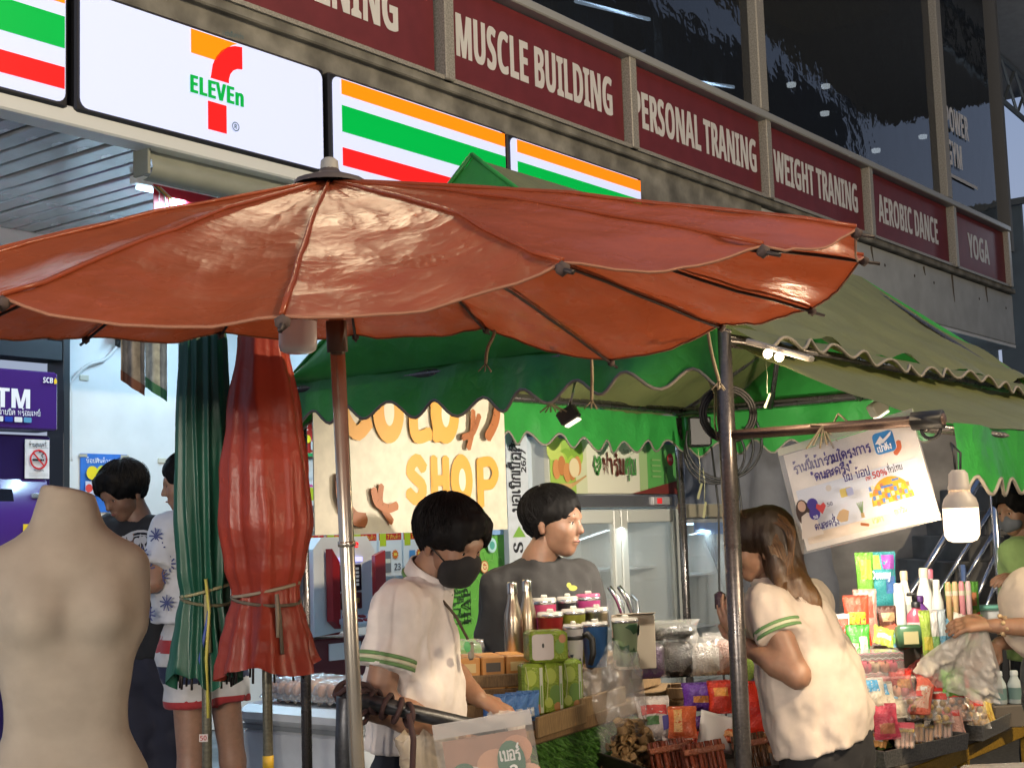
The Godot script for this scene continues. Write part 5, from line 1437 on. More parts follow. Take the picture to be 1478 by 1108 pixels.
func freezer() -> void:
	var t := thing("chest_freezer", "white chest freezer with rounded lid rim behind the folded umbrellas", "freezer", Vector3(4.5, 0, -4.42))
	var wh := mat("freezer_white", C(0.58, 0.62, 0.66), 0.28, 0.0, {"tex": "soft", "uv": 1.0})
	part("body", MB.new().box(Vector3(0, 0.41, 0), Vector3(0.66, 0.76, 0.68), Basis.IDENTITY, 0.02), wh, t)
	part("lid", MB.new().box(Vector3(0, 0.845, 0), Vector3(0.7, 0.09, 0.72), Basis.IDENTITY, 0.03), wh, t)
	part("gasket", MB.new().box(Vector3(0, 0.795, 0), Vector3(0.665, 0.02, 0.685)), mat("gasket_grey", C(0.2, 0.22, 0.23), 0.6), t)
	for s in [[-0.28, -0.28], [0.28, -0.28], [-0.28, 0.28], [0.28, 0.28]]:
		part("foot", MB.new(true).tube([Vector3(s[0], 0, s[1]), Vector3(s[0], 0.06, s[1])], 0.025, 8), mat("black_rubber"), t)
	# egg trays wrapped in film
	for k in 2:
		var e := thing("egg_tray", ["egg tray in clear film on the freezer, nearer the steel pole", "egg tray in clear film on the freezer, nearer the red umbrella"][k], "egg tray", Vector3(4.36, 0.89, -4.23 - k * 0.3), ry(4.0 - 9.0 * k), "egg trays on the freezer")
		var tray := MB.new(true)
		tray.grid(36, 36, func(u: float, v: float) -> Vector3: return Vector3((u - 0.5) * 0.29, 0.025 + 0.022 * sin(u * TAU * 5.0) * sin(v * TAU * 5.0), (v - 0.5) * 0.29))
		part("tray", tray, mat("egg_pulp", C(0.30, 0.27, 0.23), 0.9, 0.0, {"tex": "grain", "uv": 6.0}), e)
		for i in 25:
			part("egg", MB.new(true).lathe([[0.0, -0.027], [0.014, -0.022], [0.0215, -0.006], [0.019, 0.012], [0.011, 0.025], [0.0, 0.029]], 10, Vector3(((i % 5) - 2) * 0.054, 0.062, ((i / 5) - 2) * 0.054)), mat("egg_shell", C(0.45, 0.26, 0.16), 0.5), e)
		var film := MB.new(true)
		film.grid(24, 24, func(u: float, v: float) -> Vector3:
			var ed := minf(minf(u, 1.0 - u), minf(v, 1.0 - v))
			return Vector3((u - 0.5) * 0.31, 0.02 + 0.085 * smoothstep(0.0, 0.12, ed) + 0.012 * wob(u * 3.0, v * 3.0, k, 0.05), (v - 0.5) * 0.31))
		part("film", film, mat("clear_film", C(0.8, 0.8, 0.8), 0.12, 0.0, {"alpha": 0.16, "bump": "crumple", "bumpcm": 0.6, "uv": 5.0}), e)
# ---------------------------------------------------------------- shapes of goods
func pouch_at(u: float, v: float, s: float, w: float, h: float, d: float, sd: float, lift := 0.0) -> Vector3:
	var e := pow(sin(clampf(v, 0.0, 1.0) * PI), 0.6) * pow(maxf(0.0, sin(u * PI)), 0.5)
	var x: float = (u - 0.5) * w * (1.0 - 0.10 * sin(v * PI)) * s
	var z: float = s * (d * 0.5 * e * (1.0 + 0.5 * wob(u * 2.0 + sd, v * 2.0, s, 0.014)) + lift) + 0.004 * sin(u * 23.0 + sd) * (1.0 - e)
	var y: float = v * h + (0.014 * h * sin(u * 17.0 + sd * 3.0) if v > 0.99 else 0.0)
	return Vector3(x, y, z)

# a filled pouch with pressed ends, standing on y = 0, front towards +z
func pouch(w: float, h: float, d: float, sd := 0.0) -> MB:
	var mb := MB.new(true)
	for s in [1.0, -1.0]:
		mb.grid(12, 14, func(u: float, v: float) -> Vector3: return pouch_at(u, v, s, w, h, d, sd))
	return mb

func pouch_patch(w: float, h: float, d: float, sd: float, u0: float, v0: float, u1: float, v1: float, lift := 0.0012) -> MB:
	var mb := MB.new(true)
	mb.grid(8, 8, func(u: float, v: float) -> Vector3: return pouch_at(lerpf(u0, u1, u), lerpf(v0, v1, v), 1.0, w, h, d, sd, lift))
	return mb

func gloss(c: Color, r := 0.25) -> StandardMaterial3D:
	return mat("gloss_%.3f_%.3f_%.3f_%.2f" % [c.r, c.g, c.b, r], c, r, 0.0, {"bump": "crumple", "bumpcm": 0.3, "uv": 8.0})

func paint(c: Color, r := 0.4, metal := 0.0) -> StandardMaterial3D:
	return mat("paint_%.3f_%.3f_%.3f_%.2f_%.1f" % [c.r, c.g, c.b, r, metal], c, r, metal)

func clear_mat() -> StandardMaterial3D:
	return mat("clear_bag", C(0.82, 0.80, 0.76), 0.18, 0.0, {"alpha": 0.15, "bump": "crumple", "bumpcm": 0.12, "uv": 3.0})

# bag of snacks: body, patches [u0,v0,u1,v1,colour], pressed crimps
func snack(called: String, label: String, at: Vector3, yaw: float, w: float, h: float, d: float, c: Color, patches: Array, tilt := 0.0, group := "snack packets on the stall", r := 0.25, words := "") -> Node3D:
	var sd := at.x * 7.0 + at.z * 3.0
	var t := thing(called, label, "packet", at, ry(yaw) * Basis(Vector3(1, 0, 0), deg_to_rad(tilt)), group)
	part("wrapper", pouch(w, h, d, sd), gloss(c, r), t)
	for p in patches:
		part("printed_patch", pouch_patch(w, h, d, sd, p[0], p[1], p[2], p[3], 0.0012 + 0.0006 * patches.find(p)), gloss(p[4], r), t)
	for y in [0.0, h]:
		part("crimp", MB.new().box(Vector3(0, y, 0), Vector3(w * 0.98, 0.014, 0.004)), gloss(c * 0.8, r), t)
	if words:
		var f := FP.new(self, Transform3D(Basis.IDENTITY, Vector3(-w * 0.3, h * 0.5, d * 0.5 + 0.006)))
		f.text(words, 0, 0, h * 0.14, C(0.75, 0.75, 0.75), w * 0.55, "Droid Sans", 1.2)
		part("lettering", f.mb, print_mat(), t)
	return t

func bottle(called: String, label: String, at: Vector3, r: float, h: float, c: Color, cap: Color, lab: Color, shape := 0, group := "bottles on the stall", metal := 0.0, rough := 0.25) -> Node3D:
	var t := thing(called, label, "bottle", at, ry(-52), group)
	var pr := []
	match shape:
		0: pr = [[0.0, 0.0], [r * 0.9, 0.0], [r, r * 0.12], [r, h * 0.62], [r * 0.9, h * 0.7], [r * 0.42, h * 0.82], [r * 0.4, h * 0.86]]
		1: pr = [[0.0, 0.0], [r * 0.85, 0.0], [r, h * 0.04], [r, h * 0.55], [r * 0.93, h * 0.63], [r * 0.62, h * 0.76], [r * 0.5, h * 0.84], [r * 0.5, h * 0.88]]
		2: pr = [[0.0, 0.0], [r * 0.95, 0.0], [r, r * 0.1], [r * 0.97, h * 0.82], [r * 0.8, h * 0.86]]
	part("body", MB.new(true).lathe(pr, 22, Vector3.ZERO, Basis.IDENTITY, 1.0, 0.7 if shape == 0 else 1.0), paint(c, rough, metal), t)
	var ch: float = h * (0.14 if shape < 2 else 0.15)
	var cr: float = r * (0.45 if shape == 0 else 0.56 if shape == 1 else 0.84)
	part("cap", MB.new(true).lathe([[cr, h - ch], [cr, h - ch * 0.15], [cr * 0.85, h], [0.0, h]], 18), paint(cap, 0.35 if metal < 0.5 else 0.22, metal), t)
	if lab.a > 0.0:
		part("label", MB.new(true).lathe([[r * 1.012, h * 0.15], [r * 1.012, h * 0.5]], 22, Vector3.ZERO, Basis.IDENTITY, 1.0, 0.7 if shape == 0 else 1.0), paint(lab, 0.4), t)
	return t

func tumbler(called: String, label: String, at: Vector3, r: float, h: float, c: Color, lidc: Color, handle := 0, spots := 0, metal := 0.0) -> Node3D:
	var t := thing(called, label, "tumbler", at, ry(-52), "tumblers on the stall shelf")
	part("cup", MB.new(true).lathe([[0.0, 0.0], [r * 0.74, 0.0], [r * 0.78, h * 0.03], [r * 0.97, h * 0.9], [r, h * 0.92]], 26), paint(c, 0.3, metal), t)
	part("rim", MB.new(true).lathe([[r * 0.985, h * 0.9], [r * 1.02, h * 0.92], [r * 1.02, h * 0.95], [r * 0.96, h * 0.955]], 26), mat("silver_trim"), t)
	part("lid", MB.new(true).lathe([[r * 0.98, h * 0.94], [r * 0.97, h * 0.985], [r * 0.9, h], [0.0, h]], 26), mat("clear_lid_%.2f" % lidc.r, lidc, 0.15), t)
	part("lid_slider", MB.new().box(Vector3(0, h + 0.005, r * 0.35), Vector3(r * 0.5, 0.012, r * 0.5), Basis.IDENTITY, 0.003), paint(C(0.6, 0.58, 0.5), 0.3), t)
	if handle:
		part("handle", MB.new(true).tube([Vector3(r * 0.9, h * 0.74, 0.01), Vector3(r * 1.3, h * 0.78, 0.01), Vector3(r * 1.75, h * 0.66, 0.01), Vector3(r * 1.8, h * 0.35, 0.01), Vector3(r * 1.5, h * 0.1, 0.01)], [0.01, 0.012, 0.012, 0.011, 0.009], 8), mat("black_rubber"), t)
		part("handle_band", MB.new(true).lathe([[r * 0.96, h * 0.66], [r * 1.0, h * 0.67], [r * 1.01, h * 0.74], [r * 0.97, h * 0.75]], 24), mat("black_rubber"), t)
	if spots:      # printed pattern as patches on the wall of the cup
		var cols: Array = [C(0.02, 0.06, 0.025), C(0.19, 0.26, 0.13), C(0.05, 0.10, 0.04)] if spots == 1 else [C(0.04, 0.05, 0.08), C(0.12, 0.13, 0.16), C(0.25, 0.1, 0.1)]
		for i in (26 if spots == 1 else 22):
			var a0 := TAU * fposmod(i * 0.618, 1.0)
			var y0 := h * (0.08 + 0.75 * fposmod(i * 0.37 + 0.1, 1.0))
			var sz: float = (0.022 if spots == 1 else 0.006) * (0.7 + 0.6 * fposmod(i * 0.77, 1.0))
			var mb := MB.new(true)
			mb.grid(8, 5, func(u: float, v: float) -> Vector3:
				var q := Vector2(cos(u * TAU), sin(u * TAU)) * v * sz * (1.0 + 0.35 * sin(u * TAU * 3.0 + i))
				var y := clampf(y0 + q.y, h * 0.02, h * 0.88)
				var rr := lerpf(r * 0.78, r * 0.97, y / (h * 0.9)) + 0.0012 + 0.00025 * i
				var a := a0 + q.x / r
				return Vector3(cos(a) * rr, y, -sin(a) * rr))
			part("printed_spot", mb, paint(cols[i % 3], 0.4), t)
	return t

func plank_crate(called: String, label: String, at: Vector3, yaw: float, w: float, h: float, d: float, rows: int) -> Node3D:
	var t := thing(called, label, "crate", at, ry(yaw), "wooden crates on the stall")
	var wood := [mat("crate_wood", C(0.28, 0.17, 0.075), 0.75, 0.0, {"tex": "grain", "uv": 5.0, "uvy": 0.2}), mat("crate_wood_dark", C(0.22, 0.125, 0.05), 0.78, 0.0, {"tex": "grain", "uv": 4.0, "uvy": 0.2})]
	var ph := h / rows
	for i in rows:
		for s in [-1, 1]:
			part("plank", MB.new().box(Vector3(0, ph * (i + 0.5), s * d / 2), Vector3(w, ph * 0.88, 0.012), Basis.IDENTITY, 0.003), wood[i % 2], t)
			part("plank", MB.new().box(Vector3(s * w / 2, ph * (i + 0.5), 0), Vector3(0.012, ph * 0.88, d - 0.014), Basis.IDENTITY, 0.003), wood[(i + 1) % 2], t)
	part("bottom", MB.new().box(Vector3(0, 0.008, 0), Vector3(w - 0.03, 0.012, d - 0.03)), wood[1], t)
	return t

# a limp clear bag: an open sleeve with creases
func clear_bag(called: String, label: String, at: Vector3, b: Basis, w: float, h: float, d: float, open: float, sd: float, m: Material) -> Node3D:
	var t := thing(called, label, "plastic bag", at, b)
	var mb := MB.new(true)
	mb.grid(40, 24, func(u: float, v: float) -> Vector3:
		var a := u * TAU
		var k := lerpf(0.55, open, v) * (0.35 + 0.65 * sin(clampf(v * 1.5, 0.0, 1.0) * PI / 2))
		var n := wob(cos(a) + sd, v * 1.6, sin(a), 0.02)
		var r := 1.0 + 0.25 * n + 0.10 * sin(a * 5.0 + v * 4.0 + sd) + 0.05 * sin(a * 13.0 - v * 9.0 + sd)
		return Vector3(cos(a) * w * 0.5 * r * (0.8 + 0.35 * v), v * h * (1.0 + 0.12 * n + 0.06 * sin(a * 3.0 + sd)), -sin(a) * d * 0.5 * r * k))
	part("film", mb, m, t)
	return t
# ---------------------------------------------------------------- the stall and what lies on it
func stall_goods() -> void:
	left_stall()
	right_stall()
	var cols := [C(0.5, 0.05, 0.04), C(0.52, 0.26, 0.08), C(0.56, 0.46, 0.34), C(0.58, 0.52, 0.44), C(0.5, 0.35, 0.08), C(0.5, 0.12, 0.12), C(0.55, 0.3, 0.2), C(0.6, 0.55, 0.5), C(0.2, 0.32, 0.08)]
	packet_heap("small_packet", "in heap behind zinc trays", "small packets heaped behind the zinc trays", [Vector3(5.0, 0.84, -2.22), Vector3(5.25, 0.83, -2.20), Vector3(5.5, 0.80, -2.12), Vector3(5.75, 0.80, -2.16), Vector3(6.05, 0.80, -2.16)], 20, 0.105, 0.095, cols)
	packet_heap("small_packet", "in the near zinc tray", "small packets in the near zinc tray", [Vector3(4.98, 0.745, -2.17), Vector3(5.2, 0.745, -2.12), Vector3(5.42, 0.745, -2.07)], 12, 0.07, 0.08, cols)
	packet_heap("small_packet", "on step below the bottles", "small packets on the middle step", [Vector3(5.2, 0.93, -2.3), Vector3(5.45, 0.95, -2.25), Vector3(5.7, 0.93, -2.15), Vector3(6.0, 0.92, -2.15)], 18, 0.08, 0.085, cols)
	packet_heap("small_packet", "in front of the bottles", "small packets in front of the bottles", [Vector3(5.38, 1.09, -2.27), Vector3(5.6, 1.09, -2.2), Vector3(5.85, 1.09, -2.17), Vector3(6.1, 1.1, -2.14)], 15, 0.075, 0.09, [C(0.12, 0.3, 0.06), C(0.4, 0.42, 0.4), C(0.5, 0.08, 0.05), C(0.3, 0.36, 0.06), C(0.55, 0.5, 0.42), C(0.1, 0.22, 0.3)])
	packet_heap("small_packet", "in the dark metal tray", "small packets in the dark metal tray", [Vector3(4.12, 0.83, -2.55), Vector3(4.2, 0.86, -2.45), Vector3(4.25, 0.85, -2.32), Vector3(4.25, 0.83, -2.2)], 16, 0.085, 0.09, [C(0.5, 0.05, 0.03), C(0.45, 0.10, 0.04), C(0.55, 0.48, 0.42), C(0.3, 0.05, 0.03), C(0.52, 0.25, 0.1), C(0.12, 0.05, 0.2)])

func left_stall() -> void:
	var grass := mat("grass_mat", C(0.045, 0.13, 0.02), 0.8, 0.0, {"tex": "grain", "uv": 8.0})
	var wood := mat("stall_wood", C(0.26, 0.16, 0.07), 0.75, 0.0, {"tex": "grain", "uv": 4.0, "uvy": 0.2})
	var t := thing("stall_counter", "stepped stall counter with green grass mat front and wooden edge boards", "counter", Vector3(3.95, 0, -2.95))
	part("table_top", MB.new().box(Vector3(0.12, 0.965, -0.05), Vector3(1.35, 0.05, 0.55), ry(8), 0.006), wood, t)
	part("shelf", MB.new().box(Vector3(0.30, 1.06, -0.05), Vector3(0.75, 0.13, 0.34), ry(8), 0.006), wood, t)
	part("mat_panel", MB.new().box(Vector3(0.10, 0.48, 0.2), Vector3(1.2, 0.92, 0.02), ry(8)), grass, t)
	for k in 2:
		part("edge_board", MB.new().box(Vector3(-0.27 + k * 0.33, 0.995 + k * 0.018, 0.285 - k * 0.06), Vector3(0.36, 0.065, 0.014), ry(10), 0.003), mat("board_pale", C(0.36, 0.24, 0.11), 0.7, 0.0, {"tex": "grain", "uv": 5.0, "uvy": 0.15}), t)
	# blades of the grass mat
	var blade := MB.new()
	blade.tri(Vector3(-0.0022, 0, 0), Vector3(0.0022, 0, 0), Vector3(0.001, -0.022, 0.016))
	blade.tri(Vector3(-0.002, 0, 0.001), Vector3(0.003, 0.001, 0), Vector3(-0.004, -0.014, 0.02))
	var mm := MultiMesh.new()
	mm.transform_format = MultiMesh.TRANSFORM_3D
	mm.mesh = blade.mesh()
	mm.instance_count = 16000
	var rb := ry(8)
	for i in 16000:
		var p := Vector3(0.10, 0.48, 0.2) + rb * Vector3(rng.randf_range(-0.6, 0.6), rng.randf_range(-0.45, 0.46), 0.011)
		mm.set_instance_transform(i, Transform3D(rb * Basis(Vector3(0, 0, 1), rng.randf_range(-1.2, 1.2)) * Basis(Vector3(1, 0, 0), rng.randf_range(-0.5, 0.6)) * rng.randf_range(0.7, 1.3), p))
	var mi := MultiMeshInstance3D.new()
	mi.name = "grass_blades"
	mi.multimesh = mm
	mi.material_override = mat("grass_blade", C(0.07, 0.20, 0.025), 0.55, 0.0, {"back": C(0.05, 0.12, 0.01)})
	mi.set_meta("kind", "stuff")
	t.add_child(mi)
	# crate with orange boxes
	plank_crate("wooden_crate", "brown slatted wooden crate full of orange boxes beside the young man", Vector3(3.76, 0.985, -3.03), -38, 0.27, 0.145, 0.2, 3)
	for i in 6:
		var o := thing("orange_box", ["orange carton at the near corner of the wooden crate", "orange carton second along the front of the wooden crate", "orange carton last along the front of the wooden crate", "orange carton at the back of the crate beside the young man", "orange carton in the middle of the crate's back row", "orange carton at the far end of the crate's back row"][i], "carton", Vector3(3.76, 1.045, -3.03) + ry(-38) * Vector3(-0.085 + (i % 3) * 0.085, 0, 0.045 - 0.09 * (i / 3)), ry(-38), "orange cartons in the wooden crate")
		part("carton", MB.new().box(Vector3(0, 0.07, 0), Vector3(0.08, 0.14, 0.084), Basis.IDENTITY, 0.004), paint(C(0.55, 0.25, 0.06), 0.5), o)
		part("printed_panel", MB.new().box(Vector3(0, 0.105, 0.0425), Vector3(0.05, 0.03, 0.002)), paint(C(0.10, 0.08, 0.06) if i % 2 else C(0.6, 0.45, 0.2), 0.5), o)
	clear_bag("film_bag", "crumpled clear bag lying on the orange cartons", Vector3(3.80, 1.20, -3.08), ry(-38) * Basis(Vector3(0, 0, 1), 1.5), 0.07, 0.3, 0.22, 0.9, 2.0, clear_mat())
	# green tissue packs
	var tp := [[Vector3(3.70, 1.0, -2.80), 0.0, "green tissue pack at the left of the lower row by the wooden edge board"], [Vector3(3.775, 1.0, -2.775), 0.0, "green tissue pack in the middle of the lower row"], [Vector3(3.85, 1.0, -2.75), 0.0, "green tissue pack at the right of the lower row, beside the blue tumbler"], [Vector3(3.76, 1.172, -2.78), 1.0, "green tissue pack lying on top of the stack with its white end showing"]]
	for q in tp:
		var s := thing("tissue_pack", q[2], "tissue pack", q[0], ry(-42), "green tissue packs on the stall")
		var lying: bool = q[1] > 0.5
		var size := Vector3(0.074, 0.17, 0.085) if not lying else Vector3(0.13, 0.10, 0.12)
		part("wrapper", MB.new().box(Vector3(0, size.y / 2, 0), size, Basis.IDENTITY, 0.010), gloss(C(0.25, 0.36, 0.04), 0.2), s)
		var f := FP.new(self, Transform3D(Basis.IDENTITY, Vector3(-size.x / 2, 0, size.z / 2 + 0.0006)), 0.0004)
		if lying:
			f.rect(0.008, 0.008, size.x * 0.56, size.y - 0.016, C(0.52, 0.48, 0.47), 0.012); f.disc(0.045, 0.055, 0.004, C(0.05, 0.05, 0.05), 2.0)
			f.disc(0.10, 0.05, 0.016, C(0.14, 0.28, 0.03), 1.5); f.disc(0.11, 0.075, 0.012, C(0.45, 0.2, 0.08), 1.2)
		else:
			f.disc(0.028, 0.125, 0.02, C(0.36, 0.46, 0.06), 1.3); f.disc(0.045, 0.065, 0.021, C(0.12, 0.24, 0.03), 1.5); f.disc(0.02, 0.04, 0.014, C(0.40, 0.5, 0.08), 1.2); f.disc(0.05, 0.025, 0.012, C(0.42, 0.2, 0.06), 1.3)
			f.rect(0.058, 0.012, 0.010, 0.145, C(0.52, 0.56, 0.42)); f.rect(0.0605, 0.03, 0.005, 0.07, C(0.2, 0.35, 0.08))
			f.stroke([Vector2(0.012, 0.16), Vector2(0.02, 0.11), Vector2(0.014, 0.05)], 0.003, C(0.46, 0.52, 0.2))
		part("print", f.mb, print_mat(0.25), s)
	# blue and white wrapped packs
	for i in 4:
		var s := snack("blue_packet", ["blue and white wrapped pack nearest the young man's hand", "blue and white wrapped pack second from the young man's hand", "blue wrapped pack third behind the edge board", "blue wrapped pack beside the green tissue packs"][i], Vector3(3.50 + i * 0.05, 0.995, -2.80 + 0.008 * i), -48, 0.075, 0.085, 0.07, C(0.10, 0.24, 0.55), [[0.15, 0.15, 0.75, 0.5, C(0.6, 0.66, 0.72)], [0.3, 0.25, 0.6, 0.4, C(0.15, 0.3, 0.6)]], 0.0, "blue wrapped packs behind the edge board")
	# steel flasks and tumblers on the back shelf
	var steel := C(0.55, 0.46, 0.34)
	bottle("steel_flask", "brushed steel flask, left one of the pair in front of the man in grey", Vector3(3.914, 1.125, -3.031), 0.033, 0.30, steel, C(0.6, 0.57, 0.5), Color(0, 0, 0, 0), 1, "steel flasks on the stall shelf", 1.0, 0.28)
	bottle("steel_flask", "brushed steel flask, right one of the pair behind the red tumbler", Vector3(3.982, 1.125, -3.017), 0.031, 0.305, steel * 0.9, C(0.6, 0.57, 0.5), Color(0, 0, 0, 0), 1, "steel flasks on the stall shelf", 1.0, 0.28)
	var L := C(0.5, 0.47, 0.42)
	tumbler("tumbler", "dark red tumbler beside the steel flasks", Vector3(4.020, 1.125, -2.947), 0.047, 0.19, C(0.20, 0.014, 0.014), L)
	tumbler("tumbler", "olive green tumbler in the middle of the back row", Vector3(4.114, 1.125, -2.912), 0.045, 0.195, C(0.19, 0.20, 0.03), L)
	tumbler("tumbler", "shiny metal tumbler with a yellow gleam behind the blue one", Vector3(4.209, 1.125, -2.877), 0.044, 0.195, C(0.45, 0.42, 0.32), L, 0, 0, 1.0)
	tumbler("tumbler", "white speckled tumbler with black loop handle", Vector3(3.933, 1.125, -2.787), 0.036, 0.155, C(0.48, 0.48, 0.5), L, 1, 2)
	tumbler("tumbler", "tall blue tumbler with clear lid", Vector3(4.050, 1.125, -2.777), 0.048, 0.155, C(0.035, 0.12, 0.30), L)
	tumbler("tumbler", "green camouflage tumbler at the end of the tumbler row", Vector3(4.120, 1.125, -2.697), 0.047, 0.165, C(0.22, 0.28, 0.16), L, 0, 1)
	tumbler("tumbler", "pink topped tumbler standing behind the dark red one", Vector3(4.095, 1.125, -3.027), 0.045, 0.235, C(0.45, 0.06, 0.14), C(0.5, 0.1, 0.18))
	tumbler("tumbler", "black tumbler standing behind the olive one", Vector3(4.185, 1.125, -2.987), 0.04, 0.235, C(0.012, 0.012, 0.016), L)
	tumbler("tumbler", "magenta tumbler at the back beside the black one", Vector3(4.275, 1.125, -2.957), 0.047, 0.24, C(0.38, 0.05, 0.18), C(0.45, 0.12, 0.22))
	var cb := thing("wine_carton", "pale carton behind the camouflage tumbler", "carton", Vector3(4.265, 1.100, -2.757), ry(-44))
	part("carton", MB.new().box(Vector3(0, 0.095, 0), Vector3(0.14, 0.19, 0.09), Basis.IDENTITY, 0.003), paint(C(0.55, 0.47, 0.36), 0.6), cb)
	part("flap", MB.new().box(Vector3(0, 0.193, 0.03), Vector3(0.14, 0.003, 0.07), Basis(Vector3(1, 0, 0), -0.15)), paint(C(0.5, 0.42, 0.32), 0.6), cb)
	for k in 2:
		var h := thing("steel_ladle", ["curved steel ladle handle in front of the fridge door, left one", "curved steel ladle handle in front of the fridge door, right one"][k], "ladle", Vector3(4.38 + k * 0.035, 1.12, -2.92 + k * 0.02), ry(-52), "steel ladles on the shelf")
		part("handle", MB.new(true).tube([Vector3(0.05, 0.0, 0), Vector3(0.045, 0.14, 0), Vector3(0.02, 0.22, 0), Vector3(-0.01, 0.265, 0)], [0.006, 0.009, 0.011, 0.009], 8), mat("steel_tube"), h)
		part("bowl", MB.new(true).lathe([[0.0, -0.02], [0.03, -0.01], [0.04, 0.02]], 14, Vector3(0.05, 0.02, 0)), mat("steel_tube"), h)
	# wrapped textile packs
	var wp := [["black wrapped pack on top of the plastic pile beside the camouflage tumbler", Vector3(4.47, 1.185, -2.75), 0.20, 0.06, 0.12, C(0.012, 0.016, 0.014)], ["purple labelled pack standing in the plastic pile", Vector3(4.40, 1.05, -2.775), 0.11, 0.13, 0.06, C(0.17, 0.09, 0.22)], ["black flat pack in the plastic pile beside the purple one", Vector3(4.47, 1.05, -2.70), 0.12, 0.13, 0.05, C(0.014, 0.012, 0.013)], ["silver wrapped pack at the end of the plastic pile by the tent pole", Vector3(4.55, 1.05, -2.64), 0.14, 0.12, 0.06, C(0.40, 0.36, 0.32)], ["brown and silver pack leaning at the plastic pile's end", Vector3(4.60, 1.05, -2.585), 0.11, 0.13, 0.05, C(0.28, 0.13, 0.09)]]
	for q in wp:
		var s := thing("wrapped_pack", q[0], "packet", q[1], ry(-46), "plastic wrapped packs on the stall")
		part("contents", MB.new(true).box(Vector3(0, q[3] / 2, 0), Vector3(q[2], q[3], q[4]), Basis.IDENTITY, 0.02), gloss(q[5], 0.35), s)
		part("film", pouch(q[2] * 1.35, q[3] * 1.2, q[4] * 1.6, q[1].x * 9.0), clear_mat(), s)
	plank_crate("wooden_crate", "pale wooden crate under the plastic wrapped packs behind the tent pole", Vector3(4.60, 0.93, -2.52), -62, 0.52, 0.09, 0.16, 2)
	var leaf := thing("round_packet", "green oval packet beside the tent pole above the pale crate", "packet", Vector3(4.52, 1.03, -2.45), ry(-52))
	part("wrapper", MB.new(true).lathe([[0.0, 0.0], [0.03, 0.02], [0.036, 0.06], [0.02, 0.10], [0.0, 0.11]], 14, Vector3.ZERO, Basis.IDENTITY, 1.0, 0.4), gloss(C(0.22, 0.30, 0.06)), leaf)
	# big clear bag of crackers on the dark tray
	var tr := thing("metal_tray", "dark metal tray of red snacks at the foot of the tent pole", "tray", Vector3(4.13, 0.74, -2.42), ry(-32))
	var dk := mat("dark_tray", C(0.075, 0.06, 0.05), 0.5, 0.5, {"tex": "grain", "uv": 3.0})
	part("front", MB.new().box(Vector3(-0.30, 0.055, 0.0), Vector3(0.012, 0.11, 0.72), Basis.IDENTITY, 0.003), dk, tr)
	part("side", MB.new().box(Vector3(0.02, 0.055, 0.36), Vector3(0.62, 0.11, 0.012), Basis.IDENTITY, 0.003), dk, tr)
	part("side", MB.new().box(Vector3(0.02, 0.055, -0.36), Vector3(0.62, 0.11, 0.012), Basis.IDENTITY, 0.003), dk, tr)
	part("bottom", MB.new().box(Vector3(0.02, 0.006, 0), Vector3(0.62, 0.012, 0.7)), dk, tr)
	var tb := thing("tray_table", "wooden table carrying the dark metal tray", "table", Vector3(4.13, 0, -2.42), ry(-32))
	part("table_top", MB.new().box(Vector3(0.02, 0.715, 0), Vector3(0.7, 0.04, 0.76), Basis.IDENTITY, 0.004), wood, tb)
	for s in [[-0.28, -0.32], [0.3, -0.32], [-0.28, 0.32], [0.3, 0.32]]:
		part("leg", MB.new().box(Vector3(s[0], 0.348, s[1]), Vector3(0.05, 0.69, 0.05)), wood, tb)
	clear_bag("clear_bag", "large open clear plastic bag of crackers standing in the dark tray", Vector3(4.02, 0.87, -2.64), ry(-50) * Basis(Vector3(0, 0, 1), 0.28), 0.2, 0.3, 0.16, 0.9, 5.0, clear_mat())
	clear_bag("clear_bag", "clear plastic bag spilling over the corner of the dark tray", Vector3(3.98, 0.83, -2.74), ry(-40) * Basis(Vector3(0, 0, 1), 1.2), 0.12, 0.2, 0.09, 0.7, 9.0, clear_mat())
	var cr := thing("cracker_heap", "heap of tan crackers inside the clear bag on the tray", "crackers", Vector3(4.02, 0.80, -2.62), ry(-50))
	var heap := MB.new(true)
	for i in 170:
		var h := rng.randf()
		var az := rng.randf_range(0.0, TAU)
		var rr := sqrt(rng.randf()) * (1.0 - 0.65 * h)
		var c := Vector3(cos(az) * 0.11 * rr, 0.145 * h, sin(az) * 0.08 * rr)
		var rb2 := Basis.from_euler(Vector3(rng.randf_range(-1.2, 1.2), rng.randf_range(0, TAU), rng.randf_range(-1.2, 1.2)))
		var sz := rng.randf_range(0.012, 0.022)
		heap.col = C(0.36, 0.22, 0.085) * rng.randf_range(0.7, 1.25)
		heap.grid(4, 3, func(u: float, v: float) -> Vector3: return c + rb2 * Vector3((u - 0.5) * sz * 2.2, sz * 0.8 * sin(u * PI) + 0.2 * sz * cos(v * 5.0), (v - 0.5) * sz * 1.5), 0.002)
	var hp := part("heap", heap, mat("cracker", Color.WHITE, 0.7, 0.0, {"vc": true, "tex": "grain", "uv": 12.0}), cr)
	hp.set_meta("kind", "stuff")
	# bundles of snack sticks
	var bun := [["bundle of dark red snack sticks beside the cracker bag", Vector3(3.985, 0.765, -2.44), 0.115, 0.14, C(0.20, 0.045, 0.02)], ["bundle of red brown snack sticks in front of the tent pole", Vector3(4.01, 0.765, -2.32), 0.12, 0.14, C(0.24, 0.055, 0.025)], ["bundle of shiny brown snack sticks behind the tent pole", Vector3(4.11, 0.765, -2.20), 0.10, 0.16, C(0.12, 0.05, 0.02)]]
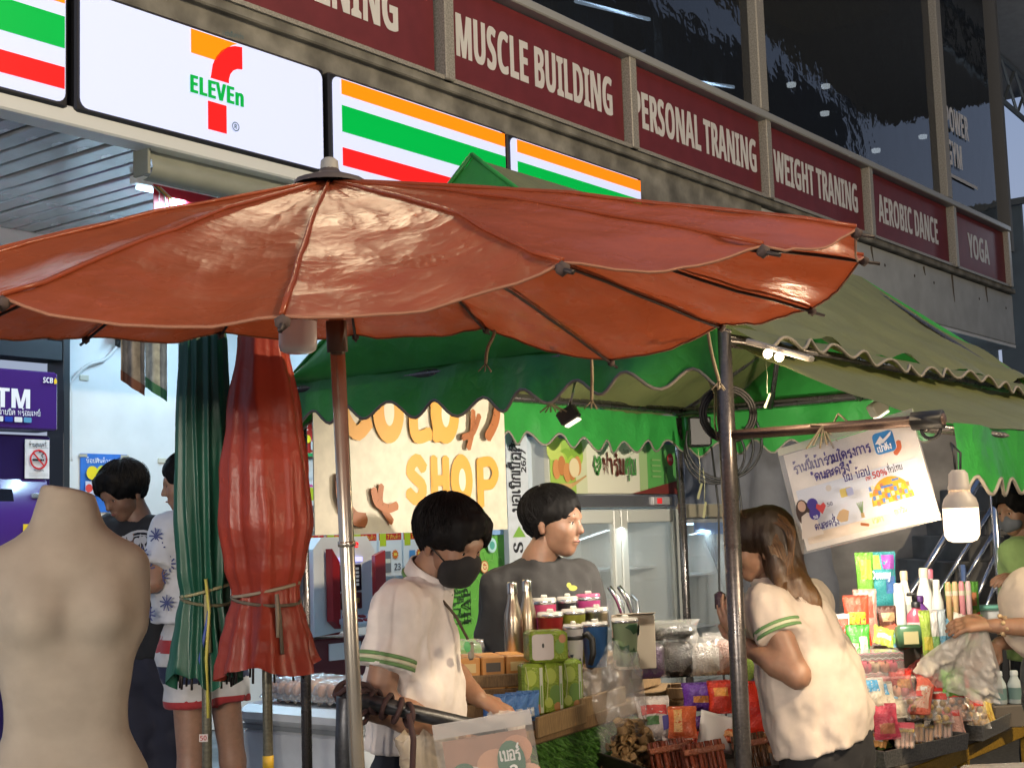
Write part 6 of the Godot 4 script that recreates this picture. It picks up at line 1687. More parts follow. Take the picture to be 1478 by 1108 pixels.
	for q in bun:
		var s := thing("stick_bundle", q[0], "snack sticks", q[1], ry(-46) * Basis(Vector3(1, 0, 0), -0.25) * Basis(Vector3(0, 0, 1), 0.12), "bundles of snack sticks in the dark tray")
		for k in 9:
			var c: Color = q[4] * (0.7 + 0.6 * fposmod(k * 0.618, 1.0))
			part("stick", MB.new(true).tube([Vector3(-q[2] / 2 + q[2] * k / 8.0, 0, 0.012 * (k % 2)), Vector3(-q[2] / 2 + q[2] * k / 8.0, q[3], 0.012 * (k % 2))], q[2] / 14.0, 6), gloss(c, 0.25), s)
		part("tie_band", MB.new().box(Vector3(0, q[3] * 0.8, 0.008), Vector3(q[2] * 1.16, 0.02, 0.04), Basis.IDENTITY, 0.003), gloss(C(0.30, 0.10, 0.05), 0.2), s)
	var gb := "snack packets in the dark tray"
	snack("snack_packet", "shiny purple snack packet behind the white papers", Vector3(4.27, 0.97, -2.50), -52, 0.115, 0.085, 0.05, C(0.10, 0.025, 0.22), [[0.3, 0.2, 0.8, 0.45, C(0.5, 0.2, 0.05)]], -20.0, gb, 0.18)
	snack("snack_packet", "red snack packet just left of the tent pole", Vector3(4.30, 0.96, -2.43), -50, 0.09, 0.10, 0.05, C(0.48, 0.035, 0.015), [[0.2, 0.5, 0.8, 0.8, C(0.6, 0.25, 0.05)]], -12.0, gb, 0.18)
	snack("snack_packet", "big glossy red snack packet between the tent pole and the woman", Vector3(4.25, 0.90, -2.275), -46, 0.13, 0.17, 0.07, C(0.55, 0.03, 0.012), [[0.25, 0.3, 0.7, 0.6, C(0.45, 0.02, 0.01)]], -16.0, gb, 0.16)
	snack("snack_packet", "orange red foil packet lying among the white papers", Vector3(4.10, 0.90, -2.47), -60, 0.10, 0.10, 0.05, C(0.50, 0.10, 0.03), [[0.2, 0.1, 0.5, 0.9, C(0.55, 0.3, 0.1)]], -30.0, gb, 0.2)
	snack("snack_packet", "clear packet with red and green print beside the cracker bag", Vector3(4.08, 0.89, -2.56), -46, 0.12, 0.14, 0.05, C(0.55, 0.48, 0.42), [[0.1, 0.55, 0.9, 0.8, C(0.5, 0.06, 0.05)], [0.2, 0.3, 0.6, 0.5, C(0.1, 0.22, 0.08)]], -25.0, gb, 0.2)
	for i in 3:
		var pp := thing("white_paper", ["white paper sheet leaning in the tray left of the tent pole", "white paper sheet with a blue corner leaning behind the stick bundles", "white paper sheet below the big red packet by the woman"][i], "paper", [Vector3(4.20, 0.84, -2.41), Vector3(4.13, 0.84, -2.50), Vector3(4.23, 0.78, -2.22)][i], ry(-55 + i * 7) * Basis(Vector3(1, 0, 0), -0.35) * Basis(Vector3(0, 0, 1), -0.2 + 0.2 * i), "white papers in the dark tray")
		var mb := MB.new(true)
		mb.grid(8, 8, func(u: float, v: float) -> Vector3: return Vector3((u - 0.5) * 0.12, v * 0.13, 0.02 * sin(u * 3.0 + v * 2.0 + i)), 0.0012)
		part("sheet", mb, paint(C(0.55, 0.51, 0.46), 0.6), pp)
		if i == 1: part("blue_corner", MB.new().prism(PackedVector2Array([Vector2(-0.055, 0.07), Vector2(-0.01, 0.09), Vector2(-0.025, 0.125), Vector2(-0.055, 0.12)]), Transform3D(Basis.IDENTITY, Vector3(0, 0, 0.032)), 0.001), paint(C(0.06, 0.05, 0.2), 0.4), pp)

func right_stall() -> void:
	var yellow := mat("yellow_steel", C(0.42, 0.25, 0.025), 0.45, 0.2, {"tex": "grain", "uv": 3.0})
	var t := thing("stall_table", "yellow steel table carrying snack trays beside the woman", "table", Vector3(5.6, 0, -2.38))
	part("front_beam", MB.new().box(Vector3(0.1, 0.655, 0.30), Vector3(1.5, 0.06, 0.04), Basis.IDENTITY, 0.004), yellow, t)
	part("back_beam", MB.new().box(Vector3(0.1, 0.655, -0.42), Vector3(1.5, 0.06, 0.04), Basis.IDENTITY, 0.004), yellow, t)
	for s in [[-0.62, 0.30], [0.02, 0.30], [0.82, 0.30], [-0.62, -0.42], [0.82, -0.42]]:
		part("leg", MB.new().box(Vector3(s[0], 0.312, s[1]), Vector3(0.04, 0.624, 0.04)), yellow, t)
	part("table_top", MB.new().box(Vector3(0.1, 0.695, -0.06), Vector3(1.5, 0.018, 0.76), Basis.IDENTITY, 0.003), mat("old_ply", C(0.10, 0.085, 0.07), 0.8), t)
	part("step", MB.new().box(Vector3(0.15, 0.80, -0.11), Vector3(1.3, 0.19, 0.5), Basis.IDENTITY, 0.006), mat("old_ply"), t)
	part("step", MB.new().box(Vector3(0.27, 0.99, -0.09), Vector3(1.1, 0.19, 0.46), Basis.IDENTITY, 0.006), mat("old_ply"), t)
	var zinc := mat("zinc_tray", C(0.42, 0.42, 0.42), 0.38, 0.8, {"tex": "grain", "uv": 3.0})
	for k in 2:
		var r := thing("metal_tray", ["zinc tray of hot dog packs at the front edge of the yellow table", "zinc tray of yellow cheese packs further along the yellow table"][k], "tray", [Vector3(5.175, 0.706, -2.165), Vector3(5.86, 0.706, -2.14)][k], ry([-11, 3][k]), "zinc trays on the yellow table")
		var w: float = [0.56, 0.46][k]
		part("bottom", MB.new().box(Vector3(0, 0.004, 0), Vector3(w, 0.008, 0.26)), zinc, r)
		for s in [-1, 1]:
			part("wall", MB.new().box(Vector3(0, 0.032, s * 0.13), Vector3(w, 0.06, 0.006), Basis(Vector3(1, 0, 0), 0.15 * s)), zinc, r)
			part("wall", MB.new().box(Vector3(s * w / 2, 0.032, 0), Vector3(0.006, 0.06, 0.26), Basis(Vector3(0, 0, 1), -0.15 * s)), zinc, r)
	var B := 1.087
	var ub := "bottles on the top step of the stall"
	# top step, left to right
	snack("softener_pouch", "large teal softener pouch with white lettering at the top of the heap", Vector3(5.80, B + 0.12, -2.46), -54, 0.15, 0.25, 0.08, C(0.03, 0.20, 0.22), [[0.05, 0.72, 0.5, 0.97, C(0.25, 0.35, 0.05)], [0.55, 0.72, 0.95, 0.97, C(0.22, 0.05, 0.25)], [0.62, 0.3, 0.95, 0.6, C(0.05, 0.12, 0.3)]], -4.0, "packets on the top step", 0.15, "Downy")
	part("back_support", MB.new().box(Vector3(0.2, 1.145, -0.16), Vector3(0.3, 0.12, 0.1), Basis.IDENTITY, 0.006), mat("old_ply"), t)
	snack("snack_packet", "tall green and yellow shiny packet behind the teal pouch", Vector3(5.73, B + 0.10, -2.50), -50, 0.08, 0.27, 0.05, C(0.12, 0.30, 0.04), [[0.2, 0.6, 0.8, 0.9, C(0.5, 0.45, 0.05)]], 0.0, "packets on the top step", 0.15)
	snack("snack_packet", "shiny silver blue packet peeking out behind the teal pouch", Vector3(5.90, B + 0.10, -2.47), -54, 0.07, 0.25, 0.05, C(0.30, 0.38, 0.45), [[0.2, 0.6, 0.8, 0.9, C(0.1, 0.25, 0.5)]], 0.0, "packets on the top step", 0.12)
	snack("snack_packet", "white and red snack packet at the left end beside the woman's back", Vector3(5.37, B - 0.09, -2.47), -60, 0.09, 0.22, 0.05, C(0.55, 0.52, 0.52), [[0.3, 0.5, 0.95, 0.95, C(0.5, 0.06, 0.03)], [0.1, 0.2, 0.5, 0.5, C(0.15, 0.2, 0.45)]], 0.0, "packets on the top step", 0.2)
	snack("snack_packet", "green snack packet with a white panel low at the left end", Vector3(5.34, B - 0.08, -2.37), -50, 0.10, 0.17, 0.06, C(0.05, 0.26, 0.03), [[0.02, 0.05, 0.4, 0.6, C(0.5, 0.5, 0.38)], [0.45, 0.35, 0.85, 0.75, C(0.5, 0.52, 0.45)]], -6.0, "packets on the top step", 0.2)
	snack("snack_packet", "red snack packet with a yellow panel beside the green one", Vector3(5.47, B - 0.0, -2.43), -52, 0.11, 0.2, 0.06, C(0.48, 0.05, 0.02), [[0.1, 0.45, 0.8, 0.68, C(0.6, 0.45, 0.03)], [0.3, 0.15, 0.7, 0.4, C(0.6, 0.2, 0.05)]], -4.0, "packets on the top step", 0.2)
	snack("snack_packet", "pale pink snack packet behind the brown one", Vector3(5.56, B, -2.43), -52, 0.10, 0.22, 0.05, C(0.5, 0.25, 0.2), [[0.2, 0.5, 0.8, 0.9, C(0.5, 0.08, 0.05)]], -2.0, "packets on the top step", 0.2)
	snack("snack_packet", "dark brown snack packet in front of the teal pouch", Vector3(5.60, B, -2.35), -50, 0.08, 0.15, 0.045, C(0.07, 0.025, 0.015), [[0.15, 0.6, 0.85, 0.85, C(0.3, 0.2, 0.1)], [0.2, 0.15, 0.8, 0.5, C(0.16, 0.06, 0.02)]], -8.0, "packets on the top step", 0.22)
	var pump := bottle("pump_bottle", "pink pump bottle with a black pump head", Vector3(5.68, B, -2.26), 0.042, 0.17, C(0.42, 0.07, 0.11), C(0.012, 0.012, 0.014), C(0.5, 0.42, 0.42), 0, ub)
	part("pump_spout", MB.new(true).tube([Vector3(0, 0.17, 0), Vector3(0, 0.2, 0), Vector3(-0.035, 0.2, 0)], 0.008, 8), mat("black_rubber"), pump)
	bottle("bottle", "purple bottle right behind the pink pump bottle", Vector3(5.75, B, -2.27), 0.038, 0.19, C(0.10, 0.03, 0.16), C(0.06, 0.02, 0.1), Color(0, 0, 0, 0), 0, ub)
	bottle("bottle", "slim white bottle left of the pink pump bottle", Vector3(5.80, B, -2.38), 0.025, 0.24, C(0.6, 0.58, 0.54), C(0.55, 0.53, 0.5), C(0.55, 0.55, 0.52), 2, ub)
	bottle("bottle", "white bottle with a tan cap at the back of the bottle row", Vector3(5.89, B + 0.0, -2.39), 0.03, 0.29, C(0.58, 0.56, 0.5), C(0.5, 0.4, 0.25), C(0.4, 0.4, 0.36), 1, ub)
	bottle("bottle", "white bottle with a tall white neck right of the pink pump bottle", Vector3(5.94, B, -2.32), 0.036, 0.30, C(0.62, 0.6, 0.55), C(0.5, 0.45, 0.35), C(0.5, 0.52, 0.5), 1, ub)
	bottle("bottle", "white bottle with a pink cap at the back", Vector3(6.06, B, -2.34), 0.03, 0.29, C(0.6, 0.57, 0.52), C(0.55, 0.15, 0.2), C(0.55, 0.4, 0.4), 1, ub)
	bottle("bottle", "frosted clear bottle in front of the white bottles", Vector3(5.90, B, -2.25), 0.026, 0.25, C(0.55, 0.55, 0.5), C(0.6, 0.6, 0.56), C(0.6, 0.6, 0.55), 1, ub)
	for i in 4:
		var tb := thing("carton_tube", ["tan stick packet standing left in the group of four beside the bottles", "tan stick packet second in the group of four beside the bottles", "pink tube third in the group of four beside the bottles", "pale pink tube last in the group of four beside the bottles"][i], "tube", Vector3(5.93 + i * 0.02, B, -2.21 + i * 0.022), ry(-52), "stick packets beside the bottles")
		part("tube", MB.new(true).lathe([[0.0, 0.0], [0.013, 0.0], [0.013, 0.225], [0.009, 0.24], [0.0, 0.24]], 10), paint([C(0.42, 0.28, 0.13), C(0.48, 0.33, 0.17), C(0.5, 0.2, 0.22), C(0.55, 0.38, 0.38)][i], 0.4), tb)
		part("cap_band", MB.new(true).lathe([[0.0135, 0.18], [0.0135, 0.2]], 10), paint(C(0.5, 0.45, 0.35), 0.4), tb)
	for i in 3:
		snack("noodle_packet", ["green noodle packet left of the pair in front of the stair rails", "green noodle packet right of the pair in front of the stair rails", "low green packet under the noodle pair beside the hand"][i], [Vector3(6.07, B + 0.06, -2.24), Vector3(6.12, B + 0.06, -2.18), Vector3(5.86, B - 0.04, -2.09)][i], -54, 0.075, [0.16, 0.165, 0.10][i], 0.05, C(0.09, 0.26, 0.04), [[0.15, 0.4, 0.8, 0.75, C(0.5, 0.18, 0.08)], [0.2, 0.1, 0.7, 0.3, C(0.4, 0.45, 0.1)]], -3.0, "green noodle packets", 0.18)
	var tub := thing("plastic_tub", "white tub with a mint green lid at the end of the stall", "tub", Vector3(6.27, B + 0.04, -2.15), ry(-52))
	part("tub", MB.new(true).box(Vector3(0, 0.03, 0), Vector3(0.14, 0.06, 0.1), Basis.IDENTITY, 0.02), paint(C(0.6, 0.6, 0.6), 0.3), tub)
	part("lid", MB.new(true).box(Vector3(0, 0.07, 0), Vector3(0.15, 0.022, 0.11), Basis.IDENTITY, 0.01), paint(C(0.2, 0.5, 0.4), 0.3), tub)
	part("stand", MB.new().box(Vector3(0, -0.02, 0), Vector3(0.16, 0.04, 0.12)), mat("old_ply"), tub)
	var cup := thing("noodle_cup_pack", "dark green printed cup pack in front of the pump bottle", "packet", Vector3(5.46, B, -2.21), ry(-50))
	part("pack", MB.new(true).box(Vector3(0, 0.045, 0), Vector3(0.10, 0.09, 0.06), Basis.IDENTITY, 0.01), paint(C(0.05, 0.12, 0.06), 0.3), cup)
	part("printed_panel", MB.new().box(Vector3(0.0, 0.04, 0.0305), Vector3(0.06, 0.05, 0.002)), paint(C(0.42, 0.38, 0.2), 0.35), cup)
	for i in 3:
		snack("foil_tube", ["green and yellow foil tube left of three in front of the bottles", "silver foil tube in the middle of three in front of the bottles", "silver and blue foil tube right of three in front of the bottles"][i], Vector3(5.46 + i * 0.03, 1.06, -2.13 + i * 0.02), -52, 0.045, 0.17, 0.04, [C(0.22, 0.30, 0.05), C(0.45, 0.43, 0.4), C(0.35, 0.4, 0.42)][i], [[0.1, 0.1, 0.9, 0.4, [C(0.4, 0.35, 0.05), C(0.15, 0.3, 0.1), C(0.1, 0.25, 0.35)][i]]], -12.0, "foil tubes on the stall", 0.15)
	# cartons and clear boxes in the middle
	for i in 2:
		var c := thing("carton", ["white and red carton left of the pair under the bottles", "white and red carton right of the pair under the bottles"][i], "carton", [Vector3(5.54, 0.896, -2.14), Vector3(5.63, 0.896, -2.11)][i], ry(-48), "white and red cartons")
		part("carton", MB.new().box(Vector3(0, 0.08, 0), Vector3(0.09 + 0.03 * i, 0.16, 0.06), Basis.IDENTITY, 0.003), paint(C(0.6, 0.55, 0.48), 0.45), c)
		part("red_band", MB.new().box(Vector3(0, 0.05, 0.0305), Vector3(0.09 + 0.03 * i, 0.07, 0.002)), paint(C(0.5, 0.03, 0.02), 0.45), c)
		part("green_mark", MB.new().box(Vector3(0.01, 0.07, 0.0325), Vector3(0.02, 0.025, 0.002)), paint(C(0.15, 0.3, 0.05), 0.45), c)
	for i in 2:
		var c := thing("clear_box", ["clear plastic box with pink zigzag top beside the woman's back, upper one", "clear plastic box of pale snacks beside the woman's back, lower one"][i], "box", [Vector3(5.14, 1.01, -2.23), Vector3(5.14, 0.92, -2.19)][i], ry(-48), "clear snack boxes")
		part("box", MB.new().box(Vector3(0, 0.045, 0), Vector3(0.2, 0.088, 0.14), Basis.IDENTITY, 0.006), mat("box_clear", C(0.8, 0.78, 0.75), 0.1, 0.0, {"alpha": 0.2}), c)
		for k in 5:
			part("snack_piece", MB.new(true).box(Vector3(-0.07 + k * 0.035, 0.03, 0.01 * (k % 2)), Vector3(0.03, 0.045, 0.08), Basis.IDENTITY, 0.01), paint([C(0.5, 0.2, 0.12), C(0.5, 0.08, 0.12), C(0.45, 0.32, 0.2)][k % 3], 0.5), c)
		if i == 0:
			var f := FP.new(self, Transform3D(Basis.IDENTITY, Vector3(-0.095, 0.05, 0.0712)))
			for k in 4:
				var pts := []
				for j in 15: pts.append(Vector2(0.19 * j / 14.0, 0.006 + k * 0.009 + (0.005 if j % 2 else 0.0)))
				f.stroke(pts, 0.0028, [C(0.5, 0.1, 0.15), C(0.55, 0.5, 0.5), C(0.2, 0.12, 0.12), C(0.5, 0.15, 0.2)][k])
			part("print", f.mb, print_mat(), c)
	part("low_support", MB.new().box(Vector3(-0.47, 0.80, 0.10), Vector3(0.26, 0.19, 0.16)), mat("old_ply"), t)
	# packets on the table
	var G := "packets in the zinc trays"
	for i in 3:
		snack("bread_packet", ["white packet with blue corner, left of three below the clear boxes", "white packet with blue corner, middle of three below the clear boxes", "white packet with blue corner, right of three below the clear boxes"][i], Vector3(5.00 + i * 0.055, 0.90 - 0.02 * i, -2.16 + 0.012 * i), -50, 0.085, 0.12, 0.05, C(0.58, 0.52, 0.42), [[0.05, 0.5, 0.7, 0.95, C(0.08, 0.30, 0.5)]], -32.0, "white packets with blue corners", 0.22)
	snack("long_packet", "long red and tan packet with a barcode beside the white packets", Vector3(5.23, 0.86, -2.09), -80, 0.075, 0.2, 0.04, C(0.48, 0.10, 0.06), [[0.1, 0.1, 0.9, 0.7, C(0.5, 0.28, 0.2)], [0.3, 0.5, 0.7, 0.65, C(0.6, 0.6, 0.58)]], -55.0, "red packets on the table", 0.22)
	snack("snack_packet", "red orange packet lying above the long red packet", Vector3(5.16, 0.95, -2.13), -60, 0.09, 0.08, 0.05, C(0.5, 0.03, 0.02), [[0.3, 0.1, 0.9, 0.5, C(0.55, 0.2, 0.03)]], -20.0, "red packets on the table", 0.22)
	snack("snack_packet", "bright green bag half behind the hanging clear bag", Vector3(5.53, 0.90, -2.06), -52, 0.10, 0.10, 0.06, C(0.16, 0.42, 0.06), [[0.3, 0.3, 0.6, 0.6, C(0.4, 0.5, 0.2)]], -14.0, "green bags on the table", 0.2)
	var balls := [[Vector3(5.25, 0.83, -2.09), C(0.5, 0.30, 0.10), "clear pack of golden round snacks under the long red packet"], [Vector3(5.34, 0.81, -2.06), C(0.52, 0.33, 0.12), "clear pack of golden round snacks in the middle of the table"], [Vector3(5.60, 0.79, -2.06), C(0.42, 0.22, 0.07), "clear pack of brown round snacks behind the hanging bag"], [Vector3(5.66, 0.75, -2.03), C(0.33, 0.22, 0.13), "clear pack of brown meatballs at the corner of the further tray"], [Vector3(5.50, 0.80, -2.05), C(0.42, 0.20, 0.10), "clear pack of tan round snacks with red label beside the orange packet"]]
	for q in balls:
		var s := thing("ball_packet", q[2], "packet", q[0], ry(-52) * Basis(Vector3(1, 0, 0), -0.5), "clear packs of round snacks")
		for k in 9:
			part("ball", MB.new(true).lathe([[0.0, -0.014], [0.01, -0.01], [0.014, 0.0], [0.01, 0.01], [0.0, 0.014]], 9, Vector3(-0.034 + (k % 3) * 0.032 + 0.01 * ((k / 3) % 2), 0.02 + (k / 3) * 0.03, 0.006 * (k % 2))), paint((q[1] as Color) * (0.8 + 0.1 * (k % 4)), 0.45), s)
		part("film", pouch(0.125, 0.125, 0.05, q[0].x * 5.0), clear_mat(), s)
		part("label", pouch_patch(0.125, 0.125, 0.05, q[0].x * 5.0, 0.1, 0.72, 0.9, 0.94), gloss(C(0.5, 0.05, 0.04)), s)
	for i in 6:
		var s := thing("sausage_packet", ["pack of sausages with black top at the left of the near tray", "pack of sausages with black top second in the near tray", "pack of sausages with black top third in the near tray", "pack of sausages with black top at the right of the near tray", "pack of pale sausages at the tray corner by the clear pack", "pack of pink sausages nearest the woman's hip"][i], "packet", Vector3(5.05 + 0.065 * i - (0.40 if i == 5 else 0.0), 0.755 + 0.012 * (i % 2), -2.085 + 0.012 * i - (0.03 if i == 5 else 0.0)), ry(-70) * Basis(Vector3(1, 0, 0), -1.15), "sausage packs in the near tray")
		for k in 4:
			part("sausage", MB.new(true).tube([Vector3(-0.024 + k * 0.016, 0.0, 0), Vector3(-0.024 + k * 0.016, 0.012, 0.003), Vector3(-0.024 + k * 0.016, 0.10, 0.003), Vector3(-0.024 + k * 0.016, 0.11, 0)], [0.003, 0.0075, 0.0075, 0.003], 8), paint([C(0.46, 0.23, 0.10), C(0.5, 0.27, 0.13), C(0.42, 0.2, 0.09)][k % 3] if i < 4 else C(0.5, 0.3, 0.24), 0.4), s)
		part("top_label", MB.new(true).box(Vector3(0, 0.135, 0.004), Vector3(0.07, 0.055, 0.012), Basis.IDENTITY, 0.004), gloss(C(0.014, 0.014, 0.012) if i < 4 else C(0.5, 0.08, 0.12), 0.2), s)
		part("yellow_band", MB.new().box(Vector3(0, 0.098, 0.012), Vector3(0.068, 0.018, 0.002)), gloss(C(0.5, 0.35, 0.08), 0.2), s)
		part("film", MB.new(true).box(Vector3(0, 0.06, 0.004), Vector3(0.072, 0.12, 0.022), Basis.IDENTITY, 0.008), clear_mat(), s)
	for i in 4:
		var s := thing("cheese_packet", ["yellow cheese snack pack left in the further tray", "yellow cheese snack pack second in the further tray", "yellow cheese snack pack third in the further tray", "yellow cheese snack pack right in the further tray beside the denim"][i], "packet", Vector3(5.78 + 0.075 * i, 0.73, -2.05 - 0.015 * i), ry(-56) * Basis(Vector3(1, 0, 0), -0.75), "yellow cheese packs in the further tray")
		part("wrapper", pouch(0.085, 0.13, 0.035, i), gloss(C(0.55, 0.40, 0.10), 0.22), s)
		part("red_mark", pouch_patch(0.085, 0.13, 0.035, i, 0.3, 0.55, 0.7, 0.85), gloss(C(0.5, 0.05, 0.03), 0.22), s)
		part("tan_mark", pouch_patch(0.085, 0.13, 0.035, i, 0.15, 0.1, 0.85, 0.4), gloss(C(0.52, 0.30, 0.06), 0.22), s)
	snack("snack_packet", "bright pink packet between the sausages and the woman's shirt", Vector3(4.98, 0.80, -2.12), -50, 0.10, 0.12, 0.05, C(0.5, 0.06, 0.10), [[0.2, 0.1, 0.8, 0.4, C(0.45, 0.18, 0.1)]], -20.0, G, 0.2)
	snack("snack_packet", "orange and white packet in the middle of the table", Vector3(5.36, 0.80, -2.12), -60, 0.10, 0.07, 0.05, C(0.55, 0.18, 0.03), [[0.5, 0.1, 0.95, 0.9, C(0.5, 0.05, 0.04)]], -35.0, G, 0.2)
	for i in 5:
		snack("clear_packet", ["clear packet with a red edge behind the sausage packs", "clear packet of white slices at the middle of the near tray", "clear packet with a white card standing in the near tray", "clear packet of pink slices at the front of the near tray", "clear packet with a red label beside the meatballs"][i], [Vector3(5.10, 0.80, -2.20), Vector3(5.19, 0.79, -2.19), Vector3(5.28, 0.785, -2.17), Vector3(5.44, 0.745, -2.05), Vector3(5.60, 0.79, -2.08)][i], -56, 0.12, 0.12, 0.035, [C(0.55, 0.46, 0.38), C(0.5, 0.42, 0.36), C(0.58, 0.54, 0.46), C(0.5, 0.28, 0.22), C(0.5, 0.3, 0.24)][i], [[0.1, 0.7, 0.9, 0.95, [C(0.5, 0.06, 0.06), C(0.5, 0.1, 0.1), C(0.6, 0.58, 0.52), C(0.45, 0.06, 0.05), C(0.5, 0.06, 0.05)][i]]], -35.0, G, 0.18)
	# water bottles beside the denim
	for i in 2:
		bottle("water_bottle", ["clear water bottle with round dark label mark, left of two behind the held bag", "clear water bottle with round dark label mark, right of two beside the denim"][i], Vector3(6.05 + i * 0.05, 0.80, -2.06 + 0.05 * i), 0.03, 0.14, C(0.4, 0.46, 0.48), C(0.5, 0.55, 0.58), C(0.12, 0.2, 0.2), 1, "water bottles on the yellow table")
	var wb := thing("bottle_stand", "low board under the two water bottles", "board", Vector3(6.08, 0.706, -2.03), ry(-45))
	part("board", MB.new().box(Vector3(0, 0.047, 0), Vector3(0.18, 0.092, 0.09), Basis.IDENTITY, 0.004), mat("old_ply"), wb)
	# translucent pink box at the lower edge
	var pk := thing("storage_box", "translucent storage box with pink contents on a stool at the lower corner", "box", Vector3(4.74, 0.55, -1.60), ry(-48))
	part("box", MB.new().box(Vector3(0, 0.1, 0), Vector3(0.24, 0.2, 0.2), Basis.IDENTITY, 0.02), mat("box_milky", C(0.6, 0.5, 0.5), 0.3, 0.0, {"alpha": 0.45}), pk)
	part("lid", MB.new().box(Vector3(0, 0.205, 0), Vector3(0.255, 0.02, 0.215), Basis.IDENTITY, 0.008), mat("lid_milky", C(0.6, 0.56, 0.55), 0.25, 0.0, {"alpha": 0.55}), pk)
	part("contents", MB.new(true).box(Vector3(0, 0.07, 0), Vector3(0.2, 0.12, 0.16), Basis.IDENTITY, 0.03), paint(C(0.5, 0.07, 0.14), 0.5), pk)
	var stool := thing("stool", "grey stool under the translucent storage box", "stool", Vector3(4.74, 0, -1.60), ry(-48))
	part("seat", MB.new().box(Vector3(0, 0.53, 0), Vector3(0.28, 0.035, 0.24), Basis.IDENTITY, 0.008), paint(C(0.2, 0.2, 0.2), 0.6), stool)
	for s in [[-0.11, -0.09], [0.11, -0.09], [-0.11, 0.09], [0.11, 0.09]]:
		part("leg", MB.new().box(Vector3(s[0], 0.256, s[1]), Vector3(0.03, 0.51, 0.03)), paint(C(0.2, 0.2, 0.2), 0.6), stool)

const ORDER := ["first", "second", "third", "fourth", "fifth", "sixth", "seventh", "eighth", "ninth", "tenth", "eleventh", "twelfth", "thirteenth", "fourteenth", "fifteenth", "sixteenth", "seventeenth", "eighteenth", "nineteenth", "twentieth"]
func hue(c: Color) -> String:
	var g := c.linear_to_srgb()
	if g.s < 0.25: return "pale"
	if g.h > 0.18 and g.h < 0.45: return "green"
	if g.h > 0.6 and g.h < 0.9: return "purple"
	if g.h < 0.035 or g.h > 0.9: return "red"
	if g.h > 0.11: return "yellow"
	return "orange" if g.s > 0.55 else "tan"

# small packets heaped on the stalls, each told by its colours and its place along the heap
func packet_heap(called: String, label: String, group: String, spots: Array, n: int, w: float, h: float, cols: Array) -> void:
	for i in n:
		var k: float = (i + 0.5) / n * (spots.size() - 1)
		var a: Vector3 = spots[int(k)]
		var b: Vector3 = spots[mini(int(k) + 1, spots.size() - 1)]
		var p := a.lerp(b, k - int(k)) + Vector3(rng.randf_range(-0.03, 0.03), rng.randf_range(-0.008, 0.02), rng.randf_range(-0.035, 0.035))
		var c: Color = cols[rng.randi() % cols.size()]
		var d: Color = cols[rng.randi() % cols.size()]
		var t := thing(called, "small %s packet with %s band, %s from left %s" % [hue(c), hue(d), ORDER[i], label], "packet", p, ry(rng.randf_range(-85, -25)) * Basis(Vector3(1, 0, 0), rng.randf_range(-1.2, -0.3)) * Basis(Vector3(0, 0, 1), rng.randf_range(-0.5, 0.5)), group)
		var sd := float(i % 7)
		var ww := w * rng.randf_range(0.8, 1.2)
		var hh := h * rng.randf_range(0.8, 1.2)
		part("wrapper", pouch(ww, hh, 0.035, sd), gloss(c, 0.2), t)
		part("printed_patch", pouch_patch(ww, hh, 0.035, sd, 0.15, 0.25, 0.85, 0.5), gloss(d, 0.2), t)
# ---------------------------------------------------------------- people
func V(r: float, y: float, f: float) -> Vector3:      # picture right, up, away from the camera
	return RT * r + UPV * y + HD * f

func skin(c: Color) -> StandardMaterial3D:
	return mat("skin_%.2f" % c.r, c, 0.5, 0.0, {"tex": "soft", "uv": 6.0, "sss": 0.12})

func look(fr: float, ff: float, pitch: float, roll := 0.0) -> Basis:     # a head basis: z towards (fr, ff) in the picture's axes, nodding by pitch
	var z := (RT * fr + HD * ff).normalized()
	var b := face(z)
	return Basis(z, roll) * b * Basis(Vector3(1, 0, 0), pitch)

func head_bones(c: Vector3, b: Basis, k: float) -> Array:
	var q := func(x: float, y: float, z: float) -> Vector3: return c + b * (Vector3(x, y, z) * k)
	var o := [[q.call(0, 0.035, -0.022), q.call(0, 0.03, 0.012), 0.076 * k, 0.073 * k], [q.call(0, -0.03, 0.034), q.call(0, 0.02, 0.03), 0.058 * k, 0.062 * k], [q.call(0, -0.078, 0.05), q.call(0, -0.06, 0.018), 0.033 * k, 0.046 * k],
		[q.call(0, 0.006, 0.092), q.call(0, -0.026, 0.104), 0.008 * k, 0.0115 * k, {"k": 0.012}], [q.call(-0.03, 0.022, 0.082), q.call(0.03, 0.022, 0.082), 0.012 * k, 0.012 * k],
		[q.call(-0.036, -0.022, 0.06), q.call(-0.034, -0.03, 0.055), 0.024 * k, 0.022 * k], [q.call(0.036, -0.022, 0.06), q.call(0.034, -0.03, 0.055), 0.024 * k, 0.022 * k],
		[q.call(-0.016, -0.056, 0.089), q.call(0.016, -0.056, 0.089), 0.004 * k, 0.004 * k, {"k": 0.008}], [q.call(-0.014, -0.066, 0.087), q.call(0.014, -0.066, 0.087), 0.0045 * k, 0.0045 * k, {"k": 0.008}]]
	for s in [-1.0, 1.0]:
		o.append([q.call(s * 0.079, 0.012, -0.008), q.call(s * 0.076, -0.026, -0.002), 0.017 * k, 0.012 * k, {"flat": b.x, "by": 2.2, "k": 0.006}])
		o.append([q.call(s * 0.03, 0.002, 0.098), q.call(s * 0.03, 0.002, 0.098), 0.013 * k, 0.013 * k, {"cut": true}])
	return o

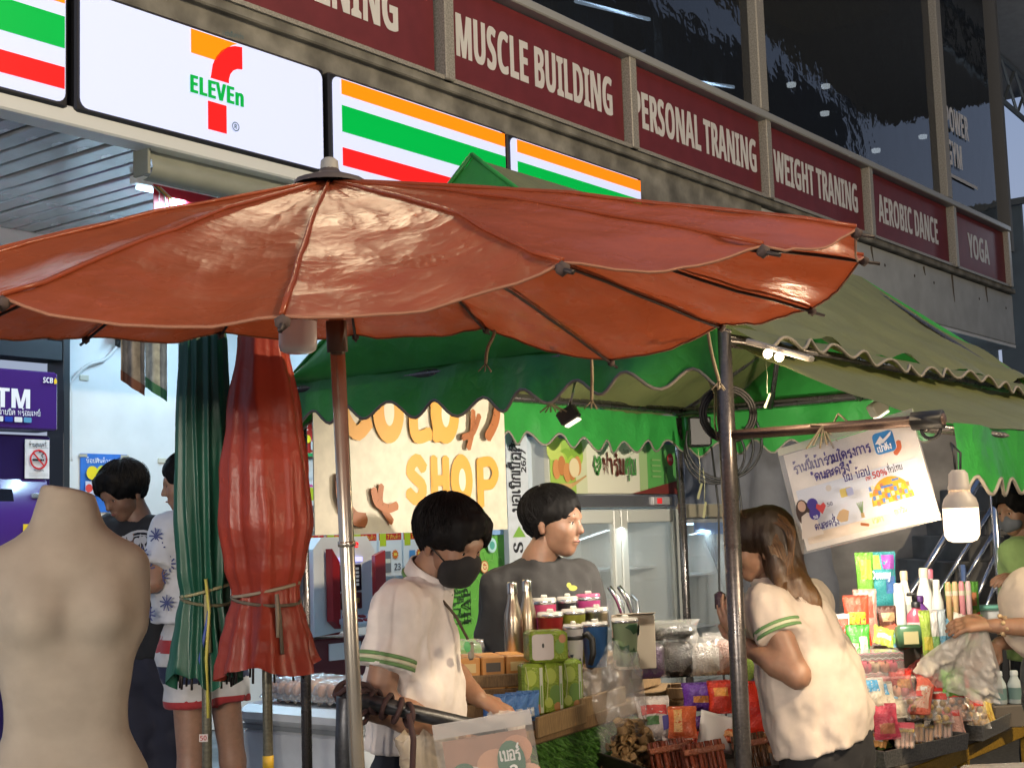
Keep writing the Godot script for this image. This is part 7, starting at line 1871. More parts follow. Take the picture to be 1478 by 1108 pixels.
func face_parts(t: Node3D, c: Vector3, b: Basis, k: float, skinc: Color) -> void:
	for s in [-1.0, 1.0]:
		var e := c + b * (Vector3(s * 0.03, 0.002, 0.076) * k)
		var eye := part("eye", MB.new(true).lathe(ball(0.0125 * k), 12, e), paint(C(0.5, 0.47, 0.44), 0.2), t)
		part("iris", MB.new(true).lathe(ball(0.0062 * k), 10, e + b * (Vector3(0, -0.001, 0.0078) * k)), paint(C(0.015, 0.008, 0.005), 0.15), eye)
		part("eyelid", MB.new(true).tube([c + b * (Vector3(s * 0.016, 0.004, 0.086) * k), c + b * (Vector3(s * 0.03, 0.0095, 0.089) * k), c + b * (Vector3(s * 0.045, 0.004, 0.081) * k)], 0.0032 * k, 6), skin(skinc), t)
		part("eyebrow", MB.new(true).tube([c + b * (Vector3(s * 0.014, 0.023, 0.094) * k), c + b * (Vector3(s * 0.03, 0.029, 0.092) * k), c + b * (Vector3(s * 0.05, 0.023, 0.08) * k)], [0.0035 * k, 0.004 * k, 0.0018 * k], 6), paint(C(0.012, 0.009, 0.008), 0.7), t)
	part("lips", MB.new(true).tube([c + b * (Vector3(-0.024, -0.06, 0.088) * k), c + b * (Vector3(0.0, -0.058, 0.0975) * k), c + b * (Vector3(0.024, -0.06, 0.088) * k)], [0.0015 * k, 0.0035 * k, 0.0015 * k], 8), paint(C(0.22, 0.075, 0.06), 0.45), t)

func ball(r: float) -> Array:
	var o := []
	for i in 9: o.append([sin(PI * i / 8.0) * r, -cos(PI * i / 8.0) * r])
	return o

# five fingers: d towards the fingertips, n out of the back of the hand, th = side the thumb is on
func hand_bones(w: Vector3, d: Vector3, n: Vector3, th: float, curl: float, k := 1.0) -> Array:
	d = d.normalized()
	n = (n - d * n.dot(d)).normalized()
	var s := d.cross(n).normalized() * th
	var o := [[w, w + d * 0.075 * k + s * 0.012 * k, 0.024 * k, 0.022 * k, {"flat": n, "by": 1.5}], [w + d * 0.02 * k, w + d * 0.075 * k - s * 0.02 * k, 0.024 * k, 0.021 * k, {"flat": n, "by": 1.5}]]
	var ln := [0.072, 0.08, 0.074, 0.058]
	for i in 4:
		var base: Vector3 = w + d * 0.083 * k + s * (0.028 - 0.019 * i) * k
		var dd := d
		var p := base
		for j in 3:
			var a: float = curl * (0.55 + 0.35 * j) + 0.06 * i
			dd = (d * cos(a) - n * sin(a)).normalized()
			var e: Vector3 = p + dd * ln[i] * k * [0.45, 0.31, 0.24][j]
			o.append([p, e, (0.0095 - 0.0009 * j) * k, (0.0088 - 0.001 * j) * k, {"k": 0.004}])
			p = e
	var tb := w + d * 0.022 * k + s * 0.024 * k
	var t1 := tb + (d * 0.6 + s * 0.8 - n * 0.25 * curl).normalized() * 0.036 * k
	var t2 := t1 + (d * 0.85 + s * 0.3 - n * 0.5 * curl).normalized() * 0.03 * k
	o.append([tb, t1, 0.013 * k, 0.011 * k, {"k": 0.008}]); o.append([t1, t2, 0.0105 * k, 0.0085 * k, {"k": 0.004}])
	return o

func band(a: Vector3, b: Vector3, r: float, w: float, wx := 1.0) -> MB:     # a ring of cloth across the line from a to b
	var y := (b - a).normalized()
	var x := y.cross(Vector3(0.3, 0.1, 0.9)).normalized()
	return MB.new(true).lathe([[r * 0.93, -w / 2], [r, -w / 2], [r * 1.015, 0.0], [r, w / 2], [r * 0.93, w / 2]], 24, a, Basis(x, y, x.cross(y)), wx)

# p: head, hb (basis), hk, neck, sh[2], el[2], wr[2], hip, hw (half hip width), body radius br, sleeve (share of the upper arm), hem (height), knees, feet, colours
func person(label: String, root: Vector3, p: Dictionary) -> Node3D:
	var t := thing("person", label, "person", root, Basis.IDENTITY, "people around the stalls")
	var cell: float = p.get("cell", 0.013)
	var sk: Color = p.skin
	var mb := MB.new(true)
	var nk: Vector3 = p.neck
	var hip: Vector3 = p.hip
	var across: Vector3 = (p.sh[1] - p.sh[0]).normalized()
	var hw: Vector3 = Vector3(across.x, 0, across.z).normalized() * p.hw
	var br: float = p.br
	var body := [[p.head - p.hb.y * 0.05 - p.hb.z * 0.015, nk, 0.052, 0.056], [nk, (p.sh[0] + p.sh[1]) * 0.5 - UPV * 0.08, 0.06, br * 0.8], [(p.sh[0] + p.sh[1]) * 0.5 - UPV * 0.1, hip, br * 0.82, br * 0.82]]
	for s in 2:
		body.append([nk - UPV * 0.03, p.sh[s], 0.045, 0.045]); body.append([p.sh[s], p.el[s], 0.045, 0.037]); body.append([p.el[s], p.el[s].lerp(p.wr[s], 0.35), 0.037, 0.038]); body.append([p.el[s].lerp(p.wr[s], 0.35), p.wr[s], 0.038, 0.025])
		if p.has("kn"):
			body.append([hip + hw * (s * 2 - 1) * 0.6, p.kn[s], 0.075, 0.05]); body.append([p.kn[s], p.kn[s].lerp(p.ft[s], 0.3), 0.05, 0.055]); body.append([p.kn[s].lerp(p.ft[s], 0.3), p.ft[s] + UPV * 0.08, 0.055, 0.036])
	sdf_into(mb, body, cell, 0.025)
	sdf_into(mb, head_bones(p.head, p.hb, p.hk), p.get("hcell", 0.0065), 0.022)
	for s in 2:
		if p.has("hand%d" % s):
			var h: Array = p["hand%d" % s]
			sdf_into(mb, hand_bones(p.wr[s], h[0], h[1], h[2], h[3]), 0.0048, 0.01)
	part("body", mb, skin(sk), t)
	face_parts(t, p.head, p.hb, p.hk, sk)
	# shirt
	var shirt := []
	var hem := {"clip": [Vector3(0, p.hem, 0), Vector3(0, -1, 0) + p.get("hemtilt", Vector3.ZERO)]}
	var mid: Vector3 = (p.sh[0] + p.sh[1]) * 0.5
	for s in 2:
		var g := -1.0 if s == 0 else 1.0
		var top: Vector3 = mid + across * g * p.sh[0].distance_to(p.sh[1]) * 0.22 - UPV * 0.06
		shirt.append([top, top.lerp(hip + hw * g * 0.5, 0.45), br * 0.82, br * 0.92, hem])
		shirt.append([top.lerp(hip + hw * g * 0.5, 0.45), hip + hw * g * 0.62 - UPV * 0.06, br * 0.92, br * 1.0, hem])
		shirt.append([nk - UPV * 0.035, p.sh[s] - UPV * 0.005, 0.055, 0.058])
		var cuff: Vector3 = p.sh[s].lerp(p.el[s], p.sleeve)
		var dn: Vector3 = (p.el[s] - p.sh[s]).normalized()
		shirt.append([p.sh[s], cuff + dn * 0.05, 0.062, p.get("cuffr", 0.066), {"clip": [cuff, dn]}])
	for e in p.get("bulge", []): shirt.append(e)
	var wm: Material = p.shirt
	hem_clip = [Vector3(0, p.hem, 0), (Vector3(0, -1, 0) + p.get("hemtilt", Vector3.ZERO)).normalized()]
	var so := part("shirt", sdf(shirt, p.get("scell", 0.011), 0.05, p.get("wrinkle", 0.015), 9.0, Vector3(1.0, 0.5, 1.0), p.get("shirtcol")), wm, t)
	hem_clip = []
	if p.has("cuffs"):
		for s in 2:
			var cuff: Vector3 = p.sh[s].lerp(p.el[s], p.sleeve)
			var dn: Vector3 = (p.el[s] - p.sh[s]).normalized()
			for k in 3:
				part("cuff_band", band(cuff - dn * (0.008 + 0.0095 * k), cuff + dn, p.get("cuffr", 0.066) + 0.003, 0.009), paint([C(0.12, 0.24, 0.09), C(0.5, 0.5, 0.36), C(0.12, 0.24, 0.09)][k], 0.8), so)
	if p.has("collar"):
		var up: Vector3 = (p.head - nk).normalized()
		part("collar", band(nk + up * 0.02, nk + up * 0.1, 0.07, 0.045), wm, so)
		part("collar_edge", band(nk + up * 0.001, nk + up * 0.1, 0.074, 0.008), paint(C(0.10, 0.22, 0.08), 0.8), so)
	# trousers or shorts
	var leg := []
	leg.append([hip + UPV * 0.06, hip - UPV * 0.05, br * 0.9, br * 0.95, {"flat": HD, "by": 1.0}])
	for s in 2:
		var g := -1.0 if s == 0 else 1.0
		leg.append([hip + hw * g * 0.35, hip + hw * g * 0.6 - UPV * 0.08, br * 0.88, br * 0.85])
		if p.has("kn"):
			var cut: float = p.get("short", 2.0)
			var end: Vector3 = p.kn[s]
			leg.append([hip + hw * g * 0.6, end, 0.095, 0.075 if cut > 1.5 else 0.10, {"clip": [Vector3(0, p.get("short_at", -1.0), 0), Vector3(0, -1, 0)]}])
			if cut > 1.5: leg.append([end, p.ft[s] + UPV * 0.06, 0.075, 0.06])
	part("trousers", sdf(leg, 0.017, 0.04, 0.014, 10.0, Vector3.ONE, p.get("legcol")), p.trousers, t)
	if p.has("ft"):
		var toe: Vector3 = p.get("toe", HD)
		for s in 2:
			part("shoe", sdf([[p.ft[s] + UPV * 0.04, p.ft[s] + UPV * 0.035 + toe * 0.14, 0.04, 0.035], [p.ft[s] + UPV * 0.07, p.ft[s] + UPV * 0.05, 0.04, 0.04]], 0.015, 0.02), paint(C(0.03, 0.03, 0.03), 0.6), t)
	return t

func cloth_mat(key: String, c := Color.GRAY, vc := false) -> StandardMaterial3D:
	var o := {"tex": "soft", "uv": 3.0, "sheen": 0.25, "bump": "weave", "bumpcm": 0.06}
	if vc: o["vc"] = true
	return mat(key, c, 0.85, 0.0, o)

func short_hair(t: Node3D, c: Vector3, b: Basis, k: float, col: Color, thick: float, low: float, fringe: float) -> void:
	var q := func(x: float, y: float, z: float) -> Vector3: return c + b * (Vector3(x, y, z) * k)
	var o := [[q.call(0, 0.042, -0.03), q.call(0, 0.045, 0.018), (0.078 + thick) * k, (0.074 + thick) * k], [q.call(0, 0.0, -0.045), q.call(0, low, -0.05), (0.066 + thick * 0.6) * k, 0.05 * k]]
	for s in [-1.0, 1.0]:
		o.append([q.call(s * 0.068, 0.04, 0.02), q.call(s * 0.073, 0.005 + low * 0.2, -0.012), (0.018 + thick) * k, 0.014 * k])
		if fringe > 0.0: o.append([q.call(s * 0.045, 0.075, 0.07), q.call(s * 0.05, 0.075 - fringe, 0.086), 0.028 * k, 0.014 * k])
	if fringe > 0.0: o.append([q.call(0, 0.085, 0.075), q.call(0.0, 0.085 - fringe, 0.098), 0.034 * k, 0.016 * k])
	o.append([q.call(0, -0.035, 0.10), q.call(0, 0.005, 0.105), 0.068 * k, 0.05 * k, {"cut": true}])
	part("hair", sdf(o, 0.0062, 0.02, 0.006, 45.0, Vector3(1.0, 0.3, 1.0)), mat("hair_%.3f" % col.r, col, 0.65, 0.0, {"tex": "grain", "uv": 14.0, "uvy": 0.2, "spec": 0.25}), t)
	part("hair_strands", strands(c, b, k, thick, low, fringe, 1500 if t.position.length() < 5.6 else 400), mat("strand_%.3f" % col.r, col * 1.1, 0.6, 0.0, {"spec": 0.3}), t)

# single locks laid over the shell of short hair, from the crown to the hairline
func strands(c: Vector3, b: Basis, k: float, thick: float, low: float, fringe: float, n: int) -> MB:
	var mb := MB.new(true)
	var tilt := Basis(Vector3(1, 0, 0), -0.35)
	for i in n:
		var az := rng.randf_range(0.0, TAU)
		var fr := 0.5 + 0.5 * cos(az)                      # 1 in front, 0 at the back
		var last := lerpf(2.25 - low * 6.0, 1.28 + fringe * 7.0, pow(fr, 0.8)) + rng.randf_range(-0.12, 0.08)
		var th := rng.randf_range(0.02, last * 0.75)
		var span := minf(rng.randf_range(0.5, 1.0), last - th)
		var lift := 1.0 + 0.09 * pow(rng.randf(), 2.0)
		var pts := []
		var w := rng.randf_range(-0.25, 0.25)
		for j in 6:
			var a := th + span * j / 5.0
			var q := az + w * j / 5.0
			var d := tilt * Vector3(sin(a) * sin(q), cos(a), sin(a) * cos(q))
			pts.append(c + b * ((Vector3(0, 0.043, -0.006) + d * Vector3(0.081 + thick, 0.080 + thick, 0.099 + thick) * lift) * k))
		mb.tube(pts, [0.0009, 0.0011, 0.0011, 0.001, 0.0008, 0.0003], 3, false)
	return mb

func people() -> void:
	young_man()
	grey_man()
	woman()
	black_man()
	palm_man()
	right_woman()
	far_person()

func young_man() -> void:
	var hb := look(0.78, -0.62, 0.40, 0.05)
	var head := V(0.09, 1.58, 0.0)
	var sk := C(0.30, 0.165, 0.105)
	var p := {"head": head, "hb": hb, "hk": 0.93, "neck": V(0.03, 1.475, 0.03), "sh": [V(-0.005, 1.42, 0.185), V(-0.035, 1.415, -0.14)], "el": [V(0.055, 1.235, 0.23), V(-0.085, 1.19, -0.19)], "wr": [V(0.155, 1.165, 0.10), V(0.115, 1.10, -0.12)],
		"hip": V(-0.015, 0.98, 0.03), "hw": 0.13, "br": 0.108, "sleeve": 0.62, "hem": 1.058, "cuffr": 0.072, "skin": sk, "shirt": cloth_mat("white_polo", C(0.70, 0.66, 0.64)), "trousers": cloth_mat("navy_denim", C(0.012, 0.014, 0.022)),
		"kn": [V(-0.01, 0.5, 0.12), V(-0.02, 0.5, -0.08)], "ft": [V(-0.03, 0.0, 0.13), V(-0.04, 0.0, -0.1)], "toe": RT, "cuffs": true, "collar": true, "wrinkle": 0.021,
		"hand0": [V(0.85, -0.45, -0.1), V(0.4, 0.8, -0.3), -1.0, 0.9], "hand1": [V(0.9, -0.35, 0.1), V(0.3, 0.8, -0.4), 1.0, 0.9], "bulge": [[V(0.045, 1.33, 0.02), V(0.02, 1.10, 0.02), 0.075, 0.085, {"clip": [V(0, 1.058, 0), Vector3(0, -1, 0)]}]]}
	var t := person("young man in white polo and black face mask bending over the bags", Vector3(2.722, 0, -2.428), p)
	short_hair(t, head, hb, 0.93, C(0.007, 0.0065, 0.007), 0.011, -0.012, 0.05)
	# face mask
	var m := func(x: float, y: float, z: float) -> Vector3: return head + hb * Vector3(x, y, z) * 0.94
	part("face_mask", sdf([[m.call(0, -0.032, 0.088), m.call(0, -0.07, 0.082), 0.028, 0.026], [m.call(-0.035, -0.04, 0.066), m.call(0.035, -0.04, 0.066), 0.03, 0.03], [m.call(-0.03, -0.075, 0.055), m.call(0.03, -0.075, 0.055), 0.03, 0.03]], 0.006, 0.03), cloth_mat("black_mask", C(0.009, 0.009, 0.01)), t)
	for s in [-1.0, 1.0]:
		part("mask_strap", MB.new(true).tube([m.call(s * 0.06, -0.035, 0.06), m.call(s * 0.078, -0.01, 0.02), m.call(s * 0.082, 0.0, -0.012)], 0.002, 5), mat("black_rubber"), t)
	# lanyard with a pendant on the chest
	part("lanyard", MB.new(true).tube([V(0.055, 1.455, -0.05), V(0.105, 1.39, -0.03), V(0.135, 1.33, -0.03)], 0.004, 5), paint(C(0.06, 0.04, 0.025), 0.7), t)
	part("pendant", MB.new().box(V(0.142, 1.30, -0.03), Vector3(0.02, 0.045, 0.012), Basis.IDENTITY, 0.005), paint(C(0.2, 0.18, 0.15), 0.4, 0.6), t)
	part("shirt_logo", MB.new(true).lathe([[0.0, 0.002], [0.012, 0.001], [0.014, 0.0]], 10, V(0.135, 1.315, -0.075), face(V(0.8, 0.1, -0.6)) * Basis(Vector3(1, 0, 0), PI / 2)), paint(C(0.04, 0.24, 0.08), 0.6), t)

func grey_man() -> void:
	var hb := look(0.90, -0.42, 0.02)
	var head := V(0.03, 1.622, 0.0)
	var p := {"head": head, "hb": hb, "hk": 1.06, "neck": V(-0.02, 1.49, 0.02), "sh": [V(-0.165, 1.405, 0.0), V(0.125, 1.42, 0.06)], "el": [V(-0.195, 1.15, 0.02), V(0.165, 1.17, 0.06)], "wr": [V(-0.16, 0.95, -0.12), V(0.2, 1.0, -0.12)],
		"hip": V(-0.02, 0.93, 0.05), "hw": 0.15, "br": 0.145, "sleeve": 0.72, "hem": 0.9, "cuffr": 0.075, "skin": C(0.27, 0.145, 0.09), "shirt": cloth_mat("grey_tee", C(0.03, 0.028, 0.027)), "trousers": cloth_mat("navy_denim"),
		"kn": [V(-0.1, 0.5, 0.05), V(0.08, 0.5, 0.05)], "ft": [V(-0.1, 0, 0.07), V(0.08, 0, 0.07)], "toe": -HD, "bulge": [[V(-0.05, 1.32, -0.05), V(0.06, 1.3, -0.04), 0.10, 0.10], [V(0.0, 1.12, -0.08), V(0.0, 1.05, -0.06), 0.12, 0.12]]}
	var t := person("man in dark grey tee behind the steel flasks, looking aside", Vector3(4.33, 0, -3.19), p)
	t.scale = Vector3.ONE * 1.09
	t.position.y = -0.14
	short_hair(t, head, hb, 1.06, C(0.008, 0.007, 0.007), 0.006, 0.0, 0.0)
	part("collar", band(V(-0.02, 1.475, 0.02), V(-0.01, 1.6, 0.01), 0.068, 0.02), paint(C(0.02, 0.02, 0.02), 0.8), t)
	var f := FP.new(self, Transform3D(face(V(0.35, 0.1, -0.95)), V(0.09, 1.40, -0.148)))
	f.disc(0, 0, 0.016, C(0.42, 0.42, 0.08), 0.6); f.disc(-0.014, 0.01, 0.009, C(0.42, 0.42, 0.08))
	part("chest_logo", f.mb, print_mat(0.7), t)

func woman() -> void:
	var hb := look(-0.93, 0.10, 0.12, -0.1)
	var head := V(-0.122, 1.53, 0.0)
	var c0 := C(0.028, 0.013, 0.007)
	var c1 := C(0.24, 0.12, 0.042)
	var p := {"head": head, "hb": hb, "hk": 0.96, "neck": V(-0.085, 1.415, 0.03), "sh": [V(-0.135, 1.352, -0.12), V(0.06, 1.345, 0.16)], "el": [V(-0.07, 1.145, -0.2), V(0.02, 1.14, 0.2)], "wr": [V(-0.215, 1.235, -0.09), V(-0.18, 1.2, 0.14)],
		"hip": V(0.055, 0.93, 0.02), "hw": 0.13, "br": 0.135, "sleeve": 0.44, "hem": 0.90, "hemtilt": V(0.22, 0, 0), "cuffr": 0.074, "skin": C(0.30, 0.16, 0.09), "shirt": cloth_mat("cream_polo", C(0.62, 0.53, 0.45)), "trousers": cloth_mat("black_trousers", C(0.012, 0.012, 0.014)),
		"kn": [V(0.0, 0.5, -0.08), V(0.06, 0.5, 0.1)], "ft": [V(0.0, 0, -0.1), V(0.08, 0, 0.12)], "toe": -RT, "cuffs": true, "collar": true, "wrinkle": 0.021, "bulge": [[V(-0.02, 1.28, -0.03), V(0.065, 1.02, -0.03), 0.11, 0.12, {"clip": [V(0, 0.90, 0), Vector3(0, -1, 0) + V(0.22, 0, 0)]}]],
		"hand0": [V(-0.45, 0.9, 0.0), V(-0.75, -0.3, -0.6), -1.0, 0.5]}
	var t := person("woman in cream polo with long brown hair leaning at the tent pole", Vector3(4.065, 0, -1.985), p)
	var q := func(x: float, y: float, z: float) -> Vector3: return head + hb * Vector3(x, y, z)
	var hair := [[q.call(0, 0.04, -0.03), q.call(0, 0.042, 0.02), 0.088, 0.082], [q.call(0, 0.0, -0.06), V(-0.06, 1.46, -0.03), 0.075, 0.06], [V(-0.075, 1.49, -0.02), V(0.005, 1.36, -0.085), 0.06, 0.032], [V(0.0, 1.375, -0.085), V(0.03, 1.315, -0.10), 0.03, 0.014], [V(-0.04, 1.42, -0.09), V(-0.01, 1.33, -0.11), 0.03, 0.012],
		[q.call(0.072, 0.04, -0.01), q.call(0.08, -0.06, -0.035), 0.024, 0.022], [q.call(0.08, -0.06, -0.035), V(-0.10, 1.37, -0.13), 0.022, 0.01], [V(-0.09, 1.46, -0.06), V(-0.045, 1.33, -0.125), 0.03, 0.012],
		[q.call(0, -0.03, 0.10), q.call(0, 0.02, 0.105), 0.07, 0.052, {"cut": true}]]
	var col := func(v: Vector3) -> Color:
		var n := 0.5 + 0.5 * fold.get_noise_3d(v.dot(RT) * 90.0, v.y * 3.0, v.dot(HD) * 90.0)
		return c0.lerp(c1, clampf((1.50 - v.y) * 5.0 + (n - 0.5) * 0.25, 0.0, 1.0))
	part("hair", sdf(hair, 0.0062, 0.02, 0.004, 45.0, Vector3(1.0, 0.12, 1.0), col), mat("dyed_hair", Color.WHITE, 0.42, 0.0, {"vc": true, "tex": "grain", "uv": 14.0, "uvy": 0.15, "bump": "grain", "bumpcm": 0.5}), t)
	# long locks from the crown over the shoulder
	var lock := MB.new(true)
	for i in 1700:
		var a := rng.randf_range(-1.0, 1.0)
		var e := rng.randf_range(0.0, 1.0)
		var side := rng.randf()
		var cv := Curve3D.new()
		var p0: Vector3 = q.call(a * 0.05, 0.125 - 0.02 * absf(a), rng.randf_range(-0.06, 0.05))
		var p1: Vector3 = q.call(0.03 + a * 0.062, 0.05, -0.075 - 0.03 * e)
		var p2 := V(-0.075 + 0.03 * a, 1.46 - 0.02 * e, -0.075 - 0.03 * e)
		var p3 := V(lerpf(-0.03, 0.035, e) + 0.012 * a, lerpf(1.34, 1.295, e) + 0.02 * side, lerpf(-0.13, -0.10, e))
		if side < 0.2:
			p1 = q.call(0.092, 0.03, -0.01 - 0.04 * e); p2 = q.call(0.096, -0.07, -0.03 - 0.03 * e); p3 = V(-0.105 + 0.03 * a, 1.36, -0.145)
		cv.add_point(p0, Vector3.ZERO, (p1 - p0) * 0.5); cv.add_point(p1, (p0 - p2) * 0.2, (p2 - p0) * 0.2); cv.add_point(p2, (p1 - p3) * 0.2, (p3 - p1) * 0.2); cv.add_point(p3)
		var pts := []
		for j in 9: pts.append(cv.sample_baked(cv.get_baked_length() * j / 8.0, true))
		lock.col = c0 * 1.4 if rng.randf() < 0.3 else col.call(p3).lerp(c0, 0.2 + 0.5 * rng.randf())
		lock.tube(pts, [0.0007, 0.0011, 0.0011, 0.0011, 0.0011, 0.0011, 0.001, 0.0008, 0.0003], 3, false)
	part("hair_strands", lock, mat("dyed_strand", Color.WHITE, 0.42, 0.0, {"vc": true}), t)
	# things in her hand
	var k := thing("snack_stick", "small green and orange snack packets held at the tent pole by the woman", "packet", Vector3(4.065, 0, -1.985) + V(-0.245, 1.335, -0.05))
	part("green_wrapper", MB.new(true).box(V(0.01, 0.03, 0), Vector3(0.03, 0.11, 0.03), ry(30), 0.008), gloss(C(0.03, 0.30, 0.05)), k)
	part("orange_band", MB.new(true).box(V(0.035, 0.015, 0), Vector3(0.028, 0.04, 0.03), ry(10), 0.006), gloss(C(0.5, 0.13, 0.04)), k)
	part("dark_wrapper", MB.new(true).box(V(-0.025, 0.03, 0), Vector3(0.034, 0.06, 0.03), ry(-10), 0.008), gloss(C(0.04, 0.02, 0.03)), k)
	part("white_cap", MB.new(true).box(V(0.04, 0.045, 0), Vector3(0.03, 0.02, 0.03), ry(10), 0.006), gloss(C(0.5, 0.48, 0.42)), k)

func black_man() -> void:
	var hb := look(-0.62, -0.75, 0.45)
	var head := V(-0.055, 1.82, 0.0)
	var p := {"cell": 0.015, "scell": 0.014, "head": head, "hb": hb, "hk": 1.0, "neck": V(-0.02, 1.71, 0.05), "sh": [V(-0.15, 1.66, 0.08), V(0.15, 1.64, 0.0)], "el": [V(-0.19, 1.4, 0.0), V(0.17, 1.42, -0.1)], "wr": [V(-0.1, 1.35, -0.22), V(0.09, 1.46, -0.22)],
		"hip": V(0.05, 1.12, 0.05), "hw": 0.13, "br": 0.135, "sleeve": 0.62, "hem": 1.12, "skin": C(0.26, 0.14, 0.09), "shirt": cloth_mat("black_tee", C(0.014, 0.015, 0.018)), "trousers": cloth_mat("navy_trousers", C(0.016, 0.018, 0.035)),
		"kn": [V(0.0, 0.62, 0.0), V(0.13, 0.62, 0.05)], "ft": [V(-0.02, 0.155, 0.1), V(0.15, 0.155, 0.12)], "toe": -RT, "hand1": [V(-0.8, -0.2, -0.3), V(0.0, 1.0, -0.2), 1.0, 0.5]}
	var t := person("man in black tee with white star print looking down near the cash machine", Vector3(3.70, 0, -4.86), p)
	short_hair(t, head, hb, 1.03, C(0.006, 0.006, 0.007), 0.014, -0.01, 0.03)
	# white print on the chest, laid on the cloth
	var f := FP.new(self, Transform3D(face(V(0.05, 0.08, -1.0)), V(0.02, 1.50, -0.118)))
	var w := C(0.42, 0.43, 0.45)
	f.ring(0.02, 0.05, 0.105, 0.01, w, 26); f.ring(0.02, 0.05, 0.088, 0.004, w, 24)
	var star := []
	for i in 11: star.append(Vector2(0.02 + sin(TAU * i / 10.0) * (0.085 if i % 2 == 0 else 0.036), 0.05 + cos(TAU * i / 10.0) * (0.085 if i % 2 == 0 else 0.036)))
	f.stroke(star, 0.009, w)
	for i in 5: f.stroke([Vector2(0.02, 0.05), star[i * 2]], 0.004, w)
	for i in 6: f.disc(-0.05 + i * 0.028, 0.12 + 0.012 * sin(i * 2.0), 0.013, w, 1.3)
	part("chest_print", f.mb, print_mat(0.8), t)

func palm_man() -> void:
	var hb := look(-0.85, -0.2, 0.12)
	var head := V(0.02, 1.835, 0.0)
	var bands := func(v: Vector3) -> Color:
		var y := v.y
		var navy := C(0.012, 0.02, 0.06)
		var wh := C(0.55, 0.55, 0.55)
		var rd := C(0.36, 0.03, 0.035)
		for q in [[0.985, rd], [1.06, wh], [1.115, navy], [1.175, wh], [1.23, rd], [1.285, wh], [1.36, navy]]:
			if y < q[0]: return q[1]
		return navy
	var p := {"cell": 0.014, "scell": 0.013, "head": head, "hb": hb, "hk": 1.0, "neck": V(0.03, 1.72, 0.02), "sh": [V(-0.05, 1.655, -0.08), V(0.1, 1.66, 0.15)], "el": [V(-0.085, 1.45, -0.16), V(0.12, 1.42, 0.2)], "wr": [V(-0.2, 1.44, -0.06), V(-0.05, 1.35, 0.2)],
		"hip": V(0.06, 1.22, 0.04), "hw": 0.14, "br": 0.14, "sleeve": 0.72, "hem": 1.285, "cuffr": 0.08, "skin": C(0.32, 0.18, 0.12), "shirt": cloth_mat("palm_shirt", C(0.60, 0.62, 0.66)), "trousers": cloth_mat("striped_shorts", Color.WHITE, true), "legcol": bands, "short": 1.0, "short_at": 0.955,
		"kn": [V(0.03, 0.72, -0.05), V(0.16, 0.72, 0.12)], "ft": [V(0.03, 0.155, -0.03), V(0.2, 0.155, 0.12)], "toe": -RT, "hand0": [V(-0.9, 0.1, 0.2), V(0.0, 0.9, -0.3), 1.0, 0.4]}
	var t := person("man in palm print shirt and striped shorts behind the green umbrella", Vector3(3.63, 0, -4.47), p)
	short_hair(t, head, hb, 1.02, C(0.007, 0.006, 0.006), 0.008, 0.0, 0.0)
	var navy := C(0.06, 0.075, 0.20)
	for i in 9:
		var at := V([-0.13, -0.10, -0.12, -0.06, -0.05, -0.03, -0.10, -0.02, -0.07][i], [1.60, 1.50, 1.42, 1.58, 1.47, 1.37, 1.33, 1.52, 1.63][i], -0.17 + 0.0 * i)
		if i < 1: at = V(-0.115, 1.56, -0.215)
		var f := FP.new(self, Transform3D(face(V(-0.35, 0.0, -0.94)), at))
		for k in 9:
			var a := TAU * k / 9.0 + i
			f.stroke([Vector2.ZERO, Vector2(cos(a), sin(a)) * 0.03], 0.006, navy)
		part("palm_print", f.mb, print_mat(0.8), t)

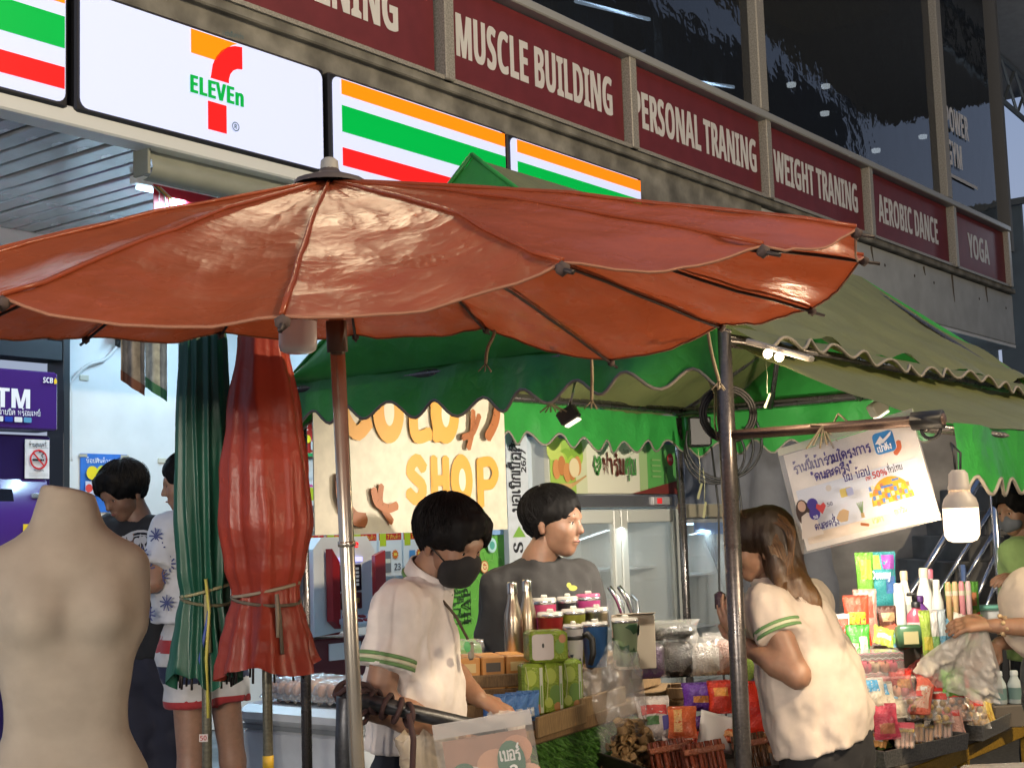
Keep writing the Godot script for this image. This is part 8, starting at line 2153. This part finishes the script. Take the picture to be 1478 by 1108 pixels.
func right_woman() -> void:
	var hb := look(-0.9, -0.2, 0.2)
	var head := V(0.36, 1.52, 0.05)
	var p := {"cell": 0.013, "head": head, "hb": hb, "hk": 0.98, "neck": V(0.36, 1.40, 0.06), "sh": [V(0.30, 1.34, -0.12), V(0.34, 1.35, 0.22)], "el": [V(0.22, 1.20, -0.2), V(0.24, 1.14, 0.2)], "wr": [V(-0.025, 1.215, -0.16), V(0.06, 1.135, 0.02)],
		"hip": V(0.30, 0.98, 0.05), "hw": 0.16, "br": 0.15, "sleeve": 0.6, "hem": 1.08, "cuffr": 0.075, "skin": C(0.33, 0.18, 0.11), "shirt": cloth_mat("cream_polo"), "trousers": mat("acid_denim", C(0.16, 0.18, 0.21), 0.85, 0.0, {"tex": "blotch", "uv": 4.0, "bump": "weave", "bumpcm": 0.1}),
		"kn": [V(0.2, 0.5, -0.05), V(0.24, 0.5, 0.12)], "ft": [V(0.24, 0, -0.05), V(0.26, 0, 0.15)], "toe": -RT, "bulge": [[V(0.17, 1.3, -0.02), V(0.18, 1.2, -0.02), 0.11, 0.11]],
		"hand0": [V(-0.95, 0.1, 0.1), V(0.0, 0.8, -0.6), 1.0, 0.75], "hand1": [V(-0.8, -0.5, -0.1), V(-0.3, 0.6, -0.7), -1.0, 0.3]}
	var t := person("person in cream shirt and washed denim holding a clear bag at the photo edge", Vector3(5.125, 0, -1.79), p)
	short_hair(t, head, hb, 1.0, C(0.01, 0.007, 0.006), 0.012, -0.02, 0.02)
	for k in 10:
		var a := TAU * k / 10.0
		var c := V(0.01, 1.215, -0.16)
		part("bracelet_bead", MB.new(true).lathe(ball(0.0085), 8, c + UPV * cos(a) * 0.033 + HD * sin(a) * 0.033 + RT * 0.012 * (k % 2)), paint([C(0.5, 0.36, 0.2), C(0.35, 0.24, 0.14)][k % 2], 0.3), t)
	# open clear bag hanging from the hand
	var b := thing("held_bag", "large open clear plastic bag hanging from the hand at the photo edge", "plastic bag", Vector3(5.125, 0, -1.79))
	var mb := MB.new(true)
	mb.grid(30, 30, func(u: float, v: float) -> Vector3:
		var n := wob(u * 2.0, v * 2.0, 3.0, 0.03)
		var a := V(-0.07 + 0.03 * u, 1.235 - 0.01 * u, -0.14)
		var e := V(lerpf(-0.30, 0.02, u), lerpf(1.06, 0.93, sin(u * PI * 0.5)), -0.12 + 0.10 * sin(u * PI))
		var p2 := a.lerp(e, pow(v, 0.85))
		return p2 + HD * (0.05 * n * v + 0.04 * sin(u * 11.0 + v * 3.0) * v) + UPV * 0.02 * n * v)
	part("film", mb, mat("milky_film", C(0.62, 0.58, 0.53), 0.3, 0.0, {"alpha": 0.62, "bump": "crumple", "bumpcm": 0.5, "uv": 2.0}), b)
	var mb2 := MB.new(true)
	mb2.grid(24, 24, func(u: float, v: float) -> Vector3:
		var a := V(-0.05 + 0.03 * u, 1.225, -0.10)
		var e := V(lerpf(-0.24, 0.07, u), lerpf(1.09, 0.95, u), 0.02 + 0.05 * sin(u * PI))
		return a.lerp(e, v) + HD * 0.03 * sin(u * 9.0 + v * 4.0) * v)
	part("film", mb2, MATS["milky_film"], b)

func far_person() -> void:
	var hb := look(-0.9, -0.4, 0.1)
	var head := V(0.09, 1.62, 0.0)
	var p := {"cell": 0.015, "scell": 0.014, "head": head, "hb": hb, "hk": 1.0, "neck": V(0.11, 1.49, 0.0), "sh": [V(0.03, 1.43, -0.1), V(0.2, 1.43, 0.15)], "el": [V(0.05, 1.26, -0.2), V(0.2, 1.2, 0.2)], "wr": [V(0.03, 1.315, -0.18), V(0.12, 1.15, 0.0)],
		"hip": V(0.16, 0.95, 0.03), "hw": 0.14, "br": 0.13, "sleeve": 0.6, "hem": 0.93, "skin": C(0.28, 0.15, 0.09), "shirt": cloth_mat("lime_tee", C(0.27, 0.40, 0.14)), "trousers": cloth_mat("navy_denim"),
		"kn": [V(0.1, 0.5, 0), V(0.2, 0.5, 0.1)], "ft": [V(0.1, 0, 0), V(0.2, 0, 0.12)], "toe": -RT, "hand0": [V(-0.9, 0.1, 0.0), V(0.1, 0.9, -0.3), 1.0, 0.8]}
	var t := person("far person in lime shirt with grey face mask beside the stair rails", Vector3(6.634, 0, -2.20), p)
	short_hair(t, head, hb, 1.02, C(0.008, 0.007, 0.007), 0.01, 0.0, 0.03)
	var m := func(x: float, y: float, z: float) -> Vector3: return head + hb * Vector3(x, y, z) * 0.94
	part("face_mask", sdf([[m.call(0, -0.032, 0.088), m.call(0, -0.07, 0.082), 0.026, 0.024], [m.call(-0.035, -0.05, 0.064), m.call(0.035, -0.05, 0.064), 0.032, 0.032]], 0.008, 0.03), cloth_mat("grey_mask", C(0.12, 0.13, 0.15)), t)
# ---------------------------------------------------------------- lamps, poster, cart, mannequin and cables
func small_things() -> void:
	lamps()
	hanging_poster()
	mannequin()
	cart()
	cables()

func lamps() -> void:
	var warm := C(1.0, 0.77, 0.52)
	# lit bulb hanging from the awning corner
	var b := thing("hanging_bulb", "glowing white bulb with grey collar hanging beside the Thai poster", "lamp", Vector3(3.60, 1.545, -1.295), Basis.from_scale(Vector3.ONE * 0.80), "bulbs hanging over the stalls")
	bulb(b, mat("bulb_lit", C(0.9, 0.85, 0.8), 0.3, 0.0, {"emit": warm, "energy": 1.5}), paint(C(0.42, 0.37, 0.31), 0.5), 1.0)
	omni("bulb_light", b.position + Vector3(0, 0.03, 0), warm, 0.62, 0.05, b)
	for s in [-1, 1]:
		part("wire", MB.new(true).tube([Vector3(0, 0.225, 0.008 * s), V(0.012 * s, 0.28, 0), V(0.02, 0.32, 0.12)], 0.004, 6), mat("black_rubber"), b)
	var u := thing("hanging_bulb", "unlit milky white bulb with brown ribbed collar under the orange umbrella", "lamp", Vector3(2.079, 2.0, -2.176), Basis.IDENTITY, "bulbs hanging over the stalls")
	var mb := MB.new(true)
	mb.lathe([[0.0, 0.0], [0.03, 0.001], [0.038, 0.006], [0.0415, 0.018], [0.0415, 0.068]], 26)
	part("globe", mb, mat("milk_glass", C(0.8, 0.8, 0.8), 0.18, 0.0, {"back": C(0.3, 0.3, 0.3)}), u)
	var rb := MB.new(false)
	for i in 26:
		var a := TAU * i / 26.0
		rb.box(Vector3(cos(a) * 0.039, 0.09, sin(a) * 0.039), Vector3(0.007, 0.045, 0.006), Basis(UPV, -a))
	rb.lathe([[0.042, 0.068], [0.038, 0.07], [0.038, 0.11], [0.02, 0.13], [0.0, 0.13]], 22)
	part("ribbed_collar", rb, paint(C(0.24, 0.13, 0.09), 0.5), u)
	part("wire", MB.new(true).tube([Vector3(0, 0.13, 0), V(0.06, 0.2, 0.1)], 0.004, 6), mat("black_rubber"), u)
	# bar of small bright lamps at the awning's upper corner
	var l := thing("bar_lamp", "bright two-spot bar lamp under the corner of the tent roof", "lamp", Vector3(3.69, 2.095, -1.865))
	part("bar", MB.new().box(Vector3(0, 0.012, 0.03), Vector3(0.03, 0.018, 0.22), Basis(Vector3(1, 0, 0), 0.35), 0.004), paint(C(0.3, 0.28, 0.25), 0.4, 0.5), l)
	for k in 2:
		part("spot", MB.new(true).lathe(ball(0.014), 10, Vector3(-0.016, 0.003 - 0.013 * k, 0.0 + 0.036 * k)), mat("spot_lit", C(1, 0.9, 0.8), 0.3, 0.0, {"emit": C(1.0, 0.78, 0.52), "energy": 9.0}), l)
	omni("bar_light", l.position + Vector3(-0.05, -0.06, 0.03), C(1.0, 0.75, 0.48), 0.09, 0.03, l)
	# flood lamp heads under the tent (lit, facing inwards)
	for k in 2:
		var f := thing("flood_lamp", ["small lit flood lamp clipped under the tent edge above the man in grey", "small white lamp box hanging inside the tent beside the bar lamp"][k], "lamp", [Vector3(3.80, 1.965, -2.68), Vector3(4.95, 2.0, -2.07)][k], ry([-70, -30][k]), "small lamps clipped inside the tent")
		part("case", MB.new().box(Vector3(0, 0.02, 0), Vector3(0.07, 0.05, 0.045), Basis(Vector3(0, 0, 1), 0.5), 0.006), paint([C(0.03, 0.03, 0.03), C(0.55, 0.54, 0.5)][k], 0.35), f)
		part("lens", MB.new().box(Vector3(0.015, -0.006, 0.0), Vector3(0.055, 0.008, 0.038), Basis(Vector3(0, 0, 1), 0.5), 0.002), mat("flood_lens", C(0.6, 0.6, 0.55), 0.2, 0.0, {"emit": C(1.0, 0.85, 0.65), "energy": 1.2}), f)
		part("clip", MB.new(true).tube([Vector3(0, 0.04, 0), Vector3(0.02, 0.1, 0), Vector3(0.03, 0.15, 0)], 0.004, 6), mat("steel_tube"), f)
		var sp := SpotLight3D.new()
		sp.name = "flood_light"
		f.add_child(sp)
		sp.global_transform = Transform3D(Basis.looking_at([Vector3(0.75, -0.45, -0.5), Vector3(0.3, -0.35, -0.85)][k]), f.position + Vector3(0.02, -0.04, -0.02))
		sp.light_color = C(1.0, 0.88, 0.72).linear_to_srgb(); sp.light_energy = [0.7, 4.2][k]; sp.light_size = 0.03; sp.spot_angle = 72.0; sp.spot_angle_attenuation = 0.6; sp.spot_range = 20.0; sp.shadow_enabled = true
		var wires := thing("wire_bundle", ["tangle of tan strings tied beside the flood lamp", "pair of tan strings tied on the awning rail"][k], "string", [Vector3(3.75, 2.03, -2.70), Vector3(3.70, 1.87, -1.72)][k], Basis.IDENTITY, "strings tied to the tent frame")
		for j in 6:
			part("strand", MB.new(true).tube([V(0.01 * j - 0.03, 0.06, 0), V(-0.015 * j + 0.02, 0.02, 0.01), V(0.018 * j - 0.05, -0.035, 0.0)] if k == 0 else [V(-0.05 + 0.02 * j, -0.06 + 0.01 * (j % 2), -0.01), V(0.0, 0.005, -0.012), V(0.012 * j - 0.03, 0.01, 0.01)], 0.003, 5), mat("cord"), wires)

func bulb(t: Node3D, glow: Material, base: Material, k: float) -> void:
	part("globe", MB.new(true).lathe([[0.0, -0.012], [0.03, -0.011], [0.047, -0.004], [0.056, 0.012], [0.0575, 0.04], [0.057, 0.10]], 28), glow, t)
	part("neck", MB.new(true).lathe([[0.058, 0.10], [0.057, 0.112], [0.05, 0.132], [0.036, 0.148], [0.033, 0.158]], 26), base, t)
	part("socket", MB.new(true).lathe([[0.036, 0.158], [0.036, 0.172], [0.033, 0.176], [0.031, 0.212], [0.02, 0.225], [0.0, 0.226]], 22), base, t)

func hanging_poster() -> void:
	# an A3 notice in a clear sleeve on the awning rail, facing the viewer
	var a := Vector3(3.715, 1.519, -1.794)
	var bx := (Vector3(3.715, 1.60, -1.407) - a).normalized()
	var z := Vector3(-1, 0, 0)
	var y := z.cross(bx).normalized()
	var s := sheet("notice_poster", "laminated Thai shop notice in a clear sleeve hanging from the awning rail", "poster", a, Basis(bx, y, bx.cross(y)), 0.405, 0.285, C(0.66, 0.63, 0.60))
	var p: FP = s[1]
	var nv := C(0.035, 0.025, 0.16)
	p.rect(0.012, 0.03, 0.38, 0.145, C(0.44, 0.50, 0.62)); p.rect(0.012, 0.015, 0.38, 0.03, C(0.62, 0.52, 0.42))
	p.thai("ร้านนี้เข้าร่วมโครงการ", 0.022, 0.224, 0.021, nv, 0.255, 1.35); p.thai("\"คนละครึ่ง\"", 0.08, 0.185, 0.02, nv, 0.14, 1.35)
	p.rect(0.292, 0.205, 0.062, 0.06, C(0.03, 0.17, 0.42), 0.012); p.poly(PackedVector2Array([Vector2(0.296, 0.236), Vector2(0.316, 0.255), Vector2(0.322, 0.244), Vector2(0.35, 0.26), Vector2(0.346, 0.25), Vector2(0.32, 0.233)]), C(0.6, 0.6, 0.6))
	p.thai("เป๋าตัง", 0.299, 0.212, 0.014, C(0.65, 0.65, 0.65), 0.046, 1.2)
	sausage(p, [Vector2(0.352, 0.197), Vector2(0.364, 0.208), Vector2(0.366, 0.222)], 0.014, C(0.4, 0.1, 0.04))
	p.thai("ชิม ช้อป", 0.185, 0.158, 0.018, nv, 0.085, 1.0); p.thai("ลด", 0.252, 0.143, 0.01, C(0.5, 0.05, 0.03), 0.018, 1.2); p.text("50%", 0.274, 0.143, 0.018, C(0.55, 0.04, 0.03), 0.043, "Droid Sans", 1.3); p.thai("ทั่วไทย", 0.322, 0.147, 0.013, C(0.06, 0.06, 0.08), 0.046)
	var pts := PackedVector2Array()
	for i in 17: pts.append(Vector2(0.318 + cos(PI * i / 16.0) * 0.062, 0.068 + sin(PI * i / 16.0) * 0.07))
	p.poly(pts, C(0.62, 0.34, 0.03))
	for i in 34:
		p.rect(0.262 + 0.012 * (i % 10) + 0.003 * sin(i * 4.0), 0.068 + 0.014 * (i / 10) + 0.003 * cos(i * 3.0), 0.009, 0.012, [C(0.6, 0.45, 0.05), C(0.5, 0.2, 0.1), C(0.1, 0.2, 0.5), C(0.62, 0.55, 0.4)][i % 4])
	p.rect(0.3, 0.108, 0.035, 0.006, C(0.1, 0.2, 0.5)); p.rect(0.335, 0.12, 0.02, 0.006, C(0.1, 0.2, 0.5))
	p.disc(0.15, 0.148, 0.009, C(0.45, 0.42, 0.4)); p.rect(0.18, 0.112, 0.036, 0.024, C(0.5, 0.4, 0.12), 0.004); p.rect(0.2, 0.112, 0.02, 0.022, C(0.3, 0.33, 0.5), 0.003)
	# a plain figure of a woman with long dark hair in a pale coat
	p.disc(0.058, 0.10, 0.022, C(0.05, 0.03, 0.02), 1.7); p.disc(0.058, 0.118, 0.0125, C(0.5, 0.33, 0.24), 1.25); p.poly(PackedVector2Array([Vector2(0.035, 0.028), Vector2(0.105, 0.028), Vector2(0.09, 0.085), Vector2(0.07, 0.098), Vector2(0.05, 0.09)]), C(0.52, 0.46, 0.40))
	var puz := C(0.05, 0.035, 0.22)
	p.disc(0.092, 0.116, 0.017, puz); p.disc(0.092, 0.088, 0.017, puz); p.rect(0.08, 0.085, 0.025, 0.035, puz)
	p.text("50", 0.086, 0.074, 0.009, C(0.6, 0.6, 0.6), 0.014)
	p.poly(PackedVector2Array([Vector2(0.116, 0.082), Vector2(0.1, 0.103), Vector2(0.106, 0.114), Vector2(0.116, 0.108), Vector2(0.127, 0.113), Vector2(0.132, 0.102)]), C(0.45, 0.05, 0.05))
	p.text("50", 0.136, 0.098, 0.011, C(0.08, 0.08, 0.12), 0.017); p.thai("คนละครึ่ง", 0.085, 0.042, 0.016, nv, 0.08, 1.1)
	p.poly(PackedVector2Array([Vector2(0.158, 0.06), Vector2(0.168, 0.045), Vector2(0.19, 0.045), Vector2(0.2, 0.07), Vector2(0.186, 0.08), Vector2(0.172, 0.076)]), C(0.55, 0.38, 0.2))
	for i in 4: p.stroke([Vector2(0.236, 0.05), Vector2(0.228 + i * 0.006, 0.085)], 0.003, C(0.2, 0.32, 0.12))
	p.rect(0.232, 0.042, 0.01, 0.014, C(0.5, 0.35, 0.15))
	sausage(p, [Vector2(0.228, 0.026), Vector2(0.245, 0.02)], 0.008, C(0.45, 0.14, 0.04)); p.thai("เวลา", 0.262, 0.02, 0.012, C(0.45, 0.48, 0.05), 0.035); p.thai("ทุกวัน", 0.33, 0.028, 0.012, C(0.5, 0.42, 0.1), 0.04)
	part("print", p.mb, print_mat(0.4), s[0])
	part("sleeve", MB.new().box(Vector3(0.2025, 0.15, 0.012), Vector3(0.425, 0.315, 0.003)), mat("sleeve_film", C(0.8, 0.78, 0.74), 0.1, 0.0, {"alpha": 0.08}), s[0])
	part("sleeve_edge", MB.new().box(Vector3(0.2025, 0.297, 0.006), Vector3(0.425, 0.02, 0.008)), mat("edge_film", C(0.5, 0.55, 0.4), 0.3, 0.0, {"alpha": 0.6}), s[0])
	for k in 2:
		part("hanger_string", MB.new(true).tube([Vector3(0.15 + 0.09 * k, 0.3, 0.005), Vector3(0.2, 0.355, 0.005)], 0.003, 5), mat("cord"), s[0])

func mannequin() -> void:
	# headless dress form with a cut-off neck, turned a little to the right
	var t := thing("mannequin", "beige headless dress form with a cut-off neck in the left foreground", "mannequin", Vector3(1.815, 0, -2.632), Basis.from_scale(Vector3(0.97, 1.0, 0.97)))
	var fw := (-HD * 0.93 + RT * 0.36).normalized()
	var sd := UPV.cross(fw).normalized()
	var q := func(x: float, y: float, z: float) -> Vector3: return sd * x + UPV * y + fw * z
	var fl := {"flat": fw, "by": 1.18}
	var o := [[q.call(0, 1.80, -0.012), q.call(0, 1.62, -0.01), 0.050, 0.062, {"clip": [q.call(0.0, 1.722, 0.0), (UPV + RT * 0.28 - fw * 0.1).normalized()]}], [q.call(0, 1.64, -0.01), q.call(0, 1.56, 0.0), 0.064, 0.10, {"k": 0.06}],
		[q.call(-0.075, 1.545, -0.005), q.call(0.075, 1.545, -0.005), 0.082, 0.082, {"flat": fw, "by": 1.15}], [q.call(-0.138, 1.553, -0.01), q.call(-0.13, 1.43, 0.0), 0.044, 0.045, {"k": 0.035}], [q.call(0.138, 1.553, -0.01), q.call(0.13, 1.43, 0.0), 0.044, 0.045, {"k": 0.035}],
		[q.call(-0.05, 1.48, 0.0), q.call(-0.045, 1.34, 0.005), 0.11, 0.092, fl], [q.call(0.05, 1.48, 0.0), q.call(0.045, 1.34, 0.005), 0.11, 0.092, fl],
		[q.call(-0.035, 1.36, 0.005), q.call(-0.033, 1.27, 0.0), 0.090, 0.080, fl], [q.call(0.035, 1.36, 0.005), q.call(0.033, 1.27, 0.0), 0.090, 0.080, fl],
		[q.call(-0.033, 1.27, 0.0), q.call(-0.058, 1.06, 0.0), 0.080, 0.114, fl], [q.call(0.033, 1.27, 0.0), q.call(0.058, 1.06, 0.0), 0.080, 0.114, fl], [q.call(-0.065, 1.06, 0.0), q.call(-0.05, 0.9, 0.0), 0.115, 0.09, fl], [q.call(0.065, 1.06, 0.0), q.call(0.05, 0.9, 0.0), 0.115, 0.09, fl],
		[q.call(-0.07, 1.475, 0.066), q.call(-0.068, 1.455, 0.074), 0.053, 0.057, {"k": 0.06}], [q.call(0.07, 1.475, 0.066), q.call(0.068, 1.455, 0.074), 0.053, 0.057, {"k": 0.045}]]
	part("torso", sdf(o, 0.009, 0.05), mat("dress_form", C(0.35, 0.305, 0.245), 0.85, 0.0, {"tex": "soft", "uv": 2.5, "bump": "weave", "bumpcm": 0.04, "sheen": 0.2}), t)
	var metal := paint(C(0.12, 0.12, 0.12), 0.4, 0.6)
	part("stand_pole", MB.new(true).tube([Vector3(0, 0.02, 0), Vector3(0, 0.95, 0)], 0.014, 10), metal, t)
	for k in 3:
		var a := TAU * k / 3.0
		part("stand_leg", MB.new(true).tube([Vector3(0, 0.25, 0), Vector3(cos(a) * 0.25, 0.012, sin(a) * 0.25)], 0.01, 8), metal, t)
	# brown parcel strap at the lower left behind
	var g := thing("tan_cloth", "tan cloth bundle showing at the foot of the dress form", "cloth", Vector3(1.98, 0.95, -2.52))
	part("cloth", sdf([[V(0.0, 0.0, 0.0), V(0.06, 0.1, 0.03), 0.05, 0.035], [V(0.05, -0.05, 0.0), V(0.09, 0.06, 0.02), 0.05, 0.03]], 0.012, 0.03, 0.02, 14.0), paint(C(0.35, 0.17, 0.06), 0.8), g)
	part("basket", MB.new().box(V(0.03, -0.5, 0.0), Vector3(0.2, 0.9, 0.2), ry(-37), 0.02), paint(C(0.08, 0.07, 0.06), 0.8), g)

func cart() -> void:
	var t := thing("push_cart", "dark grey steel cart handle tied to the umbrella pole with dark rope", "cart", Vector3(2.50, 0, -2.42))
	var steel := mat("cart_steel", C(0.085, 0.09, 0.10), 0.4, 0.7, {"tex": "grain", "uv": 3.0})
	var o := -t.position
	part("handle_bar", MB.new(true).tube([Vector3(2.375, 1.23, -2.345) + o, Vector3(2.66, 1.125, -2.13) + o], 0.0185, 12), steel, t)
	part("side_plate", MB.new().box(Vector3(2.665, 1.095, -2.12) + o, Vector3(0.06, 0.10, 0.03), face(-HD) * Basis(Vector3(0, 0, 1), 0.25), 0.006), steel, t)
	part("frame_leg", MB.new(true).tube([Vector3(2.375, 1.23, -2.345) + o, Vector3(2.39, 1.1, -2.36) + o, Vector3(2.42, 0.02, -2.38) + o], [0.022, 0.028, 0.03], 10), steel, t)
	part("frame_leg", MB.new(true).tube([Vector3(2.69, 1.0, -2.11) + o, Vector3(2.70, 0.02, -2.11) + o], 0.02, 10), steel, t)
	part("shelf", MB.new().box(Vector3(2.75, 0.45, -2.38) + o, Vector3(0.5, 0.03, 0.35), ry(-28)), steel, t)
	# dark speckled rope wound round the pole and the bar
	var r := thing("speckled_rope", "dark red speckled rope wound where the cart meets the umbrella pole", "rope", Vector3(2.41, 1.215, -2.35))
	var rope := mat("rope_dark", C(0.05, 0.02, 0.02), 0.8, 0.0, {"tex": "grain", "uv": 30.0})
	for k in 5:
		var pts := []
		for i in 25:
			var a := TAU * i / 24.0
			pts.append(RT * cos(a) * (0.03 + 0.004 * k) + HD * sin(a) * 0.035 + UPV * (0.016 * k - 0.035 + 0.014 * sin(a * 2.0 + k)))
		part("coil", MB.new(true).tube(pts, 0.0065, 6), rope, r)
	for k in 4:
		var pts := []
		for i in 21:
			var a := TAU * i / 20.0
			var c := RT * (0.05 + k * 0.026) + UPV * (-0.004 - 0.011 * k)
			pts.append(c + UPV * cos(a) * 0.026 + HD * sin(a) * 0.026 + RT * 0.012 * sin(a + k))
		part("coil", MB.new(true).tube(pts, 0.0065, 6), rope, r)
	part("loose_end", MB.new(true).tube([RT * 0.13 - UPV * 0.03 - HD * 0.03, RT * 0.14 - UPV * 0.09 - HD * 0.03, RT * 0.135 - UPV * 0.17 - HD * 0.03, RT * 0.125 - UPV * 0.25 - HD * 0.02, RT * 0.115 - UPV * 0.32 - HD * 0.02], 0.0075, 7), rope, r)
	# sleeve with an egg picture hung below the bar
	var a := V(0, 0, 0)
	var s := sheet("egg_sign", "clear sleeve with an egg picture and green oval marks at the lower edge", "sign", Vector3(2.541, 0.915, -2.159), face(-HD + UPV * 0.05) * Basis(Vector3(0, 0, 1), 0.13), 0.2, 0.2, C(0.30, 0.15, 0.09))
	var p: FP = s[1]
	p.disc(0.115, 0.13, 0.042, C(0.46, 0.24, 0.14), 0.85); p.disc(0.17, 0.155, 0.038, C(0.42, 0.2, 0.11), 0.9); p.disc(0.19, 0.09, 0.035, C(0.48, 0.27, 0.17), 0.9); p.disc(0.05, 0.1, 0.045, C(0.55, 0.48, 0.42), 0.8); p.disc(0.08, 0.05, 0.04, C(0.45, 0.23, 0.13), 0.8)
	p.disc(0.04, 0.125, 0.026, C(0.01, 0.10, 0.05), 0.75); p.text("BETAGRO", 0.02, 0.12, 0.009, C(0.5, 0.55, 0.5), 0.04); p.disc(0.155, 0.13, 0.033, C(0.008, 0.11, 0.055), 1.5)
	p.thai("เบอร์", 0.13, 0.135, 0.022, C(0.6, 0.62, 0.6), 0.05, 1.2); p.text("2", 0.148, 0.095, 0.028, C(0.6, 0.62, 0.6), 0.02)
	part("print", p.mb, print_mat(0.4), s[0])
	part("sleeve", MB.new().box(Vector3(0.1, 0.11, 0.01), Vector3(0.235, 0.26, 0.002)), mat("sleeve_film"), s[0])
	part("top_edge", MB.new().box(Vector3(0.1, 0.225, 0.004), Vector3(0.235, 0.035, 0.004)), mat("edge_milky", C(0.5, 0.48, 0.46), 0.3, 0.0, {"alpha": 0.5}), s[0])
	clear_bag("carrier_bag", "crumpled white carrier bag in the young man's hands", Vector3(2.76, 0.98, -2.17), ry(-40), 0.08, 0.17, 0.06, 0.7, 3.0, mat("white_film", C(0.6, 0.56, 0.52), 0.3, 0.0, {"alpha": 0.6, "bump": "crumple", "bumpcm": 0.15, "uv": 3.0}))
	clear_bag("carrier_bag", "pale plastic bag hanging below the cart handle", Vector3(2.58, 0.95, -2.27), ry(-30), 0.13, 0.17, 0.1, 0.8, 7.0, mat("tan_film", C(0.5, 0.43, 0.33), 0.3, 0.0, {"alpha": 0.5, "bump": "crumple", "bumpcm": 0.15, "uv": 3.0}))

func cables() -> void:
	var t := thing("power_cables", "black power cables and adapter hanging at the back tent pole", "cable", Vector3(6.50, 2.1, -3.82))
	var o := -t.position
	var bk := mat("black_rubber")
	part("adapter", MB.new().box(Vector3(6.45, 2.10, -3.70) + o, Vector3(0.12, 0.16, 0.06), ry(-50), 0.01), bk, t)
	for k in 3:
		part("loop", MB.new(true).tube(arc_pts(Vector3(6.46, 1.98 + 0.03 * k, -3.62 + 0.03 * k) + o, 0.16 + 0.02 * k, RT, UPV, PI * 0.9, PI * 2.2, 22), 0.007, 6), bk, t)
	for k in 3:
		var x := V(0.02 + 0.06 * k, 0, 0)
		part("cable", MB.new(true).tube([Vector3(6.46, 2.02, -3.66) + x + o, Vector3(6.47, 1.7, -3.65) + x + V(0.01, 0, 0) + o, Vector3(6.46, 1.3, -3.65) + x * 0.9 + o, Vector3(6.45, 0.7, -3.64) + x * 0.8 + o, Vector3(6.45, 0.02, -3.64) + x * 0.8 + o], 0.0065, 6), bk, t)
	var c := thing("rope_coil", "coil of black cable and straw ribbon hanging on the front tent pole", "cable", Vector3(3.74, 2.0, -2.06))
	for k in 3:
		part("coil", MB.new(true).tube(arc_pts(V(0.02, -0.06, 0.03), 0.07 + 0.008 * k, RT, UPV, 0.0, TAU, 26), 0.005, 6), bk, c)
	for k in 4:
		part("straw_ribbon", MB.new(true).tube([V(-0.05 + 0.012 * k, 0.07, 0.0), V(-0.025 + 0.004 * k, 0.0, -0.02), V(-0.03 + 0.01 * k, -0.09, -0.02), V(-0.02 + 0.012 * k, -0.14, 0.0)], 0.003, 5), paint(C(0.38, 0.36, 0.12), 0.6), c)
	for k in 3:
		var s := thing("straw_ribbon", ["straw yellow ribbon end hanging from the upper tent rail", "straw yellow ribbon scrap stuck in front of the grey tarpaulin, upper one", "straw yellow ribbon scrap stuck in front of the grey tarpaulin, lower one"][k], "ribbon", [Vector3(4.9, 2.08, -2.5), Vector3(4.55, 1.73, -2.62), Vector3(4.58, 1.66, -2.62)][k], Basis.IDENTITY, "straw ribbons tied on the tent")
		part("ribbon", MB.new().box(Vector3.ZERO, Vector3(0.009, 0.06, 0.002), face(-HD) * Basis(Vector3(0, 0, 1), -0.4 + 0.1 * k)), paint(C(0.2, 0.2, 0.1), 0.6), s)
		part("string", MB.new(true).tube([Vector3(0, 0.03, 0), Vector3(0.01, 0.1, 0.0), Vector3(0, 0.16, 0)], 0.0012, 4), paint(C(0.2, 0.2, 0.1), 0.6), s)
	# cable along the concrete beam
	var b := thing("wall_cable", "loose black cables drooping along the concrete beam past the last sign", "cable", Vector3(9.4, 4.33, ZG + 0.04))
	for k in 3:
		var pts := []
		for i in 17: pts.append(Vector3(3.2 * i / 16.0, -0.16 * sin(PI * i / 16.0) - 0.04 * k - 0.035 * i * 0.2, 0.01 * k))
		part("cable", MB.new(true).tube(pts, 0.008, 5), bk, b)
